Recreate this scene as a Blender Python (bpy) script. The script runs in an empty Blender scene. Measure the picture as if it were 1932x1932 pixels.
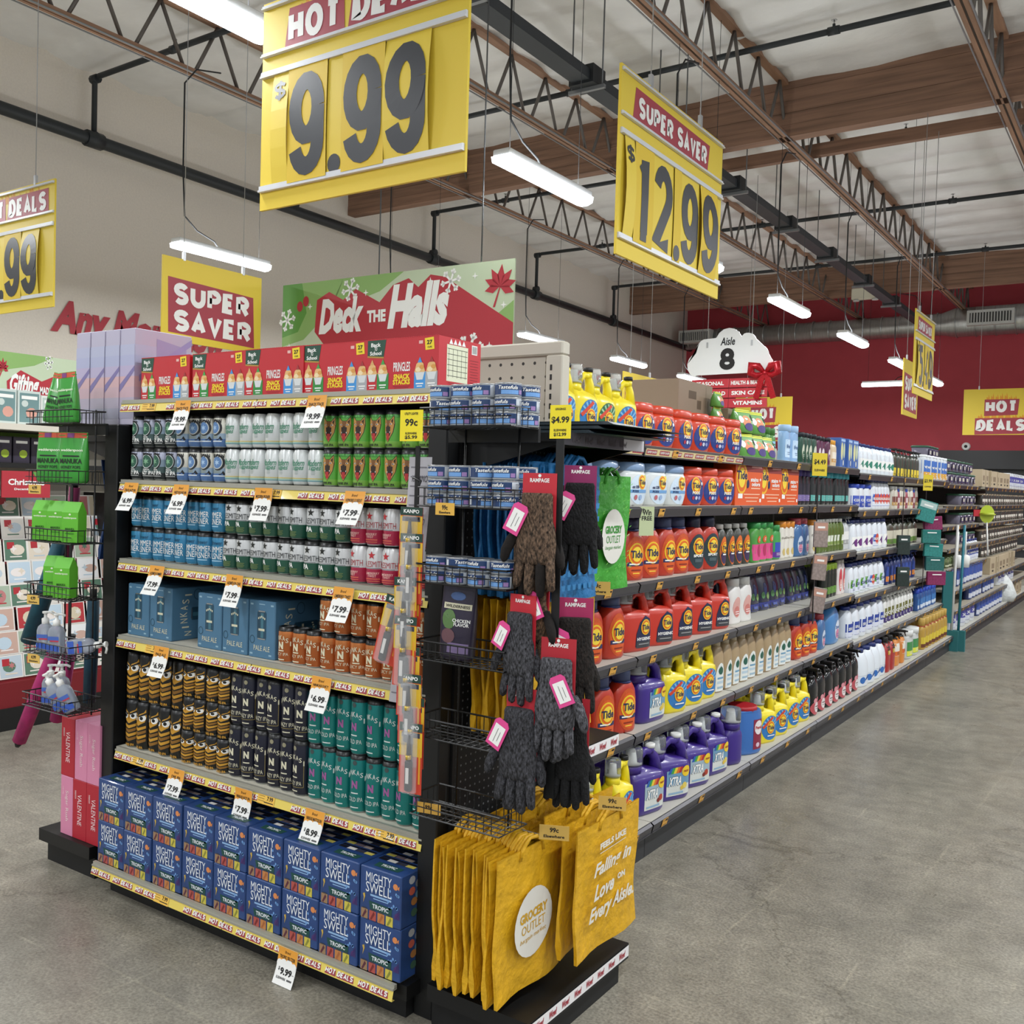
import bpy, math, random
from mathutils import Vector, Matrix
from mathutils.geometry import tessellate_polygon as tessellate
random.seed(11)
S = bpy.context.scene
COL = S.collection
PI = math.pi

# ---------------------------------------------------------------- camera, world, exposure
F_PX, YAW, PIT, ROL = 1827.117, -0.5946174, -0.0291104, 0.0289780
cam_d = bpy.data.cameras.new('camera')
cam_d.sensor_width = 36.0
cam_d.sensor_fit = 'HORIZONTAL'
cam_d.lens = 36.0 * F_PX / 1932.0
cam_d.clip_end = 200
cam = bpy.data.objects.new('camera', cam_d)
COL.objects.link(cam)
fw = Vector((math.sin(YAW) * math.cos(PIT), math.cos(YAW) * math.cos(PIT), math.sin(PIT)))
rt = Vector((math.cos(YAW), -math.sin(YAW), 0))
up = rt.cross(fw)
r2 = math.cos(ROL) * rt + math.sin(ROL) * up
u2 = -math.sin(ROL) * rt + math.cos(ROL) * up
mw = Matrix.Identity(4)
for i in range(3):
    mw[i][0], mw[i][1], mw[i][2] = r2[i], u2[i], -fw[i]
mw[2][3] = 1.65
cam.matrix_world = mw
S.camera = cam

world = bpy.data.worlds.new('world')
S.world = world
world.use_nodes = True
bg = world.node_tree.nodes['Background']
bg.inputs[0].default_value = (0.90, 0.93, 1.0, 1)
bg.inputs[1].default_value = 0.30
LAMP_W = 46.0        # watts of each ceiling fixture
TUBE_E = 7.0         # emission of the fixtures' diffusers
S.view_settings.view_transform = 'Standard'
S.view_settings.look = 'None'
S.view_settings.gamma = 1.0
S.view_settings.use_curve_mapping = False
S.view_settings.exposure = 0.52
S.cycles.max_bounces = 7
S.cycles.diffuse_bounces = 3
S.cycles.glossy_bounces = 3
S.cycles.transmission_bounces = 5
S.cycles.transparent_max_bounces = 6

# ---------------------------------------------------------------- helpers
def lin(h):
    h = h.lstrip('#')
    c = [int(h[i:i + 2], 16) / 255 for i in (0, 2, 4)]
    return tuple(x / 12.92 if x <= .04045 else ((x + .055) / 1.055) ** 2.4 for x in c) + (1,)

_mats = {}
def M(col, r=.5, metal=0., trans=0., emis=0., noise=None, bump=None, coat=0., alpha=1.):
    """procedural material; noise=(scale, amount, (sx,sy,sz)) darkens in patches; bump=(scale, strength)"""
    key = (col, r, metal, trans, emis, noise, bump, coat, alpha)
    if key in _mats:
        return _mats[key]
    m = bpy.data.materials.new('mat_%03d' % len(_mats))
    m.use_nodes = True
    nt = m.node_tree
    b = nt.nodes['Principled BSDF']
    b.inputs['Base Color'].default_value = lin(col)
    b.inputs['Roughness'].default_value = r
    b.inputs['Metallic'].default_value = metal
    b.inputs['Transmission Weight'].default_value = trans
    b.inputs['Coat Weight'].default_value = coat
    b.inputs['Alpha'].default_value = alpha
    if trans:
        b.inputs['IOR'].default_value = 1.25
    if emis:
        b.inputs['Emission Color'].default_value = lin(col)
        b.inputs['Emission Strength'].default_value = emis
    if noise or bump:
        tc = nt.nodes.new('ShaderNodeTexCoord')
        mp = nt.nodes.new('ShaderNodeMapping')
        nt.links.new(tc.outputs['Object'], mp.inputs['Vector'])
        if noise and len(noise) > 2:
            mp.inputs['Scale'].default_value = noise[2]
        if noise:
            n = nt.nodes.new('ShaderNodeTexNoise')
            n.inputs['Scale'].default_value = noise[0]
            n.inputs['Detail'].default_value = 5
            nt.links.new(mp.outputs[0], n.inputs['Vector'])
            mx = nt.nodes.new('ShaderNodeMixRGB')
            mx.blend_type = 'MULTIPLY'
            c = lin(col)
            a = noise[1]
            rp = nt.nodes.new('ShaderNodeValToRGB')
            rp.color_ramp.elements[0].position = .3
            rp.color_ramp.elements[1].position = .7
            rp.color_ramp.elements[0].color = (1 - a, 1 - a, 1 - a, 1)
            rp.color_ramp.elements[1].color = (1 + a * .4, 1 + a * .4, 1 + a * .4, 1)
            nt.links.new(n.outputs['Fac'], rp.inputs[0])
            mx.inputs[0].default_value = 1
            mx.inputs[1].default_value = c
            nt.links.new(rp.outputs[0], mx.inputs[2])
            nt.links.new(mx.outputs[0], b.inputs['Base Color'])
        if bump:
            n2 = nt.nodes.new('ShaderNodeTexNoise')
            n2.inputs['Scale'].default_value = bump[0]
            n2.inputs['Detail'].default_value = 4
            nt.links.new(mp.outputs[0], n2.inputs['Vector'])
            bp = nt.nodes.new('ShaderNodeBump')
            bp.inputs['Strength'].default_value = bump[1]
            bp.inputs['Distance'].default_value = .02
            nt.links.new(n2.outputs['Fac'], bp.inputs['Height'])
            nt.links.new(bp.outputs[0], b.inputs['Normal'])
    _mats[key] = m
    return m

def dots(base, dot, pitch, rad, ax=(1, 2), r=.6):
    """pegboard: a regular grid of holes finer than can be modelled"""
    key = ('dots', base, dot, pitch, rad, ax)
    if key in _mats:
        return _mats[key]
    m = M(base, r).copy()
    _mats[key] = m
    nt = m.node_tree
    b = nt.nodes['Principled BSDF']
    tc = nt.nodes.new('ShaderNodeTexCoord')
    sp = nt.nodes.new('ShaderNodeSeparateXYZ')
    nt.links.new(tc.outputs['Object'], sp.inputs[0])
    sq = []
    for a in ax:
        def mth(op, i, v=None):
            n = nt.nodes.new('ShaderNodeMath'); n.operation = op
            nt.links.new(i, n.inputs[0])
            if v is not None: n.inputs[1].default_value = v
            return n.outputs[0]
        q = mth('DIVIDE', sp.outputs[a], pitch)
        q = mth('FRACT', mth('ADD', q, 1000.25))
        q = mth('SUBTRACT', q, .5)
        sq.append(mth('MULTIPLY', q, None))
        nt.links.new(q, sq[-1].node.inputs[1])
    ad = nt.nodes.new('ShaderNodeMath'); ad.operation = 'ADD'
    nt.links.new(sq[0], ad.inputs[0]); nt.links.new(sq[1], ad.inputs[1])
    lt = nt.nodes.new('ShaderNodeMath'); lt.operation = 'LESS_THAN'
    nt.links.new(ad.outputs[0], lt.inputs[0]); lt.inputs[1].default_value = (rad / pitch) ** 2
    mx = nt.nodes.new('ShaderNodeMixRGB')
    mx.inputs[1].default_value = lin(base); mx.inputs[2].default_value = lin(dot)
    nt.links.new(lt.outputs[0], mx.inputs[0])
    nt.links.new(mx.outputs[0], b.inputs['Base Color'])
    return m

_txt = {}
def T2(s, bold=.03, shear=0., res=2):
    """lettering as a flat triangle mesh in a unit box centred on 0: (verts2d, faces, aspect)"""
    key = (s, bold, shear, res)
    if key in _txt:
        return _txt[key]
    cu = bpy.data.curves.new('t', 'FONT')
    cu.body = s; cu.align_x = 'CENTER'; cu.offset = bold; cu.shear = shear; cu.resolution_u = res
    cu.space_line = .82
    o = bpy.data.objects.new('t', cu)
    me = bpy.data.meshes.new_from_object(o)
    vs = [(v.co.x, v.co.y) for v in me.vertices]
    fs = [tuple(p.vertices) for p in me.polygons]
    bpy.data.objects.remove(o); bpy.data.curves.remove(cu); bpy.data.meshes.remove(me)
    x0 = min(v[0] for v in vs); x1 = max(v[0] for v in vs)
    y0 = min(v[1] for v in vs); y1 = max(v[1] for v in vs)
    vs = [((x - x0) / (x1 - x0) - .5, (y - y0) / (y1 - y0) - .5) for x, y in vs]
    _txt[key] = (vs, fs, (x1 - x0) / (y1 - y0))
    return _txt[key]

class MB:
    def __init__(s):
        s.v = []; s.f = []; s.m = []; s.s = []; s.mats = []
    def mi(s, m):
        if m not in s.mats: s.mats.append(m)
        return s.mats.index(m)
    def add(s, vs, fs, m, sm=False):
        n = len(s.v); k = s.mi(m)
        s.v += [tuple(v) for v in vs]
        for f in fs:
            s.f.append(tuple(i + n for i in f)); s.m.append(k); s.s.append(sm)
        return s
    def box(s, x0, x1, y0, y1, z0, z1, m, bev=0):
        if bev:
            # chamfered vertical and horizontal edges: stacked rounded rectangles
            cx, cy = (x0 + x1) / 2, (y0 + y1) / 2
            a, b = (x1 - x0) / 2, (y1 - y0) / 2
            rings = []
            for z, i in ((z0, bev), (z0 + bev, 0), (z1 - bev, 0), (z1, bev)):
                A, B, c = a - i, b - i, bev
                rings.append([(cx + px, cy + py, z) for px, py in (
                    (-A + c, -B), (A - c, -B), (A, -B + c), (A, B - c), (A - c, B), (-A + c, B), (-A, B - c), (-A, -B + c))])
            return s.loft(rings, m)
        vs = [(x, y, z) for x in (x0, x1) for y in (y0, y1) for z in (z0, z1)]
        return s.add(vs, [(0, 1, 3, 2), (4, 6, 7, 5), (0, 4, 5, 1), (2, 3, 7, 6), (0, 2, 6, 4), (1, 5, 7, 3)], m)
    def loft(s, rings, m, sm=False, caps=(1, 1), ms=None, closed=True):
        n = len(rings[0]); base = len(s.v)
        s.v += [tuple(p) for r in rings for p in r]
        for i in range(len(rings) - 1):
            k = s.mi(ms[i] if ms else m)
            for j in range(n if closed else n - 1):
                a = base + i * n + j; b = base + i * n + (j + 1) % n
                s.f.append((a, b, b + n, a + n)); s.m.append(k); s.s.append(sm)
        if caps[0]:
            s.f.append(tuple(base + j for j in reversed(range(n)))); s.m.append(s.mi(ms[0] if ms else m)); s.s.append(False)
        if caps[1]:
            e = base + (len(rings) - 1) * n
            s.f.append(tuple(e + j for j in range(n))); s.m.append(s.mi(ms[-1] if ms else m)); s.s.append(False)
        return s
    def lathe(s, prof, m, seg=16, c=(0, 0), sm=True, ms=None, caps=(1, 1)):
        rings = [[(c[0] + r * math.cos(2 * PI * j / seg), c[1] + r * math.sin(2 * PI * j / seg), z) for j in range(seg)] for r, z in prof]
        return s.loft(rings, m, sm, caps, ms)
    def tube(s, pts, r, m, seg=6, sm=True, caps=(1, 1)):
        pts = [Vector(p) for p in pts]
        rr = r if isinstance(r, (list, tuple)) else [r] * len(pts)
        rings = []
        prev = None
        for i, p in enumerate(pts):
            t = (pts[min(i + 1, len(pts) - 1)] - pts[max(i - 1, 0)]).normalized()
            if prev is None:
                a = Vector((0, 0, 1)) if abs(t.z) < .9 else Vector((1, 0, 0))
                u = t.cross(a).normalized()
            else:
                u = (prev - t * prev.dot(t)).normalized()
            prev = u
            w = t.cross(u)
            rings.append([p + rr[i] * (math.cos(2 * PI * j / seg) * u + math.sin(2 * PI * j / seg) * w) for j in range(seg)])
        return s.loft(rings, m, sm, caps)
    # ---- flat print laid on a surface: mp(u, v, off) -> point
    def d2(s, mp, vs, fs, m, off=.0006):
        du = getattr(mp, 'du', None)
        if du:                      # curved carrier: cut the print into narrow upright strips so that it follows the curve
            out_v = []; out_f = []
            for f in fs:
                tris = [f] if len(f) < 4 else tessellate([[Vector((vs[i][0], vs[i][1], 0)) for i in f]])
                if len(f) >= 4: tris = [tuple(f[i] for i in t) for t in tris]
                for t in tris:
                    P = [vs[i] for i in t]
                    lo = min(p[0] for p in P); hi = max(p[0] for p in P)
                    ar = (P[1][0] - P[0][0]) * (P[2][1] - P[0][1]) - (P[2][0] - P[0][0]) * (P[1][1] - P[0][1])
                    if ar < 0: P.reverse()
                    for k in range(math.floor(lo / du), math.floor(hi / du) + 1):
                        Q = P
                        for side, lim in ((1, k * du), (-1, (k + 1) * du)):
                            R = []
                            for a in range(len(Q)):
                                p, q = Q[a], Q[(a + 1) % len(Q)]
                                pi, qi = side * (p[0] - lim) >= 0, side * (q[0] - lim) >= 0
                                if pi: R.append(p)
                                if pi != qi:
                                    w = (lim - p[0]) / (q[0] - p[0]); R.append((lim, p[1] + w * (q[1] - p[1])))
                            Q = R
                            if len(Q) < 3: break
                        if len(Q) >= 3:
                            n = len(out_v); out_v += Q; out_f.append(tuple(range(n, n + len(Q))))
            vs, fs = out_v, out_f
        return s.add([mp(u, v, off) for u, v in vs], fs, m)
    def bold(s, mp, t, cx, cz, w, h, m, off=.002, wt=.2, slant=0.):
        """heavy rounded sign lettering drawn as thick strokes; wt = stroke width / letter height"""
        adv = [GLW.get(c, .62) for c in t]; gap = .075
        tot = sum(adv) + gap * (len(t) - 1); u = w / tot; x = cx - w / 2
        hw = wt * h / 2; sx = min(1., u / h * 1.25)
        for c, a in zip(t, adv):
            for st in GL.get(c, []):
                P = [(x + hw * sx + p[0] * max(a * u - 2 * hw * sx, .001), cz - h / 2 + hw + p[1] * (h - 2 * hw)) for p in st]
                n = len(P); vs = []; closed = P[0] == P[-1] and n > 2
                for i in range(n):
                    p0 = P[i - 1] if i else (P[-2] if closed else P[0]); p1 = P[i + 1] if i < n - 1 else (P[1] if closed else P[-1])
                    dx, dz = p1[0] - p0[0], p1[1] - p0[1]; L = math.hypot(dx, dz) or 1
                    nx_, nz_ = -dz / L * hw * sx, dx / L * hw
                    if 0 < i < n - 1 or closed:      # mitre
                        ax, az = P[i][0] - p0[0], P[i][1] - p0[1]; la = math.hypot(ax, az) or 1
                        cs = abs((ax * dx + az * dz) / (la * L)); k = 1 / max(cs, .62); nx_ *= k; nz_ *= k
                    vs += [(P[i][0] + nx_, P[i][1] + nz_), (P[i][0] - nx_, P[i][1] - nz_)]
                fs = [(2 * i, 2 * i + 1, 2 * i + 3, 2 * i + 2) for i in range(n - 1)]
                if not closed and hw * 0: pass
                vs = [(a_ + slant * (b_ - cz), b_) for a_, b_ in vs]
                s.d2(mp, vs, fs, m, off)
                off += h * .0002
            x += (a + gap) * u
        return s
    def text(s, mp, t, cx, cz, w, h, m, off=.0009, bold=.03, shear=0., keep=False):
        vs, fs, asp = T2(t, bold, shear)
        if keep: w = h * asp
        return s.d2(mp, [(cx + x * w, cz + y * h) for x, y in vs], fs, m, off)
    def disc(s, mp, cx, cz, rx, rz, m, off=.0006, n=16, rings=1):
        vs = [(cx, cz)]; fs = []
        for k in range(1, rings + 1):
            vs += [(cx + rx * k / rings * math.cos(2 * PI * j / n), cz + rz * k / rings * math.sin(2 * PI * j / n)) for j in range(n)]
        for j in range(n): fs.append((0, 1 + j, 1 + (j + 1) % n))
        for k in range(1, rings):
            for j in range(n):
                a = 1 + (k - 1) * n + j; b = 1 + (k - 1) * n + (j + 1) % n
                fs.append((a, a + n, b + n, b))
        return s.d2(mp, vs, fs, m, off)
    def rect(s, mp, cx, cz, w, h, m, off=.0005, nx=1, nz=1):
        vs = [(cx - w / 2 + w * i / nx, cz - h / 2 + h * j / nz) for j in range(nz + 1) for i in range(nx + 1)]
        fs = [(j * (nx + 1) + i, j * (nx + 1) + i + 1, (j + 1) * (nx + 1) + i + 1, (j + 1) * (nx + 1) + i) for j in range(nz) for i in range(nx)]
        return s.d2(mp, vs, fs, m, off)
    def poly(s, mp, pts, m, off=.0006):
        return s.d2(mp, pts, [tuple(range(len(pts)))], m, off)
    def star(s, mp, cx, cz, r, m, off=.0008, k=5, inner=.42, rot=0.):
        pts = []
        for i in range(2 * k):
            a = PI / 2 + rot + PI * i / k; q = r if i % 2 == 0 else r * inner
            pts.append((cx + q * math.cos(a), cz + q * math.sin(a)))
        pts.append((cx, cz))
        return s.d2(mp, pts, [(2 * k, i, (i + 1) % (2 * k)) for i in range(2 * k)], m, off)
    def mesh(s, name='m'):
        me = bpy.data.meshes.new(name)
        me.from_pydata(s.v, [], s.f)
        for m in s.mats: me.materials.append(m)
        me.polygons.foreach_set('material_index', s.m)
        me.polygons.foreach_set('use_smooth', s.s)
        me.update()
        return me

def arc(cx, cz, rx, rz, a0, a1, n=10):
    return [(cx + rx * math.cos(math.radians(a0 + (a1 - a0) * i / n)), cz + rz * math.sin(math.radians(a0 + (a1 - a0) * i / n))) for i in range(n + 1)]
GLW = {'I': .22, '.': .24, '1': .42, 'E': .54, 'L': .52, '$': .5, 'M': .8, 'W': .95, ' ': .3, 'H': .64, 'O': .74, 'U': .66}
GL = {'H': [[(0, 0), (0, 1)], [(1, 0), (1, 1)], [(0, .5), (1, .5)]], 'O': [arc(.5, .5, .5, .5, 90, 450, 18)], 'T': [[(0, 1), (1, 1)], [(.5, 0), (.5, 1)]],
      'D': [[(0, 0), (0, 1), (.35, 1)] + arc(.35, .5, .65, .5, 80, -80, 9) + [(.35, 0), (0, 0)]], 'E': [[(1, 0), (0, 0), (0, 1), (1, 1)], [(0, .5), (.85, .5)]],
      'A': [[(0, 0), (.5, 1), (1, 0)], [(.2, .3), (.8, .3)]], 'L': [[(0, 1), (0, 0), (1, 0)]], 'S': [[(.95, .85)] + arc(.5, .75, .5, .25, 40, 250, 9) + arc(.5, .25, .5, .25, 70, -150, 9)],
      'U': [[(0, 1), (0, .4)] + arc(.5, .4, .5, .4, 190, 350, 9) + [(1, .4), (1, 1)]], 'P': [[(0, 0), (0, 1), (.5, 1)] + arc(.5, .73, .5, .27, 80, -80, 7) + [(.5, .46), (0, .46)]],
      'R': [[(0, 0), (0, 1), (.5, 1)] + arc(.5, .74, .5, .26, 80, -80, 7) + [(.5, .48), (0, .48)], [(.5, .48), (1, 0)]], 'V': [[(0, 1), (.5, 0), (1, 1)]],
      '9': [arc(.5, .68, .5, .32, 0, 360, 18), [(1, .68), (1, .30)] + arc(.5, .28, .5, .28, 0, -165, 9)], '1': [[(.0, .80), (.3, .86), (.55, 1), (.55, .5), (.55, 0)], [(.05, 0), (1, 0)]],
      '2': [arc(.5, .72, .5, .28, 165, -40, 10) + [(0, 0), (1, 0)]], '5': [[(.95, 1), (.08, 1), (.04, .56)] + arc(.48, .33, .5, .33, 120, -150, 10)], '4': [[(.75, 0), (.75, 1), (0, .3), (1, .3)]],
      '7': [[(0, 1), (1, 1), (.35, 0)]], '8': [arc(.5, .74, .42, .26, 0, 360, 16), arc(.5, .25, .5, .25, 0, 360, 16)], '$': [[(.95, .74)] + arc(.5, .68, .45, .17, 40, 250, 8) + arc(.5, .33, .45, .17, 70, -150, 8), [(.5, 0), (.5, 1)]],
      '6': [arc(.5, .32, .5, .32, 0, 360, 18), [(0, .32), (0, .66)] + arc(.5, .68, .5, .32, 180, 20, 9)]}

def front(y=0., x=0., z=0.):       # plane facing -Y
    return lambda u, v, o: (x + u, y - o, z + v)
def topf(z=0., y=0.):              # plane facing +Z, v runs to +Y
    return lambda u, v, o: (u, y + v, z + o)
def sidef(x=0.):                   # plane facing +X, u runs to +Y
    return lambda u, v, o: (x + o, u, v)
def sidel(x=0.):                   # plane facing -X, u runs to -Y
    return lambda u, v, o: (x - o, -u, v)
def cylm(r):                       # cylinder, front at -Y
    f = lambda u, v, o: ((r + o) * math.sin(u / r), -(r + o) * math.cos(u / r), v)
    f.du = .0085
    return f

def obj(name, mesh, parent=None, loc=(0, 0, 0), rot=(0, 0, 0), sc=None):
    o = bpy.data.objects.new(name, mesh.mesh(name) if isinstance(mesh, MB) else mesh)
    COL.objects.link(o)
    o.location = loc; o.rotation_euler = rot
    if sc: o.scale = sc
    if parent: o.parent = parent
    return o
def empty(name, loc=(0, 0, 0), rot=(0, 0, 0)):
    o = bpy.data.objects.new(name, None)
    o.empty_display_size = .05
    COL.objects.link(o); o.location = loc; o.rotation_euler = rot
    return o
def tag(o, label, cat, group=None):
    o['label'] = label; o['category'] = cat
    if group: o['group'] = group
    return o
def struct(o):
    o['kind'] = 'structure'
    return o
PROTO = {}
def proto(kind, name, *parts):
    """parts: (part_name, MB, [(sub_name, MB), ...])"""
    out = []
    for p in parts:
        subs = [(n, b.mesh(n)) for n, b in (p[2] if len(p) > 2 else [])]
        out.append((p[0], p[1].mesh(p[0]), subs))
    PROTO[kind] = (name, out)
def place(kind, loc, rz=0., label='', cat='', group=None, rx=0., ry=0., sc=None):
    name, parts = PROTO[kind]
    if len(parts) == 1 and not parts[0][2]:
        o = obj(name, parts[0][1], None, loc, (rx, ry, rz))
    else:
        o = empty(name, loc, (rx, ry, rz))
        for pn, me, subs in parts:
            c = obj(pn, me, o)
            for sn, sm in subs: obj(sn, sm, c)
    if sc: o.scale = (sc, sc, sc) if isinstance(sc, (int, float)) else sc
    return tag(o, label, cat, group)
ORD = ('first second third fourth fifth sixth seventh eighth ninth tenth eleventh twelfth thirteenth fourteenth '
       'fifteenth sixteenth seventeenth eighteenth nineteenth twentieth').split()
def nth(i, n, a='left', b='right'):
    if n == 1: return 'only one'
    if i == 0: return a + 'most'
    if i == n - 1: return b + 'most'
    return ORD[i] + ' from ' + a
def near(i, n):
    if n == 1: return ''
    return ', nearest' if i == 0 else ', farthest' if i == n - 1 else ', ' + ORD[i] + ' from near end'

BLACK = M('#08090a', .5)
BLACKM = M('#0b0c0d', .6)
WHITE = M('#f2f2ee', .5)
INK = M('#161616', .6)
NAVY = M('#1b2352', .5)
STEEL = M('#b8b9b8', .35, .9)
GALV = M('#8f9294', .45, .7)
CLEAR = M('#e8ecee', .12, trans=.85)
# ================================================================ room shell
XW, YB, ZC = -11.4, 25.4, 6.75
X1, Y0 = 9.0, -7.0
def floor_mat():
    m = bpy.data.materials.new('polished_concrete'); m.use_nodes = True
    nt = m.node_tree; b = nt.nodes['Principled BSDF']
    tc = nt.nodes.new('ShaderNodeTexCoord')
    def noise(scale, det, sc=(1, 1, 1)):
        mp = nt.nodes.new('ShaderNodeMapping'); mp.inputs['Scale'].default_value = sc
        nt.links.new(tc.outputs['Object'], mp.inputs[0])
        n = nt.nodes.new('ShaderNodeTexNoise'); n.inputs['Scale'].default_value = scale; n.inputs['Detail'].default_value = det
        n.inputs['Roughness'].default_value = .65
        nt.links.new(mp.outputs[0], n.inputs['Vector']); return n
    def ramp(i, p0, c0, p1, c1):
        r = nt.nodes.new('ShaderNodeValToRGB')
        r.color_ramp.elements[0].position = p0; r.color_ramp.elements[0].color = c0
        r.color_ramp.elements[1].position = p1; r.color_ramp.elements[1].color = c1
        nt.links.new(i, r.inputs[0]); return r.outputs[0]
    def mix(a, c, fac, mode='MULTIPLY'):
        x = nt.nodes.new('ShaderNodeMixRGB'); x.blend_type = mode; x.inputs[0].default_value = fac
        nt.links.new(a, x.inputs[1]); nt.links.new(c, x.inputs[2]); return x.outputs[0]
    base = ramp(noise(1.1, 8).outputs['Fac'], .3, lin('#77746a'), .72, lin('#9c978a'))
    spec = ramp(noise(95, 3).outputs['Fac'], .36, (.58, .57, .56, 1), .64, (1.25, 1.25, 1.23, 1))
    cl = mix(base, spec, .75)
    med = ramp(noise(9, 6).outputs['Fac'], .34, (.74, .73, .72, 1), .66, (1.15, 1.14, 1.12, 1))
    cl = mix(cl, med, .8)
    scr = ramp(noise(14, 5, (.25, 2.6, 1)).outputs['Fac'], .60, (1, 1, 1, 1), .70, (1.34, 1.33, 1.31, 1))
    cl = mix(cl, scr, .8)
    # pale ghost lines of an old tile grid
    br = nt.nodes.new('ShaderNodeTexBrick'); br.offset = 0; br.inputs['Scale'].default_value = 1
    for k, v in (('Brick Width', .46), ('Row Height', .46), ('Mortar Size', .007), ('Mortar Smooth', .6)): br.inputs[k].default_value = v
    mpb = nt.nodes.new('ShaderNodeMapping'); mpb.inputs['Rotation'].default_value = (0, 0, .03); nt.links.new(tc.outputs['Object'], mpb.inputs[0])
    nzb = noise(5, 4); adb = nt.nodes.new('ShaderNodeVectorMath'); adb.operation = 'MULTIPLY_ADD'
    nt.links.new(nzb.outputs['Color'], adb.inputs[0]); adb.inputs[1].default_value = (.035, .035, 0); nt.links.new(mpb.outputs[0], adb.inputs[2]); nt.links.new(adb.outputs[0], br.inputs['Vector'])
    msk = ramp(noise(1.7, 5).outputs['Fac'], .44, (0, 0, 0, 1), .60, (1, 1, 1, 1))
    mu = nt.nodes.new('ShaderNodeMath'); mu.operation = 'MULTIPLY'; nt.links.new(br.outputs['Fac'], mu.inputs[0]); nt.links.new(msk, mu.inputs[1])
    gl = ramp(mu.outputs[0], 0., (1, 1, 1, 1), 1., (1.28, 1.27, 1.23, 1)); cl = mix(cl, gl, .85)
    # hairline cracks
    vo = nt.nodes.new('ShaderNodeTexVoronoi'); vo.feature = 'DISTANCE_TO_EDGE'; vo.inputs['Scale'].default_value = .33
    mp = nt.nodes.new('ShaderNodeMapping'); nt.links.new(tc.outputs['Object'], mp.inputs[0])
    nz = noise(2.6, 6); ad = nt.nodes.new('ShaderNodeVectorMath'); ad.operation = 'MULTIPLY_ADD'
    nt.links.new(nz.outputs['Color'], ad.inputs[0]); ad.inputs[1].default_value = (.7, .7, 0)
    nt.links.new(mp.outputs[0], ad.inputs[2]); nt.links.new(ad.outputs[0], vo.inputs['Vector'])
    ck = ramp(vo.outputs['Distance'], .001, (.42, .41, .39, 1), .0042, (1, 1, 1, 1))
    cl = mix(cl, ck, .55)
    nt.links.new(cl, b.inputs['Base Color'])
    rr = ramp(noise(5, 6).outputs['Fac'], .3, (.26, .26, .26, 1), .7, (.42, .42, .42, 1))
    nt.links.new(rr, b.inputs['Roughness'])
    bp = nt.nodes.new('ShaderNodeBump'); bp.inputs['Strength'].default_value = .05; bp.inputs['Distance'].default_value = .01
    nt.links.new(noise(60, 3).outputs['Fac'], bp.inputs['Height']); nt.links.new(bp.outputs[0], b.inputs['Normal'])
    return m
b = MB(); b.box(XW - .2, X1, Y0, YB + .2, -.12, 0, floor_mat()); struct(obj('floor', b))
b = MB(); b.box(XW - .2, XW, Y0, YB, 0, ZC + .1, M('#e2dace', .85, noise=(40, .05), bump=(120, .12))); struct(obj('wall_left', b))
b = MB(); b.box(XW - .2, X1, YB, YB + .2, 0, ZC + .1, M('#bd4450', .7, noise=(3, .06))); struct(obj('wall_back', b))
# quilted foil insulation sagging between the purlins
b = MB()
nx, ny = 56, 330
vs = []
for j in range(ny + 1):
    y = Y0 + (YB - Y0) * j / ny
    for i in range(nx + 1):
        x = XW + (X1 - XW) * i / nx
        ph = (y / .82) % 1
        sag = .075 * math.sin(PI * ph) ** .7
        z = ZC - .02 - sag - .02 * math.sin(2.3 * x + 5.1 * math.floor(y / .82)) * math.sin(PI * ph)
        z += random.uniform(-.012, .012)
        vs.append((x, y, z))
fs = [(j * (nx + 1) + i, (j + 1) * (nx + 1) + i, (j + 1) * (nx + 1) + i + 1, j * (nx + 1) + i + 1) for j in range(ny) for i in range(nx)]
b.add(vs, fs, M('#e6e5e2', .38, noise=(1.6, .12), bump=(3.2, .9)), True)
b.box(XW, X1, Y0, YB, ZC + .02, ZC + .1, M('#888888', .9))
struct(obj('ceiling', b))

# ---------------------------------------------------------------- roof structure
WOODB = M('#8c6b57', .75, noise=(9, .35, (.12, 1, 2.2)))
WOODC = M('#9c7860', .7, noise=(12, .3, (1, .1, 1)))
for k, (yb, nm) in enumerate(((11.85, 'near'), (21.95, 'far'))):
    t = empty('glulam_beam', (0, yb, 6.0))
    z = 0.
    for L in range(5):
        b = MB(); h = .145; b.box(XW, X1, -.09 + (.004 if L % 2 else 0), .09, z, z + h - .003, WOODB)
        obj('lamination', b, t); z += h
    tag(t, ['brown laminated timber roof beam nearest the hanging price signs', 'brown laminated timber roof beam in front of the red back wall'][k], 'beam', 'laminated roof beams')
b = MB(); b.box(-6.6, X1, -.05, .05, 0, .16, WOODB)
tag(obj('timber_ledger', b, None, (0, 13.0, 6.12)), 'thin brown timber ledger just behind the nearest laminated beam', 'beam')
bar = MB(); bar.tube([(0, 0, 0), (0, .30, .60)], .021, M('#6f6a66', .5, .5), 6); bar_up = bar.mesh('web_bar')
bar = MB(); bar.tube([(0, 0, .60), (0, .30, 0)], .021, M('#6f6a66', .5, .5), 6); bar_dn = bar.mesh('web_bar')
ch = MB(); ch.box(-.055, -.012, Y0, YB, 0, .045, WOODC); ch.box(.012, .055, Y0, YB, 0, .045, WOODC)
ch.box(-.012, .012, Y0, YB, .012, .04, M('#4a4038', .7)); chord = ch.mesh('bottom_chord')
ch = MB(); ch.box(-.05, .05, Y0, YB, 0, .05, WOODC); chord_t = ch.mesh('top_chord')
cd = MB(); cd.tube([(.075, Y0, -.012), (.075, YB, -.012)], .011, GALV, 6); cd.tube([(-.075, Y0, -.005), (-.075, YB, -.005)], .008, GALV, 6)
cond = cd.mesh('conduit')
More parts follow.
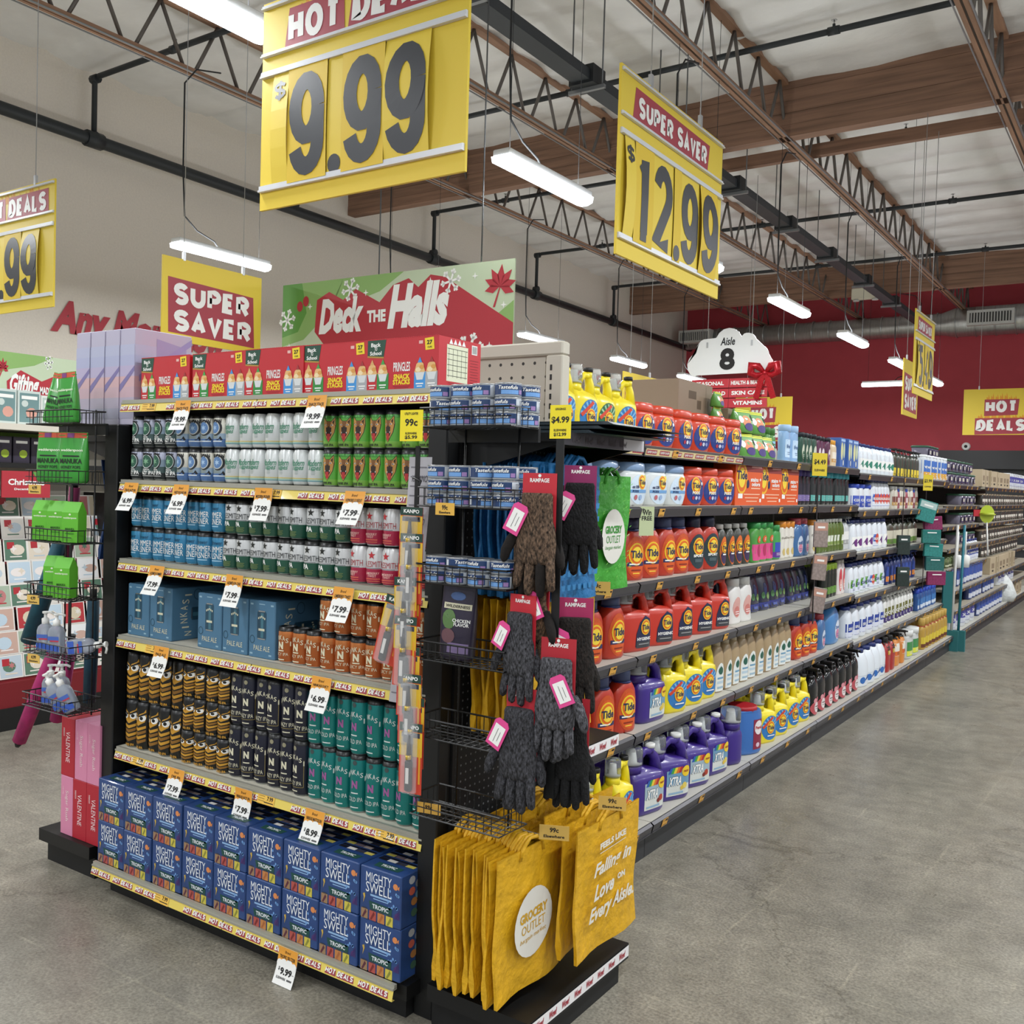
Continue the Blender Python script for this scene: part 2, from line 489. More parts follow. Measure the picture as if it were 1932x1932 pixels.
for k, x in enumerate((-8.97, -6.52, -4.1, -1.68, .76)):
    t = empty('roof_truss', (x, 0, 6.0))
    obj('bottom_chord', chord, t); obj('top_chord', chord_t, t, (0, 0, .63)); obj('conduit', cond, t)
    y = 2.4
    while y < 24.6:
        obj('web_bar', bar_up, t, (0, y, .03)); obj('web_bar', bar_dn, t, (0, y + .30, .03)); y += .74
    tag(t, 'open web roof truss with brown timber chord, ' + ('nearest the beige wall', 'second from the beige wall', 'third from the beige wall', 'fourth from the beige wall, over the shelving', 'at the far right of the ceiling')[k], 'truss', 'roof trusses')
# sprinkler mains and their drops to the wall pipe
PIPE = M('#23282b', .5)
for k, (y, zz) in enumerate(((3.6, 6.5), (7.04, 6.5), (10.35, 6.5), (13.72, 6.5), (17.15, 6.47), (20.57, 6.42))):
    t = empty('sprinkler_pipe', (0, y, zz))
    b = MB(); b.tube([(X1, 0, 0), (XW + .35, 0, 0), (XW + .25, 0, -.04), (XW + .25, 0, -.75)], .034, PIPE, 8); obj('pipe', b, t)
    for p in ((XW + .26, 0, -.02), (XW + .25, 0, -.72)):
        b = MB(); b.tube([(p[0] - .06, 0, p[2]), (p[0] + .06, 0, p[2])], .055, PIPE, 8); obj('elbow', b, t)
    for x in (-9.6, -6.3, -3.1, .2):
        b = MB(); b.tube([(-.06, 0, 0), (.06, 0, 0)], .046, PIPE, 8); b.tube([(0, 0, 0), (0, 0, .07)], .016, PIPE, 6); b.tube([(0, 0, .07), (0, 0, .105)], .008, STEEL, 5)
        b.lathe([(.03, .105), (.032, .11)], STEEL, 8)
        obj('sprinkler_head', b, t, (x, 0, 0))
    tag(t, 'black sprinkler pipe crossing the ceiling, %s row from the camera' % ORD[k], 'pipe', 'sprinkler branch pipes')
b = MB(); b.tube([(0, Y0, .12), (0, YB - .3, -.25)], .075, PIPE, 10)
t = empty('wall_pipe', (XW + .25, 0, 5.78)); obj('pipe', b, t)
for y in (7.04, 13.72, 17.15, 20.57):
    b = MB(); z = .12 - .37 * (y - Y0) / (YB - Y0); b.tube([(0, y - .11, z), (0, y + .11, z)], .10, PIPE, 10); obj('coupling', b, t)
tag(t, 'thick black sprinkler main running along the beige wall', 'pipe')
# dark busway hung on rods
t = empty('busway', (-4.85, 0, 5.6))
b = MB(); b.box(-.10, .10, Y0, 24.0, -.05, .05, M('#2b3034', .55)); b.box(-.04, .04, Y0, 24.0, .05, .085, M('#2b3034', .55)); obj('duct', b, t)
for y in (2.6, 4.4, 6.3, 8.26, 10.2, 12.1, 14.2, 16.3, 18.6, 20.8):
    b = MB(); b.box(-.135, .135, -.12, .12, -.075, .10, M('#1b1f22', .5)); b.box(-.2, .2, -.02, .02, -.11, -.075, GALV); obj('joint', b, t, (0, y, 0))
    b = MB()
    for s in (-.17, .17): b.tube([(s, 0, -.09), (s, 0, 1.1)], .008, M('#6a6c6e', .5, .4), 5)
    obj('hanger_rod', b, t, (0, y, 0))
tag(t, 'long dark grey busway hanging on thin rods under the roof', 'busway')
# silver spiral duct on the red wall
DUCT = M('#b9bbba', .36, .85, noise=(4, .15, (8, 1, 1)))
t = empty('spiral_duct', (0, 24.75, 5.72))
b = MB(); b.tube([(-11.1, 0, 0), (-4.6, 0, 0), (-4.3, 0, .02), (3, 0, .02)], [.26, .26, .34, .34], DUCT, 16); obj('duct', b, t)
b = MB()
b.tube([(0, 0, 0), (.03, 0, 0)], .272, DUCT, 16); rib = b.mesh('seam_rib')
for k in range(33):
    x = -11.0 + .42 * k; q = 1. if x < -4.6 else 1.294
    obj('seam_rib', rib, t, (x, 0, .01), (0, 0, 0), (1, q, q))
for x, w in ((-10.7, .9), (-3.5, .98), (-.2, .98)):
    b = MB(); b.box(-w / 2, w / 2, -.46, -.2, -.17, .17, M('#c9cac6', .5)); b.box(-w / 2 + .06, w / 2 - .06, -.465, -.45, -.11, .11, M('#4a4b4a', .6)); obj('grille_frame', b, t, (x, 0, .03))
    n = 14
    for i in range(n):
        b = MB() if i == 0 else b
        if i == 0:
            b.box(-.01, .01, -.49, -.455, -.11, .11, M('#c9cac6', .5)); me = b.mesh('grille_slat')
        obj('grille_slat', me, t, (x - w / 2 + .1 + (w - .2) * i / (n - 1), 0, .03))
tag(t, 'silver spiral air duct with white grilles along the red wall', 'duct')

# ---------------------------------------------------------------- ceiling fixtures
TUBE = M('#f4f8ff', .4, emis=TUBE_E)
HOUS = M('#dfe2e2', .45)
b1 = MB(); b1.box(-.075, .075, -.61, .61, .045, .095, HOUS, .006)
b2 = MB()
b2.loft([[(sx * w, y, z) for sx, w, z in ((-1, .085, .045), (-1, .075, .0), (-.5, .06, -.018), (.5, .06, -.018), (1, .075, 0), (1, .085, .045))] for y in (-.615, .615)], TUBE)
b3 = MB()
b3.tube([(0, 0, .09), (0, 0, 2.64)], .003, M('#2e3032', .7), 4)
b4 = MB(); b4.tube([(0, -.05, .09), (0, -.12, .16), (.01, -.35, .22), (0, -.5, .34), (0, -.53, .8), (0, -.53, 1.7), (.02, -.4, 1.88), (.03, -.1, 1.95)], .009, M('#26282a', .7), 5)
FX = [m.mesh(n) for m, n in ((b1, 'housing'), (b2, 'diffuser'), (b3, 'suspension_wire'), (b4, 'power_cord'))]
ld = bpy.data.lights.new('tube_light', 'AREA'); ld.shape = 'RECTANGLE'; ld.size = .12; ld.size_y = 1.2; ld.energy = LAMP_W; ld.color = (.95, .98, 1.0)
lu = ld.copy(); lu.energy = LAMP_W * .15  # added upward light, put into each fixture to brighten the ceiling
def fixture(x, y, rz, label, light=True):
    t = empty('light_fixture', (x, y, 4.0), (0, 0, rz))
    for me in FX:
        for dy in ((-.5, .5) if me is FX[2] else (0,)): obj(me.name.split('.')[0], me, t, (0, dy, 0))
    if light:
        o = bpy.data.objects.new('tube_light', ld); COL.objects.link(o); o.parent = t; o.location = (0, 0, -.03)
        o = bpy.data.objects.new('added_uplight', lu); COL.objects.link(o); o.parent = t; o.location = (0, 0, .10); o.rotation_euler = (PI, 0, 0)
    tag(t, label, 'light', 'hanging tube lights')
ROWS = [(-4.13, (-6.2, -3.2, -.1, 2.98, 6.44, 9.3, 12.36, 15.4, 18.6, 21.6)), (-8.6, (-2.5, .6, 3.7, 6.97, 10.2, 13.45, 16.55, 19.5)),
        (.35, (-6.2, -3.2, -.1, 2.98, 6.0, 9.1, 12.2, 15.3, 18.4, 21.5)), (4.8, (-4.7, -1.6, 1.5, 4.6, 7.7, 10.8, 13.9, 17.0))]
SEEN = {(-4.13, 2.98): 'big bright tube light at the top left, beside the nearest price sign', (-4.13, 6.44): 'bright tube light between the two big price signs',
        (-4.13, 9.3): 'tube light mostly hidden behind the 12.99 sign', (-4.13, 12.36): 'tube light above the cloud shaped aisle sign',
        (-4.13, 15.4): 'tube light to the right above the cloud shaped aisle sign', (-4.13, 18.6): 'small far tube light beside the far price sign',
        (-8.6, 6.97): 'tube light near the beige wall above the square yellow sign', (-8.6, 3.7): 'tube light near the beige wall cut by the left edge',
        (-8.6, 10.2): 'tube light near the beige wall hidden behind the green banner', (-8.6, 13.45): 'tube light just right of the green banner', (-8.6, 16.55): 'small tube light near the far end of the beige wall', (-8.6, 19.5): 'small tube light left of the cloud shaped aisle sign'}
for x, ys in ROWS:
    for j, y in enumerate(ys):
        fixture(x, y, 0, SEEN.get((x, y), 'tube light outside the picture, %s of the row %s' % (ORD[j], {-4.13: 'above the beer display', -8.6: 'along the beige wall', .35: 'above the open aisle', 4.8: 'farthest from the beige wall'}[x])))
fixture(-5.0, 21.8, PI / 2, 'sideways tube light in front of the red wall', False)
# small ceiling devices
b = MB(); b.lathe([(.07, 0), (.07, -.03), (.05, -.05)], M('#d9d9d6', .5), 14); b.lathe([(.022, -.05), (.02, -.07)], M('#8a8a88', .5), 8)
SD = b.mesh('smoke_detector')
for p, l in (((-3.98, 7.6, 6.0), 'round white smoke detector on the truss above the 12.99 sign'), ((-1.75, 19.2, 5.98), 'round white detector on the far truss above the small price sign')):
    tag(obj('smoke_detector', SD, None, p), l, 'detector')
b = MB(); b.box(-.3, .3, -.08, .08, -.12, .12, M('#d4cfbb', .6), .01)
for s in (-.2, .2): b.lathe([(.05, -.12), (.07, -.16)], M('#c8c8c4', .4), 10, (s, -.05))
tag(obj('emergency_light', b, None, (-5.6, 21.775, 6.0)), 'cream emergency light box below the far timber beam', 'light')
b = MB(); b.lathe([(.10, .0), (.10, .05), (.08, .09)], WHITE, 14); b.lathe([(.04, .088), (.035, .095)], INK, 10)
tag(obj('security_camera', b, None, (-4.06, 25.41, 2.86), (PI / 2, 0, 0)), 'small round white camera on the red wall', 'camera')
# ================================================================ hanging signs
YEL = M('#e6cb3e', .55)
YEL2 = M('#e0c030', .6)
SRED = M('#a63a47', .55)
FLM = M('#e39a28', .6)
RAILW = M('#d8dbdf', .3)
DIG = M('#34373c', .45)
WIRE = M('#b9bbbd', .4, .6)
def flames(b, mp, x0, x1, z, h, n, off):
    random.seed(3)
    w = (x1 - x0) / n
    for i in range(n):
        a = x0 + i * w; hh = h * random.uniform(.55, 1)
        b.poly(mp, [(a, z), (a + w, z), (a + w * .85, z + hh * .5), (a + w * .6, z + hh), (a + w * .5, z + hh * .55), (a + w * .2, z + hh * .75)], FLM, off)
def hotdeals(b, mp, cx, cz, w, h, two=False):
    """white lettering on red blobs with flames"""
    if two:
        for s, t in ((.25, 'HOT'), (-.27, 'DEALS')):
            tw = w * (.62 if t == 'HOT' else .95)
            flames(b, mp, cx - tw * .5, cx + tw * .5, cz + s * h + h * .12, h * .32, 7, .0012)
            b.poly(mp, [(cx - tw * .54, cz + s * h - h * .26), (cx + tw * .52, cz + s * h - h * .24), (cx + tw * .56, cz + s * h + h * .2), (cx - tw * .54, cz + s * h + h * .2)], SRED, .0016)
            b.bold(mp, t, cx, cz + s * h, tw, h * .33, WHITE, .003, .27)
    else:
        flames(b, mp, cx - w * .42, cx + w * .4, cz + h * .3, h * .75, 9, .0012)
        for a, e, t in ((-.5, -.13, 'HOT'), (-.09, .5, 'DEALS')):
            b.poly(mp, [(cx + a * w - .01, cz - h * .72), (cx + e * w + .012, cz - h * .72), (cx + e * w + .005, cz + h * .62), (cx + (a + .02) * w, cz + h * .62)], SRED, .0016)
            b.bold(mp, t, cx + (a + e) / 2 * w, cz, (e - a) * w * .92, h, WHITE, .003, .25)
def wires(b, xs, z, top):
    for x in xs:
        b.tube([(x, .006, z), (x, .006, top)], .0035, WIRE, 4)
        b.box(x - .012, x + .012, -.004, .016, z - .01, z + .06, WIRE)
def price_board(name, loc, rz, W, H, header, price, label, xs=(-.32, .32)):
    t = empty(name, loc, (0, 0, rz))
    mp = front(0)
    b = MB(); b.box(-W / 2, W / 2, 0, .014, 0, H, YEL); obj('board', b, t)
    b = MB()
    if header == 'HOT': hotdeals(b, mp, .03 * W, H * .845, W * .80, H * .15)
    else:
        b.poly(mp, [(-.4 * W, H * .75), (.33 * W, H * .75), (.35 * W, H * .92), (-.38 * W, H * .93)], SRED, .001)
        b.bold(mp, 'SUPER SAVER', -.02 * W, H * .838, W * .67, H * .115, WHITE, .003, .25)
    obj('header_print', b, t)
    for z, h in ((.965, .018), (.735, .018), (.635, .03), (.085, .03)):
        b = MB(); b.box(-W / 2 + .004, W / 2 - .004, -.012, .0, z * H, (z + h) * H, RAILW); b.box(-W / 2 + .004, W / 2 - .004, -.018, -.012, z * H, (z + h * .35) * H, RAILW)
        obj('card_rail', b, t)
    wd = {'$': .085, '.': .075, '1': .17}
    tot = sum(wd.get(c, .20) for c in price)
    u = (.90 if len(price) > 5 else .775) / tot
    x = -W / 2 + (.03 if len(price) > 5 else .075) * W
    z0, z1 = .10 * H, .635 * H
    for i, c in enumerate(price):
        w = wd.get(c, .20) * u * W
        b = MB()
        bow = .018 if i in (0, len(price) - 1) else .004
        vs = []
        for k in range(7):
            q = k / 6; y = -.008 - .006 * (i % 2) - bow * math.sin(PI * q)
            vs += [(0, y, z0 + (z1 - z0) * q), (w, y, z0 + (z1 - z0) * q)]
        b.add(vs, [(2 * k, 2 * k + 1, 2 * k + 3, 2 * k + 2) for k in range(6)], YEL2 if i % 2 else YEL)
        cm = lambda uu, v, o, bow=bow, i=i: (uu, -.008 - .006 * (i % 2) - bow * math.sin(PI * min(1, max(0, (v - z0) / (z1 - z0)))) - o, v)
        hh = (z1 - z0)
        if c == '$': b.bold(cm, c, w * .5, z0 + hh * .84, w * .80, hh * .21, DIG, .002, .15)
        elif c == '.': b.disc(cm, w * .5, z0 + hh * .09, w * .42, w * .46, DIG, .002)
        else: b.bold(cm, c, w * .5, z0 + hh * .49, w * (.90 if c != '1' else .70), hh * .90, DIG, .002, .175)
        obj('digit_card', b, t, (x, 0, 0)); x += w
    b = MB(); wires(b, xs, H, H + 3.0 if False else 5.98 - loc[2]); obj('hanging_wire', b, t)
    return tag(t, label, 'sign')
def plain_board(loc, rz, W, H, kind, label, top=6.62):
    t = empty('hanging_sign', loc, (0, 0, rz)); mp = front(0)
    b = MB(); b.box(-W / 2, W / 2, 0, .014, 0, H, YEL); obj('board', b, t)
    b = MB()
    if kind == 'SS':
        b.poly(mp, [(-.44 * W, .10 * H), (.43 * W, .07 * H), (.41 * W, .72 * H), (-.45 * W, .76 * H)], SRED, .001)
        b.bold(mp, 'SUPER', -.015 * W, .575 * H, .76 * W, .265 * H, WHITE, .003, .27)
        b.bold(mp, 'SAVER', .0, .255 * H, .78 * W, .265 * H, WHITE, .003, .27)
    else: hotdeals(b, mp, 0, H * .42, W * .66, H * .78, True)
    obj('sign_print', b, t)
    b = MB(); wires(b, (-.3 * W, .3 * W), H, top - loc[2]); obj('hanging_wire', b, t)
    return tag(t, label, 'sign')
price_board('price_sign', (-2.875, 3.0, 2.85), 0, 1.16, .92, 'HOT', '$9.99', 'big yellow HOT DEALS sign reading $9.99 above the beer display')
price_board('price_sign', (-2.3, 4.9, 2.80), PI / 2, 1.30, .93, 'SS', '$12.99', 'big yellow SUPER SAVER sign reading $12.99 over the detergent shelves')
price_board('price_sign', (-7.31, 3.95, 2.835), 0, 1.16, .92, 'HOT', '$7.99', 'yellow HOT DEALS price sign cut by the left edge of the picture')
price_board('price_sign', (-2.42, 12.08, 2.80), PI / 2, 1.05, .95, 'SS', '$5.49', 'small far SUPER SAVER sign with a narrow price, at the right')
plain_board((-6.6, 5.27, 2.71), PI / 2, 1.0, .66, 'SS', 'square yellow SUPER SAVER sign behind the purple boxes')
plain_board((-5.5, 10.9, 2.39), PI / 2, .90, .66, 'SS', 'yellow SUPER SAVER sign half hidden by the yellow detergent jugs')
plain_board((-2.9, 13.7, 2.70), PI / 2, .88, .73, 'SS', 'narrow yellow SUPER SAVER sign seen edge on, at the far right')
plain_board((-6.1, 17, 2.55), 0, 1.05, .79, 'HD', 'yellow HOT DEALS sign under the cloud shaped aisle sign')
plain_board((-2.76, 21, 2.88), 0, 1.36, .9, 'HD', 'yellow HOT DEALS sign at the right edge against the red wall')

# ---- holiday banners
GRL = M('#c3d3b4', .6); GRM = M('#8db56a', .6); GRD = M('#5f9a45', .6); CRIM = M('#b5303c', .55); SNOW = M('#f4f6f2', .6); ORG = M('#d98340', .6)
def snow(b, mp, x, z, r, off=.002):
    for k in range(3):
        a = PI * k / 3 + .2; c, s = math.cos(a), math.sin(a); w = r * .09
        b.poly(mp, [(x - r * c - w * s, z - r * s + w * c), (x - r * c + w * s, z - r * s - w * c), (x + r * c + w * s, z + r * s - w * c), (x + r * c - w * s, z + r * s + w * c)], SNOW, off)
        for sg in (-1, 1):
            for q in (-.5, .5):
                px, pz = x + sg * r * .62 * c, z + sg * r * .62 * s; a2 = a + (0 if sg > 0 else PI) + q * 1.6
                c2, s2 = math.cos(a2), math.sin(a2); L = r * .32
                b.poly(mp, [(px - w * s2, pz + w * c2), (px + w * s2, pz - w * c2), (px + L * c2 + w * s2, pz + L * s2 - w * c2), (px + L * c2 - w * s2, pz + L * s2 + w * c2)], SNOW, off)
def leaf(b, mp, x, z, r, m, rot=0., off=.002):
    for k in range(7):
        a = rot + (k - 3) * .62; c, s = math.sin(a), math.cos(a); w = r * .2; L = r * (1 - .06 * abs(k - 3))
        b.poly(mp, [(x, z), (x + L * .5 * c + w * s, z + L * .5 * s - w * c), (x + L * c, z + L * s), (x + L * .5 * c - w * s, z + L * .5 * s + w * c)], m, off)
    b.poly(mp, [(x - .01 * r, z), (x + .05 * r, z), (x - .5 * r * math.sin(rot) - .03, z - .9 * r), (x - .5 * r * math.sin(rot) - .05, z - .9 * r)], m, off)
t = empty('banner', (-5.33, 6.0, 2.58), (0, 0, .03)); mp = front(0); W, H = 2.42, .76
b = MB(); b.box(-W / 2, W / 2, 0, .014, 0, H, GRL); obj('board', b, t)
b = MB()
b.poly(mp, [(-W / 2, .22), (-W / 2, H), (-.5, H), (-.62, .52), (-.95, .27)], GRM); b.poly(mp, [(-W / 2, .30), (-W / 2, H), (-.98, H), (-.92, .5), (-1.02, .34)], GRD, .0009)
b.poly(mp, [(-.62, .58), (-.5, H), (.15, H), (-.1, .62), (-.4, .55)], GRM); b.poly(mp, [(.95, .28), (W / 2, .45), (W / 2, .18)], GRM)
b.poly(mp, [(-.82, .33), (-.8, .60), (-.66, .66), (-.5, .58), (-.36, .66), (-.1, .53), (.04, .66), (.2, .70), (.3, .62), (.42, .71), (.56, .68), (W / 2, .28), (W / 2, 0), (-.5, 0), (-.62, .12)], CRIM, .0012)
leaf(b, mp, 1.08, .56, .17, CRIM, .1)
for x, z in ((-1.0, .62), (-.93, .66)): b.disc(mp, x, z - .06, .035, .045, CRIM, .0022)
b.disc(mp, -1.1, .06, .1, .1, CRIM, .0014)
for x, z, r in ((-1.15, .45, .1), (-.42, .66, .1), (.62, .64, .1), (.82, .1, .13), (-.4, .07, .07)): snow(b, mp, x, z, r)
for x, z in ((-.88, .55), (-.25, .62), (.42, .66), (.85, .66), (1.0, .12), (.6, .1), (1.12, .42), (-1.12, .22)): b.star(mp, x, z, .03, SNOW, .002, 4, .3)
for k in range(3): b.poly(mp, [(-.1, .05), (-.17 + .06 * k, .12), (-.13 + .08 * (k - 1), .2), (-.07 + .03 * k, .1)], ORG, .002)
b.text(mp, 'Deck', -.52, .45, .5, .30, SNOW, .003, .055, .25); b.text(mp, 'THE', -.13, .42, .2, .1, SNOW, .003, .05)
b.text(mp, 'Halls', .3, .48, .62, .36, SNOW, .003, .055, .25)
obj('banner_print', b, t)
b = MB()
for x in (-.12, .9): b.tube([(x, .007, H), (x, .007, 3.4)], .006, M('#55585a', .5), 5)
obj('hanging_wire', b, t)
tag(t, 'green and red Deck the Halls holiday banner above the red snack boxes', 'banner')
# ---- cloud aisle sign with bow
t = empty('aisle_sign', (-4.58, 11.5, 2.70)); mp = front(-.012)
b = MB()
pts = []
for cx, cz, r, a0, a1 in ((-.40, .52, .165, 250, 100), (-.30, .70, .15, 190, 110), (-.02, .79, .175, 160, 20), (.22, .77, .12, 110, 20), (.36, .60, .14, 60, 10), (.47, .50, .09, 50, -80)):
    for k in range(7):
        a = math.radians(a0 + (a1 - a0) * k / 6); pts.append((cx + r * math.cos(a), cz + r * math.sin(a)))
pts += [(.44, .40), (-.44, .39)]
n = len(pts)
b.add([(x, 0, z) for x, z in pts] + [(x, .012, z) for x, z in pts], [tuple(range(n)), tuple(reversed(range(n, 2 * n)))] + [(i, n + i, n + (i + 1) % n, (i + 1) % n) for i in range(n)], M('#eef0ef', .5))
obj('cloud_board', b, t)
b = MB(); mp = front(0)
b.text(mp, 'Aisle', -.03, .80, .19, .10, INK, .004, .02, .2); b.bold(mp, '8', -.03, .58, .20, .27, INK, .004, .24); obj('aisle_number', b, t)
PR = M('#c0303c', .5)
for r, (l, rr) in enumerate((('SEASONAL', 'HEALTH & BEAUTY'), ('HOUSEHOLD', 'SKIN CARE'), ('', 'VITAMINS'))):
    for c, s in ((-.25, l), (.25, rr)):
        b = MB(); z = .28 - r * .125; b.box(c - .245, c + .245, 0, .01, z - .055, z + .055, PR)
        if s: b.text(mp, s, c, z, min(.44, .047 * len(s)), .05, WHITE, .002, .04)
        obj('category_panel', b, t)
b = MB(); wires(b, (-.30, .28), .74, 2.80); obj('hanging_wire', b, t)
tag(t, 'white cloud shaped aisle 8 sign with red category panels', 'sign')
BOW = M('#c01626', .3, .3, noise=(120, .5))
t = empty('bow', (-4.10, 11.45, 3.08))
for s in (-1, 1):
    b = MB(); b.tube([(0, 0, 0), (s * .08, -.03, .08), (s * .16, -.04, .1), (s * .17, -.03, .0), (s * .1, -.02, -.03), (0, 0, 0)], [.02, .05, .055, .05, .04, .02], BOW, 6); obj('loop', b, t)
    b = MB(); b.box(-.035, .035, -.01, 0, -.32, 0, BOW); obj('tail', b, t, (s * .02, -.02, 0), (.1, s * -.28, 0))
b = MB(); b.lathe([(.01, -.035), (.04, -.02), (.04, .02), (.01, .035)], BOW, 8); obj('knot', b, t)
tag(t, 'red glitter ribbon bow tied on the aisle sign', 'bow')
# ---- lettering painted on the beige wall
b = MB(); mp = lambda u, v, o: (XW + o, u, v)
b.text(mp, 'Any More Low', 8.0, 3.50, 2.7, .52, M('#b23a45', .6), .02, .05, .3)
tag(obj('wall_lettering', b), 'red script lettering painted on the beige wall', 'lettering')
b = MB(); b.text(mp, 'AND YOU WOULD', 8.4, 3.02, 2.6, .24, INK, .02, .05); tag(obj('wall_lettering', b), 'black capital lettering under the red script on the beige wall', 'lettering')
# ================================================================ end display shelving
EX0, EX1, EYS, EYB = -3.43, -1.875, 2.305, 2.80       # shelf span, strip plane, back panel
SHZ = [1.935, 1.623, 1.311, 1.007, .560]              # shelf surfaces, top to bottom
DECK = .125
PEGB = dots('#0c0d0e', '#5c5f60', .0254, .0034, (0, 2))
PEGBY = dots('#0c0d0e', '#77797a', .0254, .0034, (1, 2))
STRIPY = M('#e6cf62', .4, coat=.3); STRIPR = M('#a04049', .5); LEDGE = M('#aaa89c', .4, .3); ALM = M('#c9c5b5', .5)
XC = (EX0 + EX1) / 2; EW = EX1 - EX0
t = empty('end_display_shelving', (XC, 2.5, 0))
def L(x, y, z): return (x - XC, y - 2.5, z)
def lbox(b, x0, x1, y0, y1, z0, z1, m, bev=0): return b.box(x0 - XC, x1 - XC, y0 - 2.5, y1 - 2.5, z0, z1, m, bev)
b = MB(); lbox(b, EX0 + .03, EX1, 2.27, EYB, 0, .075, BLACKM); obj('kick_base', b, t)
b = MB(); lbox(b, EX0 - .01, EX1 + .03, 2.235, EYB, .075, DECK - .004, BLACK); lbox(b, EX0, EX1, 2.24, EYB, DECK - .004, DECK, ALM)
dk = obj('base_deck', b, t)
b = MB(); lbox(b, EX0 - .02, EX1 + .03, EYB, EYB + .03, .075, 1.9, PEGB); obj('back_panel', b, t)
for x0, x1 in ((-3.535, -3.45), (-1.872, -1.798)):
    b = MB(); lbox(b, x0, x1, 2.30, 2.36, 0, 1.84, BLACK, .004); lbox(b, x0 + .02, x1 - .02, 2.36, EYB, .0, 1.84, BLACKM); obj('upright_post', b, t)
def strip_mesh(x0, x1, y, z, tags):
    """yellow HOT DEALS label strip in a grey channel, z = shelf surface"""
    b = MB(); b.box(x0, x1, y, y + .012, z - .012, z, LEDGE); b.box(x0, x1, y - .006, y + .012, z - .016, z - .010, LEDGE)
    zz = z - .047; mid = (x0 + x1) / 2
    for a, c in ((x0, mid - .003), (mid + .001, x1)):
        b.add([(a, y - .002, z - .014), (c, y - .002, z - .014), (c, y - .010, zz), (a, y - .010, zz), (a, y + .004, zz), (c, y + .004, zz)], [(0, 3, 2, 1), (3, 4, 5, 2)], STRIPY)
    mp = lambda u, v, o: (u, y - .0062 - (.5 - v / .033) * .0 + (v) * .24 - o, z - .0305 + v)
    n = 11; p = (x1 - x0) / n
    for i in range(n):
        c = x0 + p * (i + .46)
        if any(abs(c - q) < .055 for q in tags): continue
        for s, w, wd in ((-.041, .042, 'HOT'), (.023, .066, 'DEALS')):
            b.poly(mp, [(c + s - w / 2 - .003, -.0125), (c + s + w / 2 + .003, -.0125), (c + s + w / 2 + .001, .006), (c + s - w / 2 + .001, .006)], STRIPR, .0006)
            b.bold(mp, wd, c + s, -.0005, w, .0165, WHITE, .0014, .22, .2)
    for q in tags:   # flat shelf label over the strip
        b.rect(mp, q, 0, .085, .034, M('#eebf52', .5), .0012)
        b.text(mp, '7.99', q + .02, .004, .03, .014, INK, .0018)
        for k in range(3): b.rect(mp, q - .022, .009 - k * .008, .03, .0016, M('#7a6330', .6), .0018)
        b.rect(mp, q + .015, -.009, .045, .003, INK, .0018)
    return b
TAGS5 = [(-3.25,), (-2.55,), (), (-3.2, ), (-3.28, -2.55, -2.0)]
for i, z in enumerate(SHZ):
    b = MB(); lbox(b, EX0, EX1, EYS + .012, EYB, z - .03, z - .002, BLACKM); lbox(b, EX0, EX1, EYS + .012, EYB, z - .002, z, ALM if i > 2 else LEDGE)
    sh = obj('shelf', b, t)
    for x in (EX0 + .01, EX1 - .02):
        c = MB(); c.add([(x - XC, EYS + .1 - 2.5, z - .03), (x - XC, EYB - 2.5, z - .03), (x - XC, EYB - 2.5, z - .11),
                         (x + .004 - XC, EYS + .1 - 2.5, z - .03), (x + .004 - XC, EYB - 2.5, z - .03), (x + .004 - XC, EYB - 2.5, z - .11)], [(0, 1, 2), (5, 4, 3), (0, 3, 4, 1), (1, 4, 5, 2), (0, 2, 5, 3)], BLACKM)
        obj('shelf_bracket', c, sh)
    s = strip_mesh(EX0 - XC, EX1 - XC + .02, EYS - 2.5, z, [q - XC for q in TAGS5[i]]); obj('price_strip', s, sh)
s = strip_mesh(EX0 - XC, EX1 - XC + .0, 2.212 - 2.5, DECK, [-2.99 - XC]); obj('price_strip', s, dk)
tag(t, 'black end display shelving full of beer cans and boxes', 'shelving')

# ---------------------------------------------------------------- cans
LID = M('#c3c6c8', .28, .9)
PAK = M('#121314', .35)
def can(kind, h, r, bands, deco, carrier=True, metal=.25, rough=.32, seg=20):
    """bands: [(fraction of height, colour)] from the bottom up"""
    ms = []; prof = [(.70 * r, .002), (.80 * r, 0), (.90 * r, .005), (r, .015)]
    mm = [M(c, rough, metal, coat=.25) for _, c in bands]
    ms += [LID, LID, mm[0]]
    zt = h - .016
    for k, (f, c) in enumerate(bands[:-1]): prof.append((r, .015 + (zt - .015) * f)); ms.append(mm[k])
    prof.append((r, zt)); ms.append(mm[-1])
    prof += [(.86 * r, h - .003)]; ms.append(mm[-1])
    b = MB(); b.lathe(prof, None, seg, ms=ms, caps=(1, 0))
    deco(b, cylm(r), h, r)
    ld = MB(); ld.lathe([(.86 * r, h - .004), (.85 * r, h), (.80 * r, h), (.78 * r, h - .005), (.1 * r, h - .005)], LID, 16)
    ld.box(-.008, .008, -.016, .004, h - .005, h - .0035, LID)
    parts = [('body', b), ('lid', ld)]
    if carrier:
        c = MB(); c.lathe([(1.0 * r, h - .013), (.95 * r, h + .002), (.80 * r, h + .003), (.79 * r, h - .003)], PAK, 16, caps=(0, 0)); parts.append(('carrier_ring', c))
    proto(kind, 'beverage_can', *parts)
R12, H12, H19 = .0335, .1225, .187
def lines(b, mp, cx, z, w, n, m, dz=.004, off=.0006):
    for k in range(n): b.rect(mp, cx, z - k * dz, w * (1 - .15 * (k % 2)), .0014, m, off, nx=5)
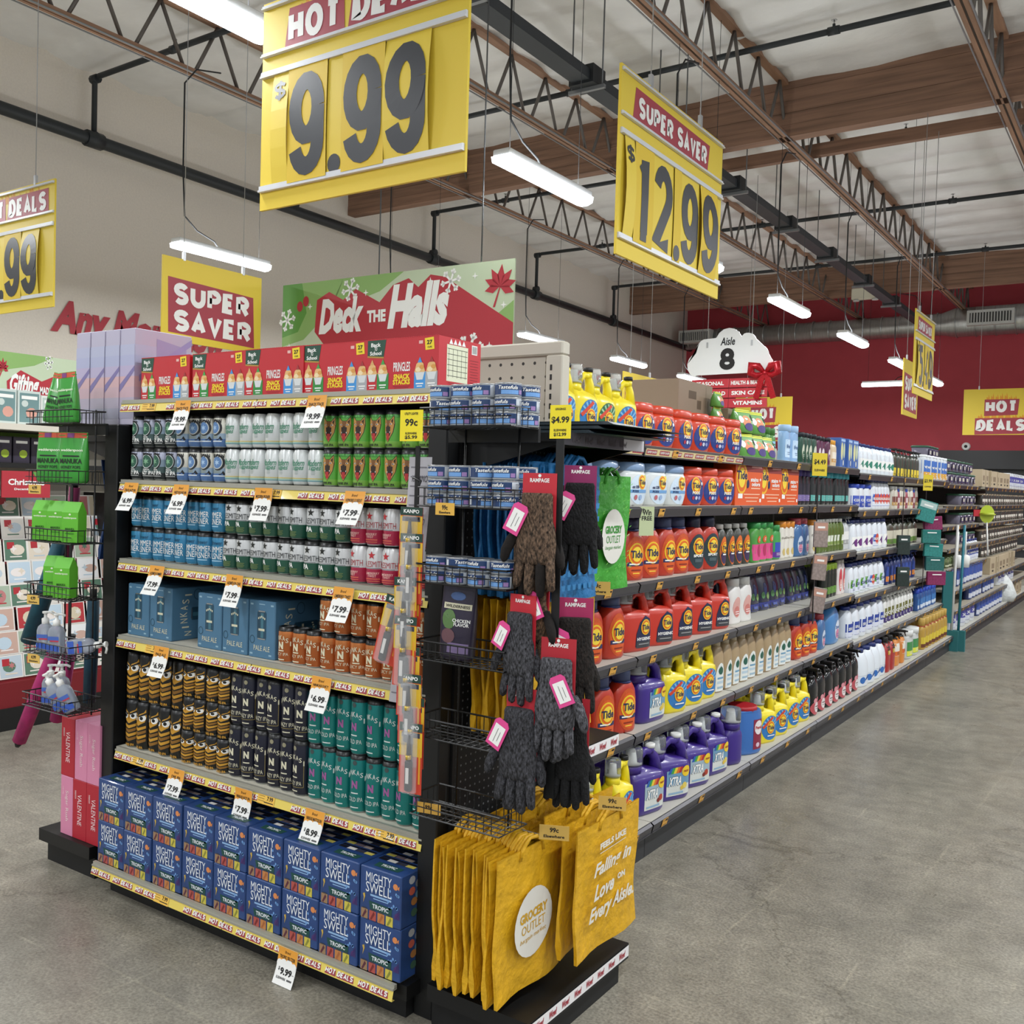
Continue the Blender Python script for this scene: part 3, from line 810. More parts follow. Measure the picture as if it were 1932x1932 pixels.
def d_hazy(b, mp, h, r):
    b.disc(mp, 0, h * .60, .029, .033, M('#15191a', .4), .0003, 20, 4); b.disc(mp, 0, h * .60, .024, .027, M('#cfd4d2', .4), .0006, 20, 3)
    b.disc(mp, .001, h * .60, .021, .024, M('#2f5b48', .4), .0009, 20, 3); b.star(mp, 0, h * .6, .014, M('#7fae8a', .5), .0013, 6)
    b.text(mp, 'HAZY IPA', 0, h * .24, .062, .015, WHITE, .0008); b.text(mp, 'STRATA', 0, h * .34, .03, .006, WHITE, .0008)
    b.text(mp, 'PELICAN', 0, h * .83, .045, .009, INK, .0008, .05); lines(b, mp, .005, h * .14, .05, 1, WHITE)
can('can_hazy', H12, R12, [(.16, '#22292b'), (.42, '#435a58'), (.72, '#8497a6'), (1, '#a9adc0')], d_hazy)
def d_pel(b, mp, h, r):
    b.text(mp, 'PELICAN', 0, h * .80, .055, .014, INK, .0008, .06)
    b.disc(mp, .004, h * .60, .027, .029, M('#23262a', .4), .0003, 20, 4); b.disc(mp, 0, h * .60, .022, .024, M('#cfd0c8', .4), .0006, 20, 3); b.disc(mp, 0, h * .60, .019, .021, M('#5f84b4', .4), .0009, 20, 3)
    b.star(mp, 0, h * .6, .012, M('#a8c4e0', .5), .0013, 6)
    b.poly(mp, [(.006, .03), (.014, .028), (.024, .044), (.034, .03), (.026, .028), (.022, .034)], INK, .0006)
    lines(b, mp, -.006, h * .36, .045, 3, M('#8a8a60', .5)); b.rect(mp, 0, h * .2, .06, .004, M('#d6dde2', .5), .0005, 8)
can('can_pel', H12, R12, [(.20, '#5578ab'), (.42, '#93a9bd'), (1, '#cbc9bd')], d_pel)
def d_mod(b, mp, h, r):
    g = M('#4f8f73', .5)
    b.text(mp, 'Modern', 0, h * .63, .058, .022, g, .0008, .02, .35); b.text(mp, 'Times', .004, h * .50, .046, .017, g, .0008, .02, .35)
    lines(b, mp, 0, h * .41, .016, 4, M('#9aa7a2', .5)); b.text(mp, 'BEER', 0, h * .44, .012, .006, g, .0009)
    for z, c in ((.20, '#cdb964'), (.165, '#9fc3ae'), (.13, '#55909a')): b.rect(mp, 0, h * z, 2 * PI * r * .98, .003, M(c, .5), .0004, 20)
can('can_mod', H12, R12, [(1, '#d3d7d6')], d_mod, False)
def d_dog(b, mp, h, r):
    tan = M('#c08a48', .6); dk = M('#2b1d14', .6); red = M('#b02a2e', .5); brn = M('#7a5028', .6)
    def P(pts, m, o): b.poly(mp, [(x * .001, h * .5 + z * .001) for x, z in pts], m, o)
    P([(-24, 18), (-20, 44), (-8, 30), (8, 30), (22, 46), (25, 16), (20, -8), (8, -30), (0, -42), (-8, -30), (-20, -8)], dk, .0004)
    P([(-22, 17), (-19, 40), (-8, 28)], tan, .0008); P([(23, 16), (21, 42), (9, 28)], tan, .0008); P([(18, 20), (19, 36), (12, 27)], dk, .0011)
    P([(-21, 16), (-8, 28), (8, 28), (22, 15), (18, -8), (7, -28), (0, -40), (-7, -28), (-18, -8)], tan, .0007)
    P([(-8, 26), (0, 30), (8, 26), (5, 8), (-5, 8)], brn, .001); P([(-10, 8), (0, 13), (10, 8), (9, -6), (0, -11), (-9, -6)], dk, .0012)
    for s in (-1, 1): b.disc(mp, s * .011, h * .5 + .017, .004, .0026, WHITE, .0013, 8); b.disc(mp, s * .0105, h * .5 + .017, .0022, .0022, INK, .0016, 8)
    P([(-12, -8), (12, -8), (8, -20), (0, -25), (-8, -20)], dk, .001); P([(-6, -12), (6, -12), (5, -30), (0, -36), (-5, -30)], red, .0014)
    for s in (-1, 1): P([(s * 10, -7), (s * 7, -7), (s * 8.5, -13)], WHITE, .0015)
    b.text(mp, 'DANK IPA', -.004, h * .10, .042, .008, INK, .0008)
can('can_dog', H12, R12, [(.1, '#7fb24a'), (.92, '#5fa83f'), (1, '#3f8a35')], d_dog)
def d_sum(b, mp, h, r):
    lb = M('#9cc4dc', .5)
    b.text(mp, 'SUMMER', 0, h * .54, .070, .022, WHITE, .0008, .0); b.text(mp, 'PILSNER', 0, h * .34, .070, .022, WHITE, .0008, .0)
    b.text(mp, 'Brewer', .0, h * .74, .045, .016, M('#123a5a', .5), .0008, .0); b.rect(mp, 0, h * .20, .045, .004, lb, .0006, 6); lines(b, mp, 0, h * .14, .05, 2, M('#2f7fa8', .5))
can('can_sum', H12, R12, [(1, '#2f7ea6')], d_sum)
def d_ale(c1, c2):
    def f(b, mp, h, r):
        b.star(mp, -.004, h * .78, .014, M(c1, .5), .001, 5, .4); b.text(mp, 'ALESMITH', 0, h * .55, .076, .019, M(c2, .5), .0008, .0); b.rect(mp, 0, h * .44, .055, .003, M('#8a8d90', .5), .0006, 6)
        if c1 == '#c03038':
            b.text(mp, 'LIMEBERRY\nTWIST', -.002, h * .27, .05, .016, M('#f0c0b8', .5), .0008, .01); b.rect(mp, 0, h * .16, .05, .003, M('#d86a50', .5), .0006, 6); b.rect(mp, 0, h * .10, .05, .0022, M('#d86a50', .5), .0006, 6)
        else:
            b.text(mp, 'IPA', -.012, h * .32, .03, .017, WHITE, .0008, .03); lines(b, mp, 0, h * .22, .04, 4, M('#7d8a4a', .5), .0045)
    return f
can('can_ale', H12, R12, [(.40, '#245745'), (1, '#d0d2d2')], d_ale('#1a1d1a', '#23262a'))
can('can_red', H12, R12, [(.40, '#b02c4c'), (1, '#d4d4d4')], d_ale('#c03038', '#a8323c'), False)
def d_nink(col, line, small):
    def f(b, mp, h, r):
        m = M(col, .5)
        s = 'NINKASI'
        for i, c in enumerate(s):
            u = (i - 3) / 3; b.text(mp, c, u * .036, h * .72 - .17 * h * u * u * (.122 / h), .010 if c != 'I' else .004, .016, m, .0008, .01)
        b.text(mp, 'N', 0, h * .50, .022, .026, m if small else M('#9a5a92', .5), .0008, .06)
        b.text(mp, line, 0, h * .24, .058, .014, m, .0008, .0); b.rect(mp, 0, h * .35, .026, .004, m, .0007, 4); b.rect(mp, 0, h * .10, .03, .0035, m, .0007, 4)
        if h > .15: b.disc(mp, 0, h * .88, .008, .008, M('#8f8a70' if small else '#3a4a4a', .5), .0007, 12)
    return f
can('can_org', H12, R12, [(.8, '#b5612d'), (1, '#c8793e')], d_nink('#ded7b8', 'JUICY IPA', True), metal=.55)
def d_navy(b, mp, h, r):
    g = M('#8f7f4a', .5)
    for u in (-.036, .036): b.rect(mp, u, h * .42, .0018, h * .5, g, .0007, 1, 3)
    b.rect(mp, 0, h * .17, .072, .0018, g, .0007, 8)
    d_nink('#d8d3b8', 'HAZY IPA', True)(b, mp, h, r)
can('can_navy', H19, R12, [(1, '#181a2c')], d_navy)
can('can_teal', H19, R12, [(1, '#17807c')], d_nink('#cfd8d4', 'COLD IPA', False), metal=.55)
def d_owl(b, mp, h, r):
    g = M('#c8932e', .5); d = M('#8a5f1c', .5); k = h / .187
    def P(pts, m, o): b.poly(mp, [(x * .001, h * .5 + z * .001 * k) for x, z in pts], m, o)
    P([(-34, 70), (-26, 58), (-6, 50), (0, 40), (6, 50), (26, 58), (34, 70), (36, 40), (30, 20), (14, 12), (0, 4), (-14, 12), (-30, 20), (-36, 40)], g, .0004)
    for s in (-1, 1):
        b.disc(mp, s * .019, h * .5 + .036 * k, .015, .014 * k, WHITE, .0009, 16, 2); b.disc(mp, s * .016, h * .5 + .035 * k, .007, .007 * k, INK, .0013, 12)
        P([(s * 36, 58), (s * 3, 44), (s * 3, 38), (s * 36, 50)], INK, .0016)
    P([(-5, 36), (5, 36), (0, 18)], d, .0012)
    for j in range(4):
        z = -4 - j * 17
        P([(-34, z + 10), (0, z), (34, z + 10), (34, z), (0, z - 12), (-34, z)], g if j % 2 == 0 else d, .0006)
    b.text(mp, 'OWD IPA', 0, h * .07, .045, .010, g, .0008, .03)
can('can_owl', H19, R12, [(1, '#15140f')], d_owl); can('can_owls', H12, R12, [(1, '#15140f')], d_owl)
CANL = dict(can_hazy='dark grey can with green round badge', can_pel='silver and blue can with blue round badge', can_mod='pale silver can with green script', can_dog='green can with a dog head',
            can_sum='blue summer pilsner can', can_ale='silver and green IPA can with black star', can_red='silver and red can with red star', can_org='copper orange can', can_owl='tall black owl can',
            can_owls='short black owl can', can_navy='tall navy blue can', can_teal='tall teal can')
def canrow(seq, z, x0, x1, row, shelf, y=EYS + .052):
    n = sum(c for _, c in seq); p = (x1 - x0) / n; i = 0
    for kind, cnt in seq:
        for k in range(cnt):
            if kind:
                place(kind, (x0 + p * (i + .5) + random.uniform(-.0015, .0015), y + random.uniform(-.004, .006), z), random.uniform(-.25, .35),
                      '%s, %s, %s row, %s' % (CANL[kind], nth(k, cnt), row, shelf), 'can', CANL[kind] + 's on the ' + shelf)
            i += 1
A2, B2 = EX0 + .015, EX1 - .0
for row, dz in (('lower', 0), ('upper', .1265)):
    canrow([('can_hazy', 4), ('can_pel', 4), ('can_mod', 7), ('can_dog', 7)], SHZ[1] + dz, A2, B2, row, 'second shelf')
    canrow([('can_sum', 8), ('can_ale', 9), ('can_red', 5)], SHZ[2] + dz, A2, B2, row, 'third shelf')
canrow([('can_org', 10)], SHZ[3], -2.555, B2, 'lower', 'fourth shelf'); canrow([('can_org', 7)], SHZ[3] + .1265, -2.352, B2, 'upper', 'fourth shelf')
for row, dz in (('lower', 0), ('upper', .190)):
    canrow([('can_owl', 5)], SHZ[4] + dz, A2, A2 + .345, row, 'fifth shelf')
    canrow([('can_navy', 6), ('can_teal', 8)], SHZ[4] + dz, -2.80, B2 + .01, row, 'fifth shelf')
for row, dz in (('lower', 0), ('middle', .126), ('upper', .252)):
    canrow([('can_owls', 4)], SHZ[4] + dz, A2 + .345, -2.80, row, 'fifth shelf')

# ---------------------------------------------------------------- snack boxes on the top shelf
w, d, h = .298, .22, .17
PRED = M('#c2202b', .45, coat=.2)
b = MB(); b.box(-w / 2, w / 2, 0, d, 0, h, PRED); body = b
p = MB(); mp = front(0)
p.poly(mp, [(-.148, .168), (-.068, .168), (-.078, .112), (-.148, .118)], M('#1d4a38', .5)); p.poly(mp, [(-.148, .119), (-.076, .113), (-.078, .108), (-.148, .113)], M('#b08a3a', .5))
for s, z, ww in (('Back', .153, .042), ('TO', .140, .012), ('School', .126, .05)): p.text(mp, s, -.112, z, ww, .013, WHITE, .001, .03)
p.text(mp, 'PRINGLES', .0, .078, .07, .03, WHITE, .001, .02); YT = M('#f2d52a', .5)
p.text(mp, 'SNACK\nSTACKS', .0, .038, .072, .034, YT, .001, .05); lines(p, mp, 0, .016, .07, 2, M('#7a1218', .5), .005)
p.poly(mp, [(.092, .163), (.128, .166), (.132, .128), (.096, .126)], YT, .0008); p.text(mp, '27', .112, .150, .022, .014, INK, .0012, .04); p.text(mp, 'CUPS', .113, .135, .018, .006, INK, .0012)
p.rect(mp, .077, .152, .016, .010, M('#e8b8b0', .5), .0008)
p.poly(mp, [(-.105, 0), (-.055, 0), (-.055, .06), (-.105, .06)], M('#2f8a3c', .5), .0007); p.poly(mp, [(.052, 0), (.098, 0), (.098, .06), (.052, .06)], M('#3f93d6', .5), .0007); p.poly(mp, [(.098, 0), (.146, 0), (.146, .06), (.098, .06)], M('#a9adb0', .5), .0007)
for cx, tip in ((-.126, '#d9a868'), (-.08, '#3fa048'), (.075, '#3f93d6'), (.122, '#a03030')):
    p.poly(mp, [(cx - .02, .06), (cx - .012, .034), (cx + .012, .034), (cx + .02, .06)], M('#d8dcdc', .5), .001)
    p.poly(mp, [(cx - .022, .058), (cx + .022, .058), (cx + .014, .085), (cx, .094), (cx - .014, .084)], M('#e4b878', .5), .0012); p.disc(mp, cx - .006, .066, .011, .008, M('#f2dcae', .5), .0016, 8); p.disc(mp, cx + .008, .074, .010, .007, M('#d89a4a', .5), .0018, 8)
    p.poly(mp, [(cx - .009, .088), (cx + .009, .088), (cx, .106)], M(tip, .5), .0014); p.rect(mp, cx, .022, .03, .004, WHITE, .001); p.rect(mp, cx, .014, .022, .003, WHITE, .001)
sd = sidef(w / 2)
p.rect(sd, .095, .09, .11, .115, M('#dfe2c4', .5))
for k in range(6): p.rect(sd, .095, .135 - k * .017, .104, .0014, INK, .001)
for k in range(5): p.rect(sd, .05 + k * .022, .09, .0012, .09, INK, .001)
for k in range(4): p.poly(sd, [(.05 + k * .022, .15), (.07 + k * .022, .15), (.06 + k * .022, .167)], WHITE, .001)
lines(p, sd, .095, .027, .09, 3, M('#6a1015', .5), .006); p.rect(sd, .185, .145, .03, .03, WHITE)
for k in range(5): p.rect(sd, .175 + k * .005, .145, .002, .024, INK, .001)
lines(p, sd, .185, .11, .045, 10, M('#7a141a', .5), .009)
for k in range(30): p.box(-w / 2 + k * .01, -w / 2 + k * .01 + .005, -.001, .004, h - .001, h + .0012, PRED)
proto('snackbox', 'snack_box', ('carton', body), ('printed_panel', p))
for i, (x0, x1) in enumerate(((-3.40, -3.092), (-3.088, -2.782), (-2.778, -2.488), (-2.484, -2.188), (-2.184, -1.895))):
    place('snackbox', ((x0 + x1) / 2, 2.365 + .004 * (i % 2), SHZ[0]), 0, 'red multipack carton of snack cups, %s of five' % nth(i, 5), 'box', 'red snack cartons')
# ---------------------------------------------------------------- pale ale cartons
w, d, h = .135, .27, .205
AB = M('#4a7593', .55, noise=(8, .08)); AD = M('#21475c', .5); AC = M('#d6d3b8', .5)
b = MB(); b.box(-w / 2, w / 2, 0, d, 0, h, AB, .003)
p = MB(); mp = front(0)
def minican(p, mp, cx, cz, W, Hh, vert=True):
    q = (lambda u, v: (cx + u, cz + v)) if vert else (lambda u, v: (cx + v, cz - u))
    def P(pts, m, o): p.poly(mp, [q(u, v) for u, v in pts], m, o)
    P([(-W * .38, -Hh / 2), (W * .38, -Hh / 2), (W / 2, -Hh * .45), (W / 2, Hh * .43), (W * .36, Hh / 2), (-W * .36, Hh / 2), (-W / 2, Hh * .43), (-W / 2, -Hh * .45)], AD, .0007)
    P([(-W * .1, -Hh * .44), (W * .2, -Hh * .44), (W * .2, Hh * .42), (-W * .1, Hh * .42)], M('#3f6f80', .4), .001); P([(-W * .36, Hh * .46), (W * .36, Hh * .46), (W * .36, Hh / 2), (-W * .36, Hh / 2)], LID, .0012); P([(-W * .38, -Hh / 2), (W * .38, -Hh / 2), (W * .44, -Hh * .46), (-W * .44, -Hh * .46)], LID, .0012)
    P([(-W * .34, -Hh * .2), (W * .34, -Hh * .2), (W * .34, -Hh * .12), (-W * .34, -Hh * .12)], AC, .0013)
    for k in range(5): u = (k - 2) * W * .17; P([(u - .0025, Hh * (.26 - .03 * abs(k - 2))), (u + .0025, Hh * (.26 - .03 * abs(k - 2))), (u + .0025, Hh * (.33 - .03 * abs(k - 2))), (u - .0025, Hh * (.33 - .03 * abs(k - 2)))], AC, .0013)
minican(p, mp, 0, .118, .046, .102); p.text(mp, 'PALE ALE', .002, .036, .082, .018, AC, .001, .0)
for x, z in ((-.052, .19), (.052, .19), (-.052, .014), (.045, .014)): p.rect(mp, x, z, .014, .006, M('#8fb0c2', .5))
p.rect(mp, 0, .192, .03, .003, M('#8fb0c2', .5))
n = 16; pts = [(-.048 + .013 * math.cos(2 * PI * j / n), .064 + .015 * math.sin(2 * PI * j / n)) for j in range(n)]; ptsi = [(-.048 + .010 * math.cos(2 * PI * j / n), .064 + .012 * math.sin(2 * PI * j / n)) for j in range(n)]
p.d2(mp, pts + ptsi, [(j, (j + 1) % n, n + (j + 1) % n, n + j) for j in range(n)], AD)
sd = sidef(w / 2); sq = lambda u, v, o: sd(.04 - v + .02, u + .10, o)
for i, c in enumerate('NINKASI'):
    u = (i - 3) / 3; p.text(sq, c, u * .075, .006 - .022 * u * u, .017 if c != 'I' else .006, .032, AC, .001, .0)
minican(p, sd, .15, .10, .05, .12, False); p.disc(sd, .12, .175, .02, .022, AD, .0006); p.disc(sd, .12, .175, .017, .019, AB, .0009)
proto('alecarton', 'beer_carton', ('carton', b), ('printed_panel', p))
for i, (x, y, r) in enumerate(((-3.345, 2.335, 0), (-3.205, 2.335, 0), (-2.915, 2.335, 0), (-2.775, 2.335, 0), (-2.632, 2.335, 0))):
    place('alecarton', (x, y, SHZ[3]), r, 'blue pale ale carton, %s of five' % nth(i, 5), 'box', 'blue pale ale cartons')
# ---------------------------------------------------------------- blue seltzer cartons on the base
w, d, h = .168, .30, .163
MS1 = M('#27467e', .45, noise=(14, .28), coat=.2); MS2 = M('#1c2d5c', .5); MSG = M('#1d4a44', .5); MW = M('#e9edf2', .5)
b = MB(); b.box(-w / 2, w / 2, 0, d, 0, h, MS1, .003)
p = MB(); mp = front(0)
p.text(mp, 'MIGHTY', -.006, .134, .104, .030, MW, .001, .0); p.text(mp, 'SWELL', -.006, .102, .104, .032, MW, .001, .0); p.rect(mp, .003, .079, .085, .006, M('#8fb4dc', .5)); p.rect(mp, .003, .07, .06, .003, M('#8fb4dc', .5))
p.poly(mp, [(-.045, .06), (.05, .058), (.048, .034), (-.04, .036)], MSG, .0008); p.text(mp, 'TROPIC', .003, .047, .066, .014, MW, .0014, .02)
for k, (c, c2) in enumerate((('#9a7a5a', '#5a2a3a'), ('#b0524a', '#7a2a2c'), ('#c08048', '#a8643a'), ('#cdbf4e', '#8a8a3a'))):
    x = -.062 + k * .034; p.rect(mp, x, .016, .028, .03, M(c, .45), .0008); p.poly(mp, [(x - .01, .004), (x + .004, .03), (x + .009, .022), (x - .004, .002)], M(c2, .45), .0012); p.rect(mp, x, .033, .018, .004, M('#3a3a40', .4), .001)
p.disc(mp, .062, .128, .010, .010, M('#d98a52', .5), .001, 10); p.poly(mp, [(.069, .126), (.078, .134), (.076, .120)], M('#d98a52', .5), .001); p.poly(mp, [(-.068, .048), (-.06, .07), (-.062, .08), (-.07, .076), (-.066, .066)], M('#c8a84a', .5), .001)
random.seed(4)
for k in range(12): p.disc(mp, random.uniform(.03, .078), random.uniform(.05, .115), .004, .005, M('#6f9cd4', .5), .0008, 7)
for k in range(4): p.poly(mp, [(.058 + k * .006, .03), (.062 + k * .006, .03), (.07 + k * .003, .05 + .006 * k), (.062 + k * .005, .045)], M('#4a2f6a', .5), .0009)
tp = topf(h); p.poly(tp, [(-.045, .018), (.05, .02), (.054, .05), (-.05, .05)], MSG, .0008); p.text(tp, 'TROPIC', .002, .036, .06, .015, MW, .0014, .02)
for j in range(6):
    for k in range(4):
        c = ('#1a1a20', '#b8a89c', '#7a6a70', '#c8bc5a', '#3a3a44', '#d8d4cc')[(j * 3 + k * 5) % 6]; p.rect(tp, -.056 + k * .037, .078 + j * .037, .034, .017, M(c, .4), .0008); p.rect(tp, -.056 + k * .037, .094 + j * .037, .034, .010, M('#14151c', .4), .0008)
sd = sidef(w / 2)
for k, c in enumerate(('#9aa0a8', '#6a6e78', '#b0584a', '#5a7a8a', '#9a6a3a', '#d0d0d0', '#3a5a4a', '#a8483a')):
    p.disc(sd, .05 + (k % 2) * .03 + .01 * (k // 4), .14 - .017 * k, .015, .013, M(c, .5), .0008 + .0003 * k, 9)
proto('seltzer', 'seltzer_carton', ('carton', b), ('printed_panel', p))
for r, row in enumerate(('lower', 'upper')):
    for i in range(9):
        place('seltzer', (EX0 + .088 + i * .1738, 2.222 + random.uniform(0, .006), DECK + r * .1645), 0, 'blue tropic seltzer carton, %s, %s row' % (nth(i, 9), row), 'box', 'blue seltzer cartons')
# ---------------------------------------------------------------- swinging price tags
def hangtag(price, top, label, loc, tilt, cat='price tag'):
    W, H = .088, .112; b = MB()
    OR = M('#e8a13c', .5); n = 6
    def cm(u, v, o):            # card bows outward towards its foot
        q = -v / H; return (u, -.028 * q * q - .004 - o, v)
    b.rect(cm, 0, -H / 2, W, H, WHITE, 0, 1, n); b.rect(lambda u, v, o: (cm(u, v, 0)[0], cm(u, v, 0)[1] + .001, v), 0, -H / 2, W, H, WHITE, 0, 1, n)
    b.rect(cm, 0, -H * .21, W, H * .42, OR, .0004, 1, 3)
    for k, (x, r) in enumerate(((-.033, .012), (-.014, .016), (.010, .018), (.032, .012))): b.disc(cm, x, -H * .48 + .002, r, r, WHITE, .0008, 12)
    for k in range(3): b.rect(cm, -.03 + k * .03, -H * .43, .018, .008, OR, .0007) if k != 1 else None
    b.text(cm, top, 0, -H * .27, min(.07, .0075 * len(top)), .011, INK, .0012, .02); b.text(cm, 'Brand', 0, -H * .12, .026, .009, INK, .0012, .0, .3)
    b.text(cm, '$', -.029, -H * .60, .006, .012, INK, .0013); b.text(cm, price, .004, -H * .64, .052, .021, INK, .0013, .04); b.rect(cm, .036, -H * .66, .008, .002, M('#888888', .6), .0012)
    b.text(cm, 'ELSEWHERE', -.012, -H * .82, .042, .007, INK, .0012, .02); b.rect(cm, .026, -H * .82, .022, .005, M('#555555', .6), .0012)
    o = obj('price_tag', b, None, loc, (-.06 + tilt, .0, .0)); tag(o, label, cat, 'swinging price tags')
def tx(px, py, Y=EYS): return px
for x, z, pr, tp_, lab in (
    (-3.03, SHZ[0], '9.99', 'SNACK STACK', 'orange and white 9.99 tag under the left snack cartons'), (-2.335, SHZ[0], '9.99', 'SNACK STACK', 'orange and white 9.99 tag under the right snack cartons'),
    (-3.335, SHZ[1], '6.99', 'STRATA HAZY IPA', 'orange and white 6.99 tag at the left end below the dark badge cans'), (-3.03, SHZ[1], '6.99', 'WEST BOUND IPA', 'orange and white 6.99 tag below the blue badge cans'),
    (-2.585, SHZ[1], '7.99', 'MODERN PILSNER', 'orange and white 7.99 tag below the pale script cans'), (-2.155, SHZ[1], '7.99', 'HOPWORKS CLOSEOUT', 'orange and white 7.99 tag below the green dog cans'),
    (-3.165, SHZ[2], '7.99', 'ALESMITH SUMMER', 'orange and white 7.99 tag below the summer pilsner cans'), (-2.725, SHZ[2], '7.99', 'ALESMITH IPA CANS', 'orange and white 7.99 tag below the black star cans'), (-2.195, SHZ[2], '7.99', 'LIMEBERRY TWIST', 'orange and white 7.99 tag below the red star cans'),
    (-3.13, SHZ[3], '6.99', 'PALE ALE', 'orange and white 6.99 tag below the pale ale cartons'), (-2.285, SHZ[3], '6.99', 'NINKASI JUICY', 'orange and white 6.99 tag below the copper cans'),
    (-3.025, SHZ[4], '7.99', 'OWL IPA', 'orange and white 7.99 tag below the owl cans'), (-2.655, SHZ[4], '7.99', 'NINKASI HAZY IPA', 'orange and white 7.99 tag below the navy cans'), (-2.30, SHZ[4], '8.99', 'NINKASI MASTODON', 'orange and white 8.99 tag below the teal cans')):
    hangtag(pr, tp_, lab, (x, EYS - .012, z - .012), random.uniform(-.1, .1))
hangtag('9.99', 'TROPIC SELTZER', 'orange and white 9.99 tag below the blue seltzer cartons', (-2.315, 2.20, DECK - .012), .05)
# ================================================================ aisle shelving (faces +X)
GX, GB = -1.944, -2.62          # shelf front, centre panel
GZ = [1.840, 1.566, 1.227, .892, .540]; GDECK = .165
RAIL = M('#4e4d51', .38, .55); RAILD = M('#3a393c', .4, .4); SHTOP = M('#c2bfb4', .5); KICK = M('#2e2f31', .55); BEIGE = M('#c3bdae', .6)
PEGW = dots('#b9b3a4', '#2a2926', .0254 * 2, .006, (0, 2)); PEGS = dots('#8f8a7e', '#2a2926', .0254 * 2, .005, (1, 2))
PT = M('#e2a94a', .5)
SL = 1.215
def rail(y0, y1, z, xf, n, seed, kind='plain'):
    b = MB(); rnd = random.Random(seed)
    b.add([(xf, y0, z - .002), (xf, y1, z - .002), (xf + .012, y1, z - .012), (xf + .012, y0, z - .012), (xf + .003, y0, z - .046), (xf + .003, y1, z - .046)],
          [(0, 3, 2, 1), (3, 4, 5, 2)], RAIL)
    b.box(xf - .004, xf + .006, y0, y1, z - .05, z - .046, RAIL)
    mp = lambda u, v, o: (xf + .0075 + v * .26 + o, u, z - .029 + v)
    if kind == 'saver':
        b.rect(mp, (y0 + y1) / 2, 0, y1 - y0 - .02, .030, M('#e0cf9a', .5), .0008)
        k = y0 + .07
        while k < y1 - .05:
            b.rect(mp, k, 0, .105, .020, SRED, .0014); b.bold(mp, 'SUPER SAVER', k, 0, .092, .011, WHITE, .002, .22); k += .135
    for k in range(n):
        u = y0 + (y1 - y0) * (k + rnd.uniform(.25, .75)) / n
        b.rect(mp, u, -.002, .058, .040, PT, .003); b.rect(mp, u + .012, .008, .024, .009, INK, .0036); b.rect(mp, u, -.012, .04, .003, M('#6a5020', .6), .0036); b.rect(mp, u - .016, .008, .016, .002, M('#6a5020', .6), .0036)
    return b
for i in range(7):
    y0 = 2.685 + SL * i; y1 = y0 + SL - .004
    t = empty('shelving_section', (0, 0, 0))
    b = MB(); b.box(GB, -1.871, y0, y1, 0, .11, KICK); obj('kick_panel', b, t)
    b = MB(); b.box(GB, -1.842, y0, y1, .11, GDECK, RAILD); b.box(GB, -1.845, y0, y1, GDECK, GDECK + .001, SHTOP); dk = obj('base_deck', b, t)
    obj('price_rail', rail(y0 + .004, y1 - .004, GDECK, -1.842, 3, 90 + i, 'plain'), dk)
    b = MB(); b.box(GB - .03, GB, y0, y1, .1, 1.98, PEGS); obj('back_panel', b, t)
    b = MB(); b.box(GB - .035, GB + .03, y0 - .015, y0 + .015, 0, 1.99, BEIGE); obj('upright', b, t)
    for k, z in enumerate(GZ):
        if i >= 4: z -= .03 + (.01 if k == 1 else 0)
        b = MB(); b.box(GB, GX - .002, y0 + .004, y1 - .004, z - .028, z - .001, RAILD); b.box(GB, GX, y0 + .004, y1 - .004, z - .001, z, SHTOP); sh = obj('shelf', b, t)
        obj('price_rail', rail(y0 + .004, y1 - .004, z, GX, 3 if k else 2, i * 10 + k, 'saver' if (k == 0 and i < 2) else 'plain'), sh)
    tag(t, 'grey aisle shelving section full of cleaning products, %s from the near end' % ORD[i], 'shelving', 'aisle shelving sections')
# beige pegboard end panel standing above the beer display
t = empty('pegboard_screen', (-2.62, 3.0, 0))
b = MB(); b.box(-.79, .72, 0, .02, 1.2, 2.12, PEGW); obj('pegboard', b, t)
b = MB(); b.box(-.80, .80, -.015, .04, 2.12, 2.17, BEIGE, .006); obj('top_cap', b, t)
for x in (-.80, .73):
    b = MB(); b.box(x, x + .07, -.015, .04, 0, 2.12, BEIGE, .004)
    for k in range(20): b.box(x + .02, x + .028, -.0165, -.014, 1.4 + k * .035, 1.42 + k * .035, INK)
    obj('slotted_upright', b, t)
tag(t, 'beige pegboard end panel behind the stacked cat food tins', 'panel')

# ---------------------------------------------------------------- product builders (front = -Y)
def ring(a, c, cx, z, n, seg=20, cy=0.):
    out = []
    for j in range(seg):
        q = 2 * PI * j / seg; co, si = math.cos(q), math.sin(q)
        out.append((cx + a * math.copysign(abs(co) ** (2 / n), co), cy + c * math.copysign(abs(si) ** (2 / n), si), z))
    return out
def shell(b, secs, m, n=3., seg=20, ms=None):
    """loft of (z, half width, half depth, centre x); returns the mapper of its front"""
    b.loft([ring(s[1], s[2], s[3] if len(s) > 3 else 0, s[0], n, seg) for s in secs], m, True, (1, 1), ms)
    def mp(u, v, o):
        for i in range(len(secs) - 1):
            if v <= secs[i + 1][0] or i == len(secs) - 2: break
        p, q = secs[i], secs[i + 1]; w = min(1, max(0, (v - p[0]) / max(q[0] - p[0], 1e-6)))
        a = p[1] + w * (q[1] - p[1]); c = p[2] + w * (q[2] - p[2]); cx = (p[3] if len(p) > 3 else 0); cx += w * ((q[3] if len(q) > 3 else 0) - cx)
        k = min(1, abs((u - cx) / a))
        return (u, -c * (1 - k ** n) ** (1 / n) - o, v)
    mp.du = .018
    return mp
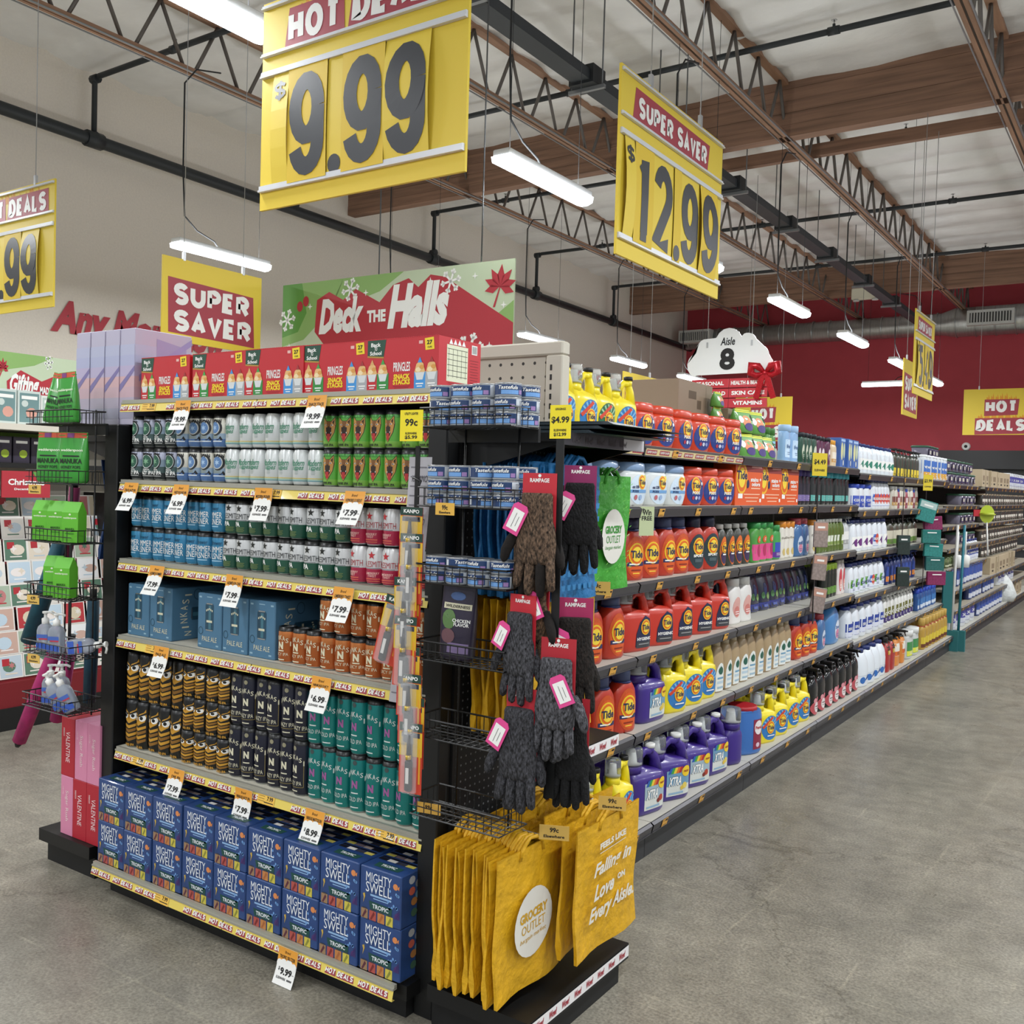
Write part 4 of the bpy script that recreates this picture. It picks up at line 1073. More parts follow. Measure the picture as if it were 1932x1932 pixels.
def bull(b, mp, cx, cz, R, off=.001, lean=0.):
    b.disc(mp, cx, cz, R, R * 1.08, M('#f0c22e', .4), off, 20); b.disc(mp, cx, cz, R * .84, R * .92, M('#e06a20', .4), off + .0008, 20); b.disc(mp, cx, cz, R * .66, R * .72, M('#f5d440', .4), off + .0016, 18)
    b.text(mp, 'Tide', cx, cz, R * 1.62, R * .72, NAVY, off + .0026, .03)
def lab(c1, c2=None, txt=None, z0=.15, z1=.55, wf=.85, tc='#f2f2ee', oval=False, badge=None):
    def f(b, mp, W, H):
        w = W * wf; zc = (z0 + z1) / 2 * H; hh = (z1 - z0) * H
        m1 = M(c1, .5)
        if oval: b.disc(mp, 0, zc, w / 2, hh / 2, m1, .0008, 18, 2)
        else: b.rect(mp, 0, zc, w, hh, m1, .0008, 4, 3)
        if c2:
            if oval: b.disc(mp, 0, zc - hh * .2, w * .36, hh * .25, M(c2, .5), .0016, 14)
            else: b.rect(mp, 0, zc - hh * .3, w, hh * .35, M(c2, .5), .0014, 4, 1)
        if badge: b.disc(mp, 0, zc + hh * .12, w * .3, w * .3, M(badge, .5), .002, 14)
        if txt: b.text(mp, txt, 0, zc + hh * .12, w * .78, hh * .22, M(tc, .5), .003, .03)
        for k in range(2): b.rect(mp, 0, zc - hh * (.22 + .1 * k), w * .5, hh * .03, M(tc, .5), .0026)
    return f
def jug(kind, name, col, W, D, H, deco, cap='clear', tower='#141414', towerx=.30, rough=.35, capx=-.24, tcol=None):
    m = M(col, rough, coat=.3); a, d = W / 2, D / 2; zs = H * .57
    b = MB()
    mp = shell(b, [(0, a * .90, d * .88), (.012, a * .98, d * .98), (H * .12, a, d), (zs * .9, a, d), (zs, a * .97, d * .94), (zs + H * .05, a * .80, d * .70, -a * .12), (zs + H * .09, a * .48, d * .5, -a * .38), (zs + H * .13, a * .34, d * .46, -a * .45)], m, 3.6)
    # neck under the measuring cap, pour tower and the loop handle between them
    cx = capx * W; rc = min(d * .80, W * .23)
    b.lathe([(rc * .95, zs + H * .06), (rc * .9, H * .76)], m, 14, (cx, 0))
    tx_ = towerx * W
    hd = MB()
    hr = d * .25
    hd.tube([(cx + rc * .5, 0, H * .70), (cx + rc * 1.15, 0, H * .82), (tx_ - W * .13, 0, H * .885), (tx_ + W * .04, 0, H * .87), (a * .84, 0, H * .76), (a * .90, 0, zs * .98)], [hr * 1.1, hr, hr, hr * 1.15, hr * 1.3, hr * 1.8], m, 10)
    hd.lathe([(hr * 1.2, H * .84), (hr * 1.3, H * .93)], m, 10, (tx_ + W * .05, .0))
    tx_ += W * .05
    deco(b, mp, W, H)
    c = MB()
    if cap == 'clear':
        c.lathe([(rc * 1.02, H * .75), (rc * 1.0, H * .97), (rc * .9, H)], CLEAR, 14, (cx, 0)); c2 = MB(); c2.lathe([(rc * .8, H * .76), (rc * .8, H * .79), (rc * .42, H * .80), (rc * .34, H * .93)], WHITE, 10, (cx, 0))
        parts = [('measuring_cap', c, [('spout', c2)])]
    else:
        c.lathe([(rc * 1.02, H * .75), (rc * 1.0, H * .97), (rc * .9, H)], M(cap, .4), 14, (cx, 0)); parts = [('measuring_cap', c)]
    tw = MB(); tw.lathe([(hr * 1.45, H * .925), (hr * 1.45, H * .975), (hr * 1.25, H * .985)], M(tower, .45), 10, (tx_, 0))
    proto(kind, name, ('body', b), ('handle', hd), ('pour_cap', tw), *parts)
def bottle(kind, name, W, D, H, col, cap, deco=None, zs=.60, rn=.27, caph=.13, n=2.8, rough=.35, lean=0., capw=1.15, trans=0., trigger=False, waist=1., handle=False, collar=None):
    m = M(col, rough, coat=.25, trans=trans); a, d = W / 2, D / 2; zt = H * (1 - caph); r = W * rn
    b = MB()
    secs = [(0, a * .88, d * .88), (.008, a * .97, d * .97), (H * .06, a, d), (H * zs * .55, a * waist, d * waist), (H * zs * .92, a, d), (H * zs, a * .97, d * .97)]
    for k in range(1, 5):
        q = k / 5; s = math.cos(q * PI / 2) ** .8; secs.append((H * zs + (zt - H * zs) * q, r + (a * .97 - r) * s, min(r, d) + (d * .97 - min(r, d)) * s, lean * q * a))
    secs.append((zt, r, min(r, d), lean * a))
    mp = shell(b, secs, m, n)
    if deco: deco(b, mp, W, H)
    c = MB(); rc = min(r, d) * capw; ox = lean * a
    parts = []
    if trigger:
        k = M(cap, .4)
        c.lathe([(rc * 1.05, zt - .004), (rc * .9, zt + H * .03), (rc * .55, zt + H * .05)], k, 10, (ox, 0))
        c.box(ox - W * .14, ox + W * .14, -d * 1.25, d * .8, H * .93, H, k, W * .04); c.box(ox - W * .05, ox + W * .05, -d * 1.5, -d * 1.2, H * .945, H * .985, k)
        tr = MB(); tr.add([(ox - W * .06, -d * .95, H * .93), (ox + W * .06, -d * .95, H * .93), (ox + W * .06, -d * .75, H * .93), (ox - W * .06, -d * .75, H * .93), (ox - W * .05, -d * 1.2, H * .82), (ox + W * .05, -d * 1.2, H * .82), (ox + W * .05, -d * 1.05, H * .82), (ox - W * .05, -d * 1.05, H * .82)],
                          [(0, 1, 5, 4), (1, 2, 6, 5), (2, 3, 7, 6), (3, 0, 4, 7), (4, 5, 6, 7)], k)
        parts = [('spray_head', c, [('trigger', tr)])]
    else:
        c.lathe([(rc, zt - .004), (rc, H - .004), (rc * .92, H)], M(cap, .4, trans=.65 if cap in ('#e8ecee', '#7f8cb8') else 0), 12, (ox, 0)); parts = [('cap', c)]
    if handle:
        h = MB(); h.tube([(a * .35, 0, H * .88), (a * .8, 0, H * .84), (a * .93, 0, H * .7), (a * .9, 0, H * zs * .95)], d * .3, m, 8); parts.append(('handle', h))
    if collar:
        h = MB(); h.lathe([(rc * 1.1, zt - H * .03), (rc * 1.12, zt)], M(collar, .4), 12, (ox, 0)); parts.append(('collar', h))
    proto(kind, name, ('body', b), *parts)
def tub(kind, col, lidc, dec, W=.205, D=.14, H=.197):
    b = MB(); a, d = W / 2, D / 2
    mp = shell(b, [(0, a * .76, d * .82), (.01, a * .84, d * .92), (H * .3, a * .98, d), (H * .55, a, d), (H * .72, a * .93, d * .95), (H * .80, a * .82, d * .9)], M(col, .35, coat=.3), 3.0)
    dec(b, mp, W, H)
    c = MB(); shell(c, [(H * .79, a * .80, d * .92), (H * .84, a * .84, d * .96), (H * .97, a * .82, d * .94), (H, a * .74, d * .84)], M(lidc, .35, coat=.3), 3.)
    proto(kind, 'pod_tub', ('body', b), ('lid', c))
def dec_tide(col2='#d95a22', strip='#2c2a58'):
    def f(b, mp, W, H):
        b.disc(mp, 0, H * .38, W * .40, H * .34, M('#c8501e', .4), .0008, 22, 2); b.disc(mp, 0, H * .36, W * .36, H * .29, M(col2, .4), .0016, 22, 2)
        b.rect(mp, 0, H * .27, W * .68, H * .065, M(strip, .45), .0026, 4); b.rect(mp, -W * .08, H * .27, W * .4, H * .022, WHITE, .0034); bull(b, mp, 0, H * .43, W * .31, .003)
        b.rect(mp, 0, H * .17, W * .4, H * .025, M('#8a2a12', .5), .0026); b.rect(mp, 0, H * .12, W * .28, H * .02, M('#f0c040', .5), .0026)
    return f
def dec_simply(c1, c2):
    def f(b, mp, W, H):
        b.disc(mp, W * .06, H * .30, W * .42, H * .24, M(c1, .45), .0008, 20, 2)
        for k in range(7):
            a = .3 + k * .42; b.poly(mp, [(W * .06, H * .32), (W * .06 + W * .40 * math.cos(a), H * .32 + H * .2 * math.sin(a)), (W * .06 + W * .40 * math.cos(a + .17), H * .32 + H * .2 * math.sin(a + .17))], M(c2, .45), .0016)
        b.poly(mp, [(-W * .34, H * .34), (-W * .28, H * .30), (W * .2, H * .49), (W * .12, H * .52)], M('#d2452c', .45), .0024); b.rect(mp, W * .08, H * .14, W * .5, H * .05, M('#2f6fb4', .5), .0018)
        bull(b, mp, W * .06, H * .31, W * .19, .003); b.rect(mp, W * .08, H * .15, W * .36, H * .02, WHITE, .0034)
    return f
def dec_hyg(b, mp, W, H):
    b.poly(mp, [(-W * .10, H * .08), (W * .40, H * .08), (W * .43, H * .30), (W * .36, H * .50), (W * .20, H * .56), (W * .02, H * .46), (-W * .08, H * .28)], M('#1d2548', .45), .0012)
    b.rect(mp, W * .17, H * .11, W * .5, H * .10, M('#3a3c42', .45), .002); b.text(mp, 'HYGIENIC', W * .17, H * .20, W * .46, H * .05, WHITE, .003, .04); bull(b, mp, W * .20, H * .38, W * .15, .003); b.rect(mp, W * .16, H * .12, W * .34, H * .016, M('#999999', .5), .003)
def dec_xtra(scene):
    def f(b, mp, W, H):
        b.rect(mp, W * .10, H * .28, W * .66, H * .40, M('#d4d8d2', .45), .0008, 4, 3); b.rect(mp, W * .10, H * .36, W * .66, H * .24, M('#6f9ab8' if scene else '#9fb4c0', .45), .0014, 4)
        for k, c in enumerate(('#2a5aa8', '#3a9a4a', '#e2c83a', '#d8702a', '#b02a2a')): b.poly(mp, [(-W * .2 + k * W * .07, H * .43), (-W * .2 + (k + 1) * W * .07, H * .43), (-W * .14 + (k + 1) * W * .07, H * .52), (-W * .14 + k * W * .07, H * .52)], M(c, .45), .002)
        b.text(mp, 'XTRA', -W * .02, H * .31, W * .36, H * .15, INK, .0028, .035, .3); b.text(mp, 'XTRA', -W * .02, H * .31, W * .345, H * .14, WHITE, .0036, .03, .3)
        b.disc(mp, W * .30, H * .44, W * .13, H * .085, M('#ecc62a', .45), .003, 16); b.text(mp, 'FRESH', W * .30, H * .44, W * .16, H * .03, M('#9a2a20', .5), .0038)
        b.disc(mp, W * .26, H * .22, W * .07, H * .05, M('#b0402c' if not scene else '#e0c860', .45), .0026, 10); b.disc(mp, W * .18, H * .19, W * .05, H * .035, M('#7a2a24' if not scene else '#d8b848', .45), .003, 9); b.rect(mp, W * .02, H * .12, W * .4, H * .03, M('#8fb0c8', .5), .0024)
    return f
jug('simply', 'detergent_jug', '#ecd81e', .155, .115, .305, dec_simply('#2f78b8', '#7fb8e0'))
jug('simplyg', 'detergent_jug', '#ecd81e', .155, .115, .305, dec_simply('#2c6a48', '#9fc8a0'))
jug('yeljug', 'detergent_jug', '#e9d51f', .185, .12, .30, dec_simply('#2f78b8', '#7fb8e0'))
jug('redjug', 'detergent_jug', '#c2321f', .225, .13, .296, dec_hyg)
jug('xtra1', 'detergent_jug', '#3a2380', .24, .15, .305, dec_xtra(False), tower='#e8e8e4', towerx=.22, capx=-.30)
jug('xtra2', 'detergent_jug', '#3a2380', .24, .15, .305, dec_xtra(True), tower='#e8e8e4', towerx=.22, capx=-.30)
bottle('tide', 'detergent_bottle', .155, .10, .28, '#b8331e', '#7f8cb8', dec_tide(), .60, .23, .17, 2.5, collar='#1f2a62')
bottle('tidesport', 'detergent_bottle', .155, .10, .28, '#b8331e', '#1f2440', lambda b, mp, W, H: (b.disc(mp, 0, H * .37, W * .42, H * .32, M('#26383f', .45), .0008, 22, 2), bull(b, mp, 0, H * .46, W * .27, .002), b.text(mp, 'SPORT', 0, H * .29, W * .5, H * .05, WHITE, .003, .04), b.rect(mp, 0, H * .2, W * .36, H * .06, M('#4a5a60', .5), .002)), .62, .24, .18, 2.5)
bottle('tideblk', 'detergent_bottle', .095, .075, .235, '#3a3c34', '#d8d8d2', lambda b, mp, W, H: (b.disc(mp, 0, H * .38, W * .40, H * .34, M('#d86a24', .45), .0008, 20, 2), b.disc(mp, 0, H * .24, W * .32, H * .16, M('#3a2a50', .45), .0016, 16, 2), bull(b, mp, 0, H * .46, W * .30, .0024), b.rect(mp, 0, H * .3, W * .4, H * .03, WHITE, .003)), .66, .22, .10, 2.5)
def dec_pods(b, mp, W, H):
    b.disc(mp, W * .02, H * .38, W * .36, H * .34, M('#2b3f86', .4), .0008, 22, 2); bull(b, mp, W * .0, H * .52, W * .19, .002); b.text(mp, 'PODS', 0, H * .33, W * .3, H * .08, WHITE, .003, .03)
    b.disc(mp, W * .22, H * .56, W * .07, H * .08, M('#23336e', .4), .002, 12); b.disc(mp, W * .23, H * .57, W * .04, H * .045, M('#dfe8f4', .4), .003, 10)
    for x, c in ((-.10, '#b23a4a'), (.02, '#d0d4e4'), (.14, '#8f9ad0')): b.disc(mp, W * x, H * .2, W * .05, H * .05, M(c, .4), .003, 10)
def dec_podsw(b, mp, W, H):
    b.disc(mp, W * .04, H * .38, W * .38, H * .34, M('#cfe0ef', .4), .0008, 22, 2); bull(b, mp, W * .12, H * .55, W * .15, .002); b.text(mp, 'oz OB', -W * .14, H * .44, W * .24, H * .07, NAVY, .003, .04); b.rect(mp, 0, H * .34, W * .66, H * .07, M('#6fa0d0', .4), .002, 4); b.text(mp, 'PODS', -W * .14, H * .34, W * .22, H * .055, NAVY, .003)
    b.disc(mp, W * .26, H * .66, W * .06, H * .06, M('#e8dc4a', .4), .002, 10)
    for x, c in ((-.12, '#c06a70'), (.06, '#9ab4d8')): b.disc(mp, W * x, H * .2, W * .06, H * .06, M(c, .4), .003, 10)
tub('tub', '#cc3c1a', '#cc3c1a', dec_pods); tub('wtub', '#d9dedd', '#7a96b8', dec_podsw)
# powder boxes
b = MB(); W, D, H = .345, .14, .243; b.box(-W / 2, W / 2, -D / 2, D / 2, 0, H, M('#df5a20', .45, coat=.2), .002)
p = MB(); mp = front(-D / 2)
p.rect(mp, W * .18, H * .88, W * .64, H * .2, M('#8a2f2a', .5)); p.rect(mp, W * .26, H * .9, W * .38, H * .05, M('#c88a80', .5), .001)
p.disc(mp, -W * .28, H * .62, W * .20, H * .36, M('#f0b62c', .4), .001, 20); p.disc(mp, -W * .28, H * .62, W * .16, H * .3, M('#e06a20', .4), .0016, 20); p.disc(mp, -W * .28, H * .64, W * .12, H * .23, M('#f5d440', .4), .002, 18); p.text(mp, 'Tide', -W * .28, H * .70, W * .36, H * .2, NAVY, .003, .03)
p.text(mp, 'stains +\nodors', W * .24, H * .55, W * .4, H * .2, WHITE, .001, .03); p.rect(mp, W * .24, H * .40, W * .34, H * .03, M('#f0b898', .5)); p.rect(mp, -W * .32, H * .22, W * .16, H * .11, WHITE, .001); p.disc(mp, -W * .06, H * .5, W * .05, H * .1, NAVY, .002, 12)
for k in range(3): p.rect(mp, W * .1, H * (.26 - .08 * k), W * (.6 - .1 * k), H * .025, M('#f0b898', .5))
p.rect(mp, W * .42, H * .12, W * .06, H * .08, WHITE, .001)
proto('powder', 'detergent_box', ('carton', b), ('printed_panel', p))
def carton(kind, name, W, D, H, col, deco=None):
    b = MB(); b.box(-W / 2, W / 2, -D / 2, D / 2, 0, H, M(col, .6), .002)
    p = MB(); mp = front(-D / 2); deco(p, mp, W, H); proto(kind, name, ('carton', b), ('printed_panel', p))
def pouch(kind, name, W, D, H, col, deco, r=.4):
    b = MB(); mp = shell(b, [(0, W * .44, D * .42), (H * .06, W * .48, D * .5), (H * .55, W * .5, D * .4), (H * .9, W * .49, D * .1), (H, W * .49, .003)], M(col, r, coat=.3), 3.5)
    deco(b, mp, W, H); z = MB(); z.box(-W * .48, W * .48, -D * .1, D * .1, H * .93, H * .945, M(col, r)); proto(kind, name, ('bag', b), ('seal', z))
pouch('podbag', 'pod_pouch', .17, .10, .135, '#5f9f46', lambda b, mp, W, H: (b.rect(mp, 0, H * .93, W * .9, H * .12, M('#e6e23c', .45), .001, 3), b.disc(mp, 0, H * .5, W * .26, H * .24, M('#e8956a', .5), .001, 14), b.disc(mp, W * .12, H * .26, W * .28, H * .17, M('#3f2a78', .5), .002, 14), b.disc(mp, -W * .3, H * .55, W * .12, H * .16, WHITE, .0016, 10), b.disc(mp, W * .38, H * .66, W * .08, H * .14, INK, .0022, 10)))
pouch('foodpouch', 'pet_food_pouch', .105, .06, .235, '#2a2438', lambda b, mp, W, H: (b.disc(mp, -W * .2, H * .5, W * .2, H * .12, M('#5a7a48', .5), .001, 12), b.rect(mp, W * .02, H * .66, W * .8, H * .07, M('#c9c4a8', .5), .001, 3), b.text(mp, 'WILDERNESS', W * .02, H * .66, W * .7, H * .035, INK, .002, .02), b.text(mp, 'CHICKEN\nFLAVOR', W * .16, H * .47, W * .5, H * .09, WHITE, .002, .02), b.disc(mp, -W * .2, H * .3, W * .2, H * .09, M('#6a4a50', .5), .0014, 12), b.disc(mp, 0, H * .78, W * .22, H * .05, M('#3f5a8a', .5), .0012, 12), b.rect(mp, W * .1, H * .16, W * .6, H * .12, M('#7a6a90', .5), .001, 3)))
def cardboard(W, D, H): 
    return lambda p, mp, w, h: (p.rect(mp, -w * .1, h * .7, w * .22, h * .18, M('#5a4a38', .7)), p.rect(mp, w * .1, h * .5, w * .12, h * .2, M('#5a4a38', .7)), p.rect(mp, w * .3, h * .5, .002, h * .9, M('#6a5842', .7)))
carton('cbox1', 'cardboard_box', .46, .3, .24, '#8a7863', cardboard(.46, .3, .24)); carton('cbox2', 'cardboard_box', .44, .3, .11, '#8a7863', cardboard(.4, .3, .12))
carton('cbox3', 'cardboard_box', .56, .28, .165, '#75654f', cardboard(.5, .28, .26))
B = bottle
B('febg', 'freshener_bottle', .085, .06, .20, '#4f8a3a', '#3f7a34', lab('#8fc4e0', '#d8ecf0', None, .05, .6), .55, .3, .2, waist=.9); B('febb', 'freshener_bottle', .11, .07, .235, '#8fb4dc', '#a4c4e8', lab('#c4dcf2', None, 'fresh', .12, .6, .8, '#5a78a0'), .62, .36, .18, 2.5, waist=.92)
B('dkgreen', 'scent_bottle', .082, .06, .205, '#1f4a38', '#141820', lab('#c9cdb8', '#3f6a4c', None, .15, .62, .6, oval=True), .72, .34, .14); B('purple', 'scent_bottle', .10, .06, .20, '#5a2346', '#141420', lab('#e0d4da', '#7a3a60', None, .2, .6, .5, oval=True), .72, .34, .14); B('peach', 'scent_bottle', .068, .06, .19, '#e0c9a4', '#e2a23c', lab('#efe6d4', '#c89a5a'), .7, .3, .16)
carton('bluebox', 'freshener_box', .17, .10, .215, '#3f66ac', lambda p, mp, W, H: (p.disc(mp, -W * .22, H * .55, W * .2, H * .3, M('#d9d79c', .5)), p.disc(mp, W * .2, H * .58, W * .17, H * .26, M('#c9d4b0', .5), .001), p.rect(mp, 0, H * .92, W * .8, H * .08, M('#a8c4e8', .5)), p.disc(mp, W * .1, H * .16, W * .12, H * .13, INK, .0012), p.disc(mp, W * .06, H * .16, W * .08, H * .1, WHITE, .002)))
B('bleach', 'bleach_jug', .14, .11, .235, '#dfe6ec', '#1f2f6a', lambda b, mp, W, H: (b.rect(mp, 0, H * .32, W * .92, H * .36, WHITE, .0008, 3, 2), b.disc(mp, W * .05, H * .32, W * .3, H * .12, M('#1f8068', .5), .002, 12), b.poly(mp, [(-W * .4, H * .26), (-W * .2, H * .4), (-W * .14, H * .34)], M('#1f8068', .5), .002)), .58, .22, .1, handle=True)
B('bleachp', 'bleach_jug', .15, .11, .25, '#dfe4ea', '#1f2f6a', lambda b, mp, W, H: (b.rect(mp, 0, H * .3, W * .92, H * .36, WHITE, .0008, 3, 2), b.disc(mp, W * .05, H * .3, W * .3, H * .12, M('#6a2a7a', .5), .002, 12), b.poly(mp, [(-W * .4, H * .24), (-W * .2, H * .38), (-W * .14, H * .32)], M('#4a1a5a', .5), .002)), .52, .22, .1, handle=True)
B('bleachb', 'bleach_jug', .15, .11, .25, '#dfe4ea', '#1f2f6a', lab('#3f66c0', '#dfe4f0', 'BLEACH', .12, .5, .94, '#f2f2ee', badge='#d04a3a'), .52, .22, .1, handle=True); B('bleachg', 'bleach_jug', .15, .11, .25, '#dfe4ea', '#1f2f6a', lab('#5f9a3a', '#dfe4f0', 'CLEAN', .10, .5, .94, '#20306a', badge='#c8d4e8'), .52, .22, .1, handle=True)
B('bleachn', 'bleach_jug', .16, .12, .27, '#dfe4ea', '#24357a', lab('#24409a', '#d8dcec', 'SPLASH', .14, .52, .95), .56, .22, .1, handle=True); B('bleachbig', 'bleach_jug', .2, .14, .29, '#e2e8ee', '#1f2f6a', lambda b, mp, W, H: (b.disc(mp, -W * .1, H * .18, W * .18, H * .09, M('#2f6ab4', .5), .001, 12), b.poly(mp, [(W * .0, H * .14), (W * .3, H * .34), (W * .34, H * .24)], M('#1f4a90', .5), .001), b.rect(mp, 0, H * .3, W * .8, .002, M('#a8b4c0', .5), .001, 4)), .55, .2, .09, handle=True)
B('whblue', 'cleaner_bottle', .19, .1, .2, '#e6eaee', '#2a48b0', lab('#3f58b8', '#24409a', 'CLEAN', .1, .55, .95), .8, .42, .16)
B('oilspray', 'cleaner_spray', .115, .07, .25, '#3a3f32', '#17181a', lab('#e2c93a', '#d6bc2a', None, .04, .32, .95, '#2a2a20'), .66, .16, .2, trigger=True); B('wipes', 'wipes_canister', .15, .15, .24, '#d8dee4', '#e6eaec', lab('#3f70c0', '#e0a63a', 'wipes', .02, .78, .95), .86, .44, .1)
B('dkpur', 'scent_bottle', .095, .07, .235, '#17141f', '#3f2f78', lab('#241f30', '#7a6aa0', None, .1, .6, .8, '#a89ac8'), .68, .36, .18); B('tealbk', 'scent_bottle', .098, .07, .235, '#141717', '#3aa4b4', lab('#1c2222', '#5aa8a0', None, .1, .6, .8, '#8fc4be'), .68, .36, .18)
B('smallw', 'cleaner_bottle', .09, .06, .2, '#ded8c8', '#e4e4e0', lab('#7a3a30', '#c8a060'), .6, .26, .14); B('smallr', 'cleaner_bottle', .09, .06, .18, '#a04a5a', '#3a5ac0', lab('#d8c8c8', '#803040'), .6, .26, .14)
B('gain', 'scent_bottle', .135, .08, .235, '#4f9a42', '#2f8a44', lambda b, mp, W, H: (b.rect(mp, 0, H * .26, W * .9, H * .4, M('#d84a86', .45), .001, 4, 3), b.disc(mp, W * .05, H * .58, W * .26, H * .09, M('#d8602a', .45), .002, 12), b.disc(mp, W * .1, H * .3, W * .22, H * .16, M('#b0285a', .45), .002, 12), b.text(mp, 'G', W * .05, H * .58, W * .12, H * .08, WHITE, .003)), .68, .32, .14, waist=.92); B('gain2', 'scent_bottle', .12, .08, .215, '#3f9a4a', '#2f8a44', lab('#2f4ab0', '#5a2f8a', None, .06, .5, .9), .66, .3, .16)
B('orcap', 'scent_bottle', .095, .07, .235, '#e2ddd2', '#d8882a', lambda b, mp, W, H: (b.text(mp, 'Downy', 0, H * .55, W * .8, H * .07, M('#8a8478', .5), .002), b.disc(mp, 0, H * .18, W * .3, H * .1, M('#c8b06a', .5), .001, 10)), .66, .42, .16, waist=.92); B('blusoft', 'softener_bottle', .17, .10, .25, '#3f6a9c', '#a8404a', lab('#c8d4e4', '#d88aa0', 'soft', .08, .55, .5, '#4a6a9a', oval=True), .6, .22, .15); B('blubig', 'softener_bottle', .34, .17, .315, '#4a83bc', '#a03844', lab('#d4dcea', '#d080a0', 'Downy', .1, .55, .42, '#3f6aa8', oval=True), .58, .15, .13, 2.4)
B('grndish', 'dish_bottle', .10, .07, .235, '#6a7f3a', '#e8e8e2', lab('#dfe4d4', '#8aa050', None, .2, .5, .5, '#5a7030'), .62, .18, .1, trans=.3, waist=.85); B('whspr', 'cleaner_spray', .1, .07, .25, '#c8ccce', '#6a6c6e', lab('#e6e6e2', '#9a9c9a'), .6, .16, .2, trigger=True)
B('darkspr', 'cleaner_spray', .20, .08, .25, '#4a4a3c', '#1a1b1c', lab('#cfc9b4', '#5f8a34', None, .08, .56, .98, '#8a8470'), .62, .1, .18, trigger=True); B('white', 'softener_bottle', .16, .08, .26, '#e2e0dc', '#dcdcd8', lab('#d8a49c', '#c87870', None, .15, .6, .6, '#ffffff', oval=True), .62, .22, .16, waist=.88)
pouch('dnpack', 'scent_bead_pack', .19, .13, .275, '#141a38', lambda b, mp, W, H: (b.text(mp, 'Downy', 0, H * .82, W * .7, H * .07, M('#3a4468', .5), .001), b.disc(mp, -W * .15, H * .36, W * .14, H * .08, M('#4a7a4a', .5), .001, 12), b.disc(mp, W * .2, H * .34, W * .12, H * .08, M('#7a9a5a', .5), .001, 12), b.disc(mp, W * .02, H * .5, W * .12, H * .14, M('#2f3f78', .5), .001, 12), b.rect(mp, 0, H * .12, W * .9, H * .16, M('#2a3278', .5), .001, 4), b.rect(mp, 0, H * .12, W * .3, H * .06, M('#5a68a8', .5), .002)), .25)
B('neon', 'scent_bottle', .085, .06, .245, '#12160f', '#a4c83a', lab('#1a2016', '#5f8a3a', None, .1, .7, .8, '#7aa04a'), .68, .38, .16); B('pinkw', 'dish_bottle', .10, .06, .26, '#e0d6d4', '#a8a49a', lab('#c8404a', '#e8b0a8', None, .1, .75, .6, oval=True), .64, .2, .1)
B('bluspr', 'cleaner_spray', .11, .07, .265, '#1c2f6c', '#23366e', lab('#2f4a9a', '#d8843a', None, .1, .6, .9), .6, .17, .2, trigger=True); B('wspray', 'cleaner_spray', .115, .07, .27, '#e4e4de', '#dcdcd6', lab('#6a6a2a', '#3a2a6a', 'CR', .08, .55, .9), .58, .17, .2, trigger=True); B('clrblu', 'dish_bottle', .12, .07, .215, '#3f6ab0', '#3a5ad0', lab('#3f78b8', '#d0dcec', None, .1, .55, .8), .62, .24, .2, trans=.3)
B('beige', 'detergent_bottle', .118, .08, .287, '#a8916e', '#b0a288', lambda b, mp, W, H: (b.disc(mp, 0, H * .30, W * .36, H * .27, M('#e2e6e2', .5), .001, 18, 2), b.rect(mp, 0, H * .16, W * .70, H * .26, M('#e2e6e2', .5), .0012, 3), b.disc(mp, 0, H * .42, W * .2, H * .075, M('#1f5a4a', .5), .002, 12), b.poly(mp, [(-W * .14, H * .43), (0, H * .52), (W * .14, H * .43)], M('#1f5a4a', .5), .0022), b.rect(mp, 0, H * .28, W * .5, H * .035, M('#6a9ab8', .5), .002), b.rect(mp, 0, H * .2, W * .56, H * .05, M('#b8ccd8', .5), .002), b.rect(mp, 0, H * .1, W * .5, H * .04, M('#9ab4c4', .5), .002)), .60, .2, .10, 2.6)
B('persil', 'pod_canister', .24, .17, .27, '#3a6fb8', '#b02028', lambda b, mp, W, H: (b.rect(mp, W * .22, H * .42, W * .36, H * .62, M('#8a2440', .45), .001, 4, 3), b.disc(mp, W * .22, H * .56, W * .15, H * .15, M('#e8e0e0', .5), .002, 14), b.text(mp, 'Persil', W * .22, H * .56, W * .24, H * .07, M('#b02028', .5), .003, .03), b.disc(mp, W * .2, H * .2, W * .07, H * .05, M('#d8c0d0', .5), .002, 10)), .86, .43, .08, 2.4, capw=1.0, rough=.25)
B('blkpink', 'cleaner_spray', .135, .09, .315, '#131313', '#101010', lambda b, mp, W, H: (b.disc(mp, 0, H * .17, W * .46, H * .15, M('#b85058', .4), .001, 18, 2), b.disc(mp, -W * .12, H * .32, W * .16, H * .06, M('#d89098', .4), .0016, 10), b.disc(mp, W * .14, H * .35, W * .13, H * .05, M('#c8707a', .4), .0018, 10), b.disc(mp, W * .04, H * .18, W * .26, H * .11, M('#e4d8d6', .5), .0024, 14), b.rect(mp, W * .04, H * .2, W * .36, H * .02, M('#4a3a3a', .5), .003), b.rect(mp, W * .04, H * .15, W * .3, H * .012, M('#7a6a6a', .5), .003)), .62, .2, .2, 2.5, .2, trigger=True)
B('redsp', 'polish_bottle', .15, .1, .29, '#a82a2a', '#181818', lab('#2a2420', '#c8a03a', None, .5, .85, .6), .58, .18, .16); B('orsp', 'cleaner_spray', .14, .09, .29, '#d8873a', '#1a1a1a', lab('#e6e2d6', '#d8682a', None, .3, .68, .8, '#2a4a3a'), .6, .2, .2, trigger=True)
B('grw', 'cleaner_bottle', .2, .14, .26, '#dcdedc', '#e0e2e0', lab('#3f8a4a', '#d8dc4a', None, .1, .6, .8), .7, .36, .2, trans=.2); B('gold', 'oil_bottle', .13, .09, .30, '#b8923a', '#c8a452', lab('#d8c03a', '#6a3a20', None, .06, .4, .9, '#5a2a18'), .6, .26, .25, 2.4, collar='#a8342a')
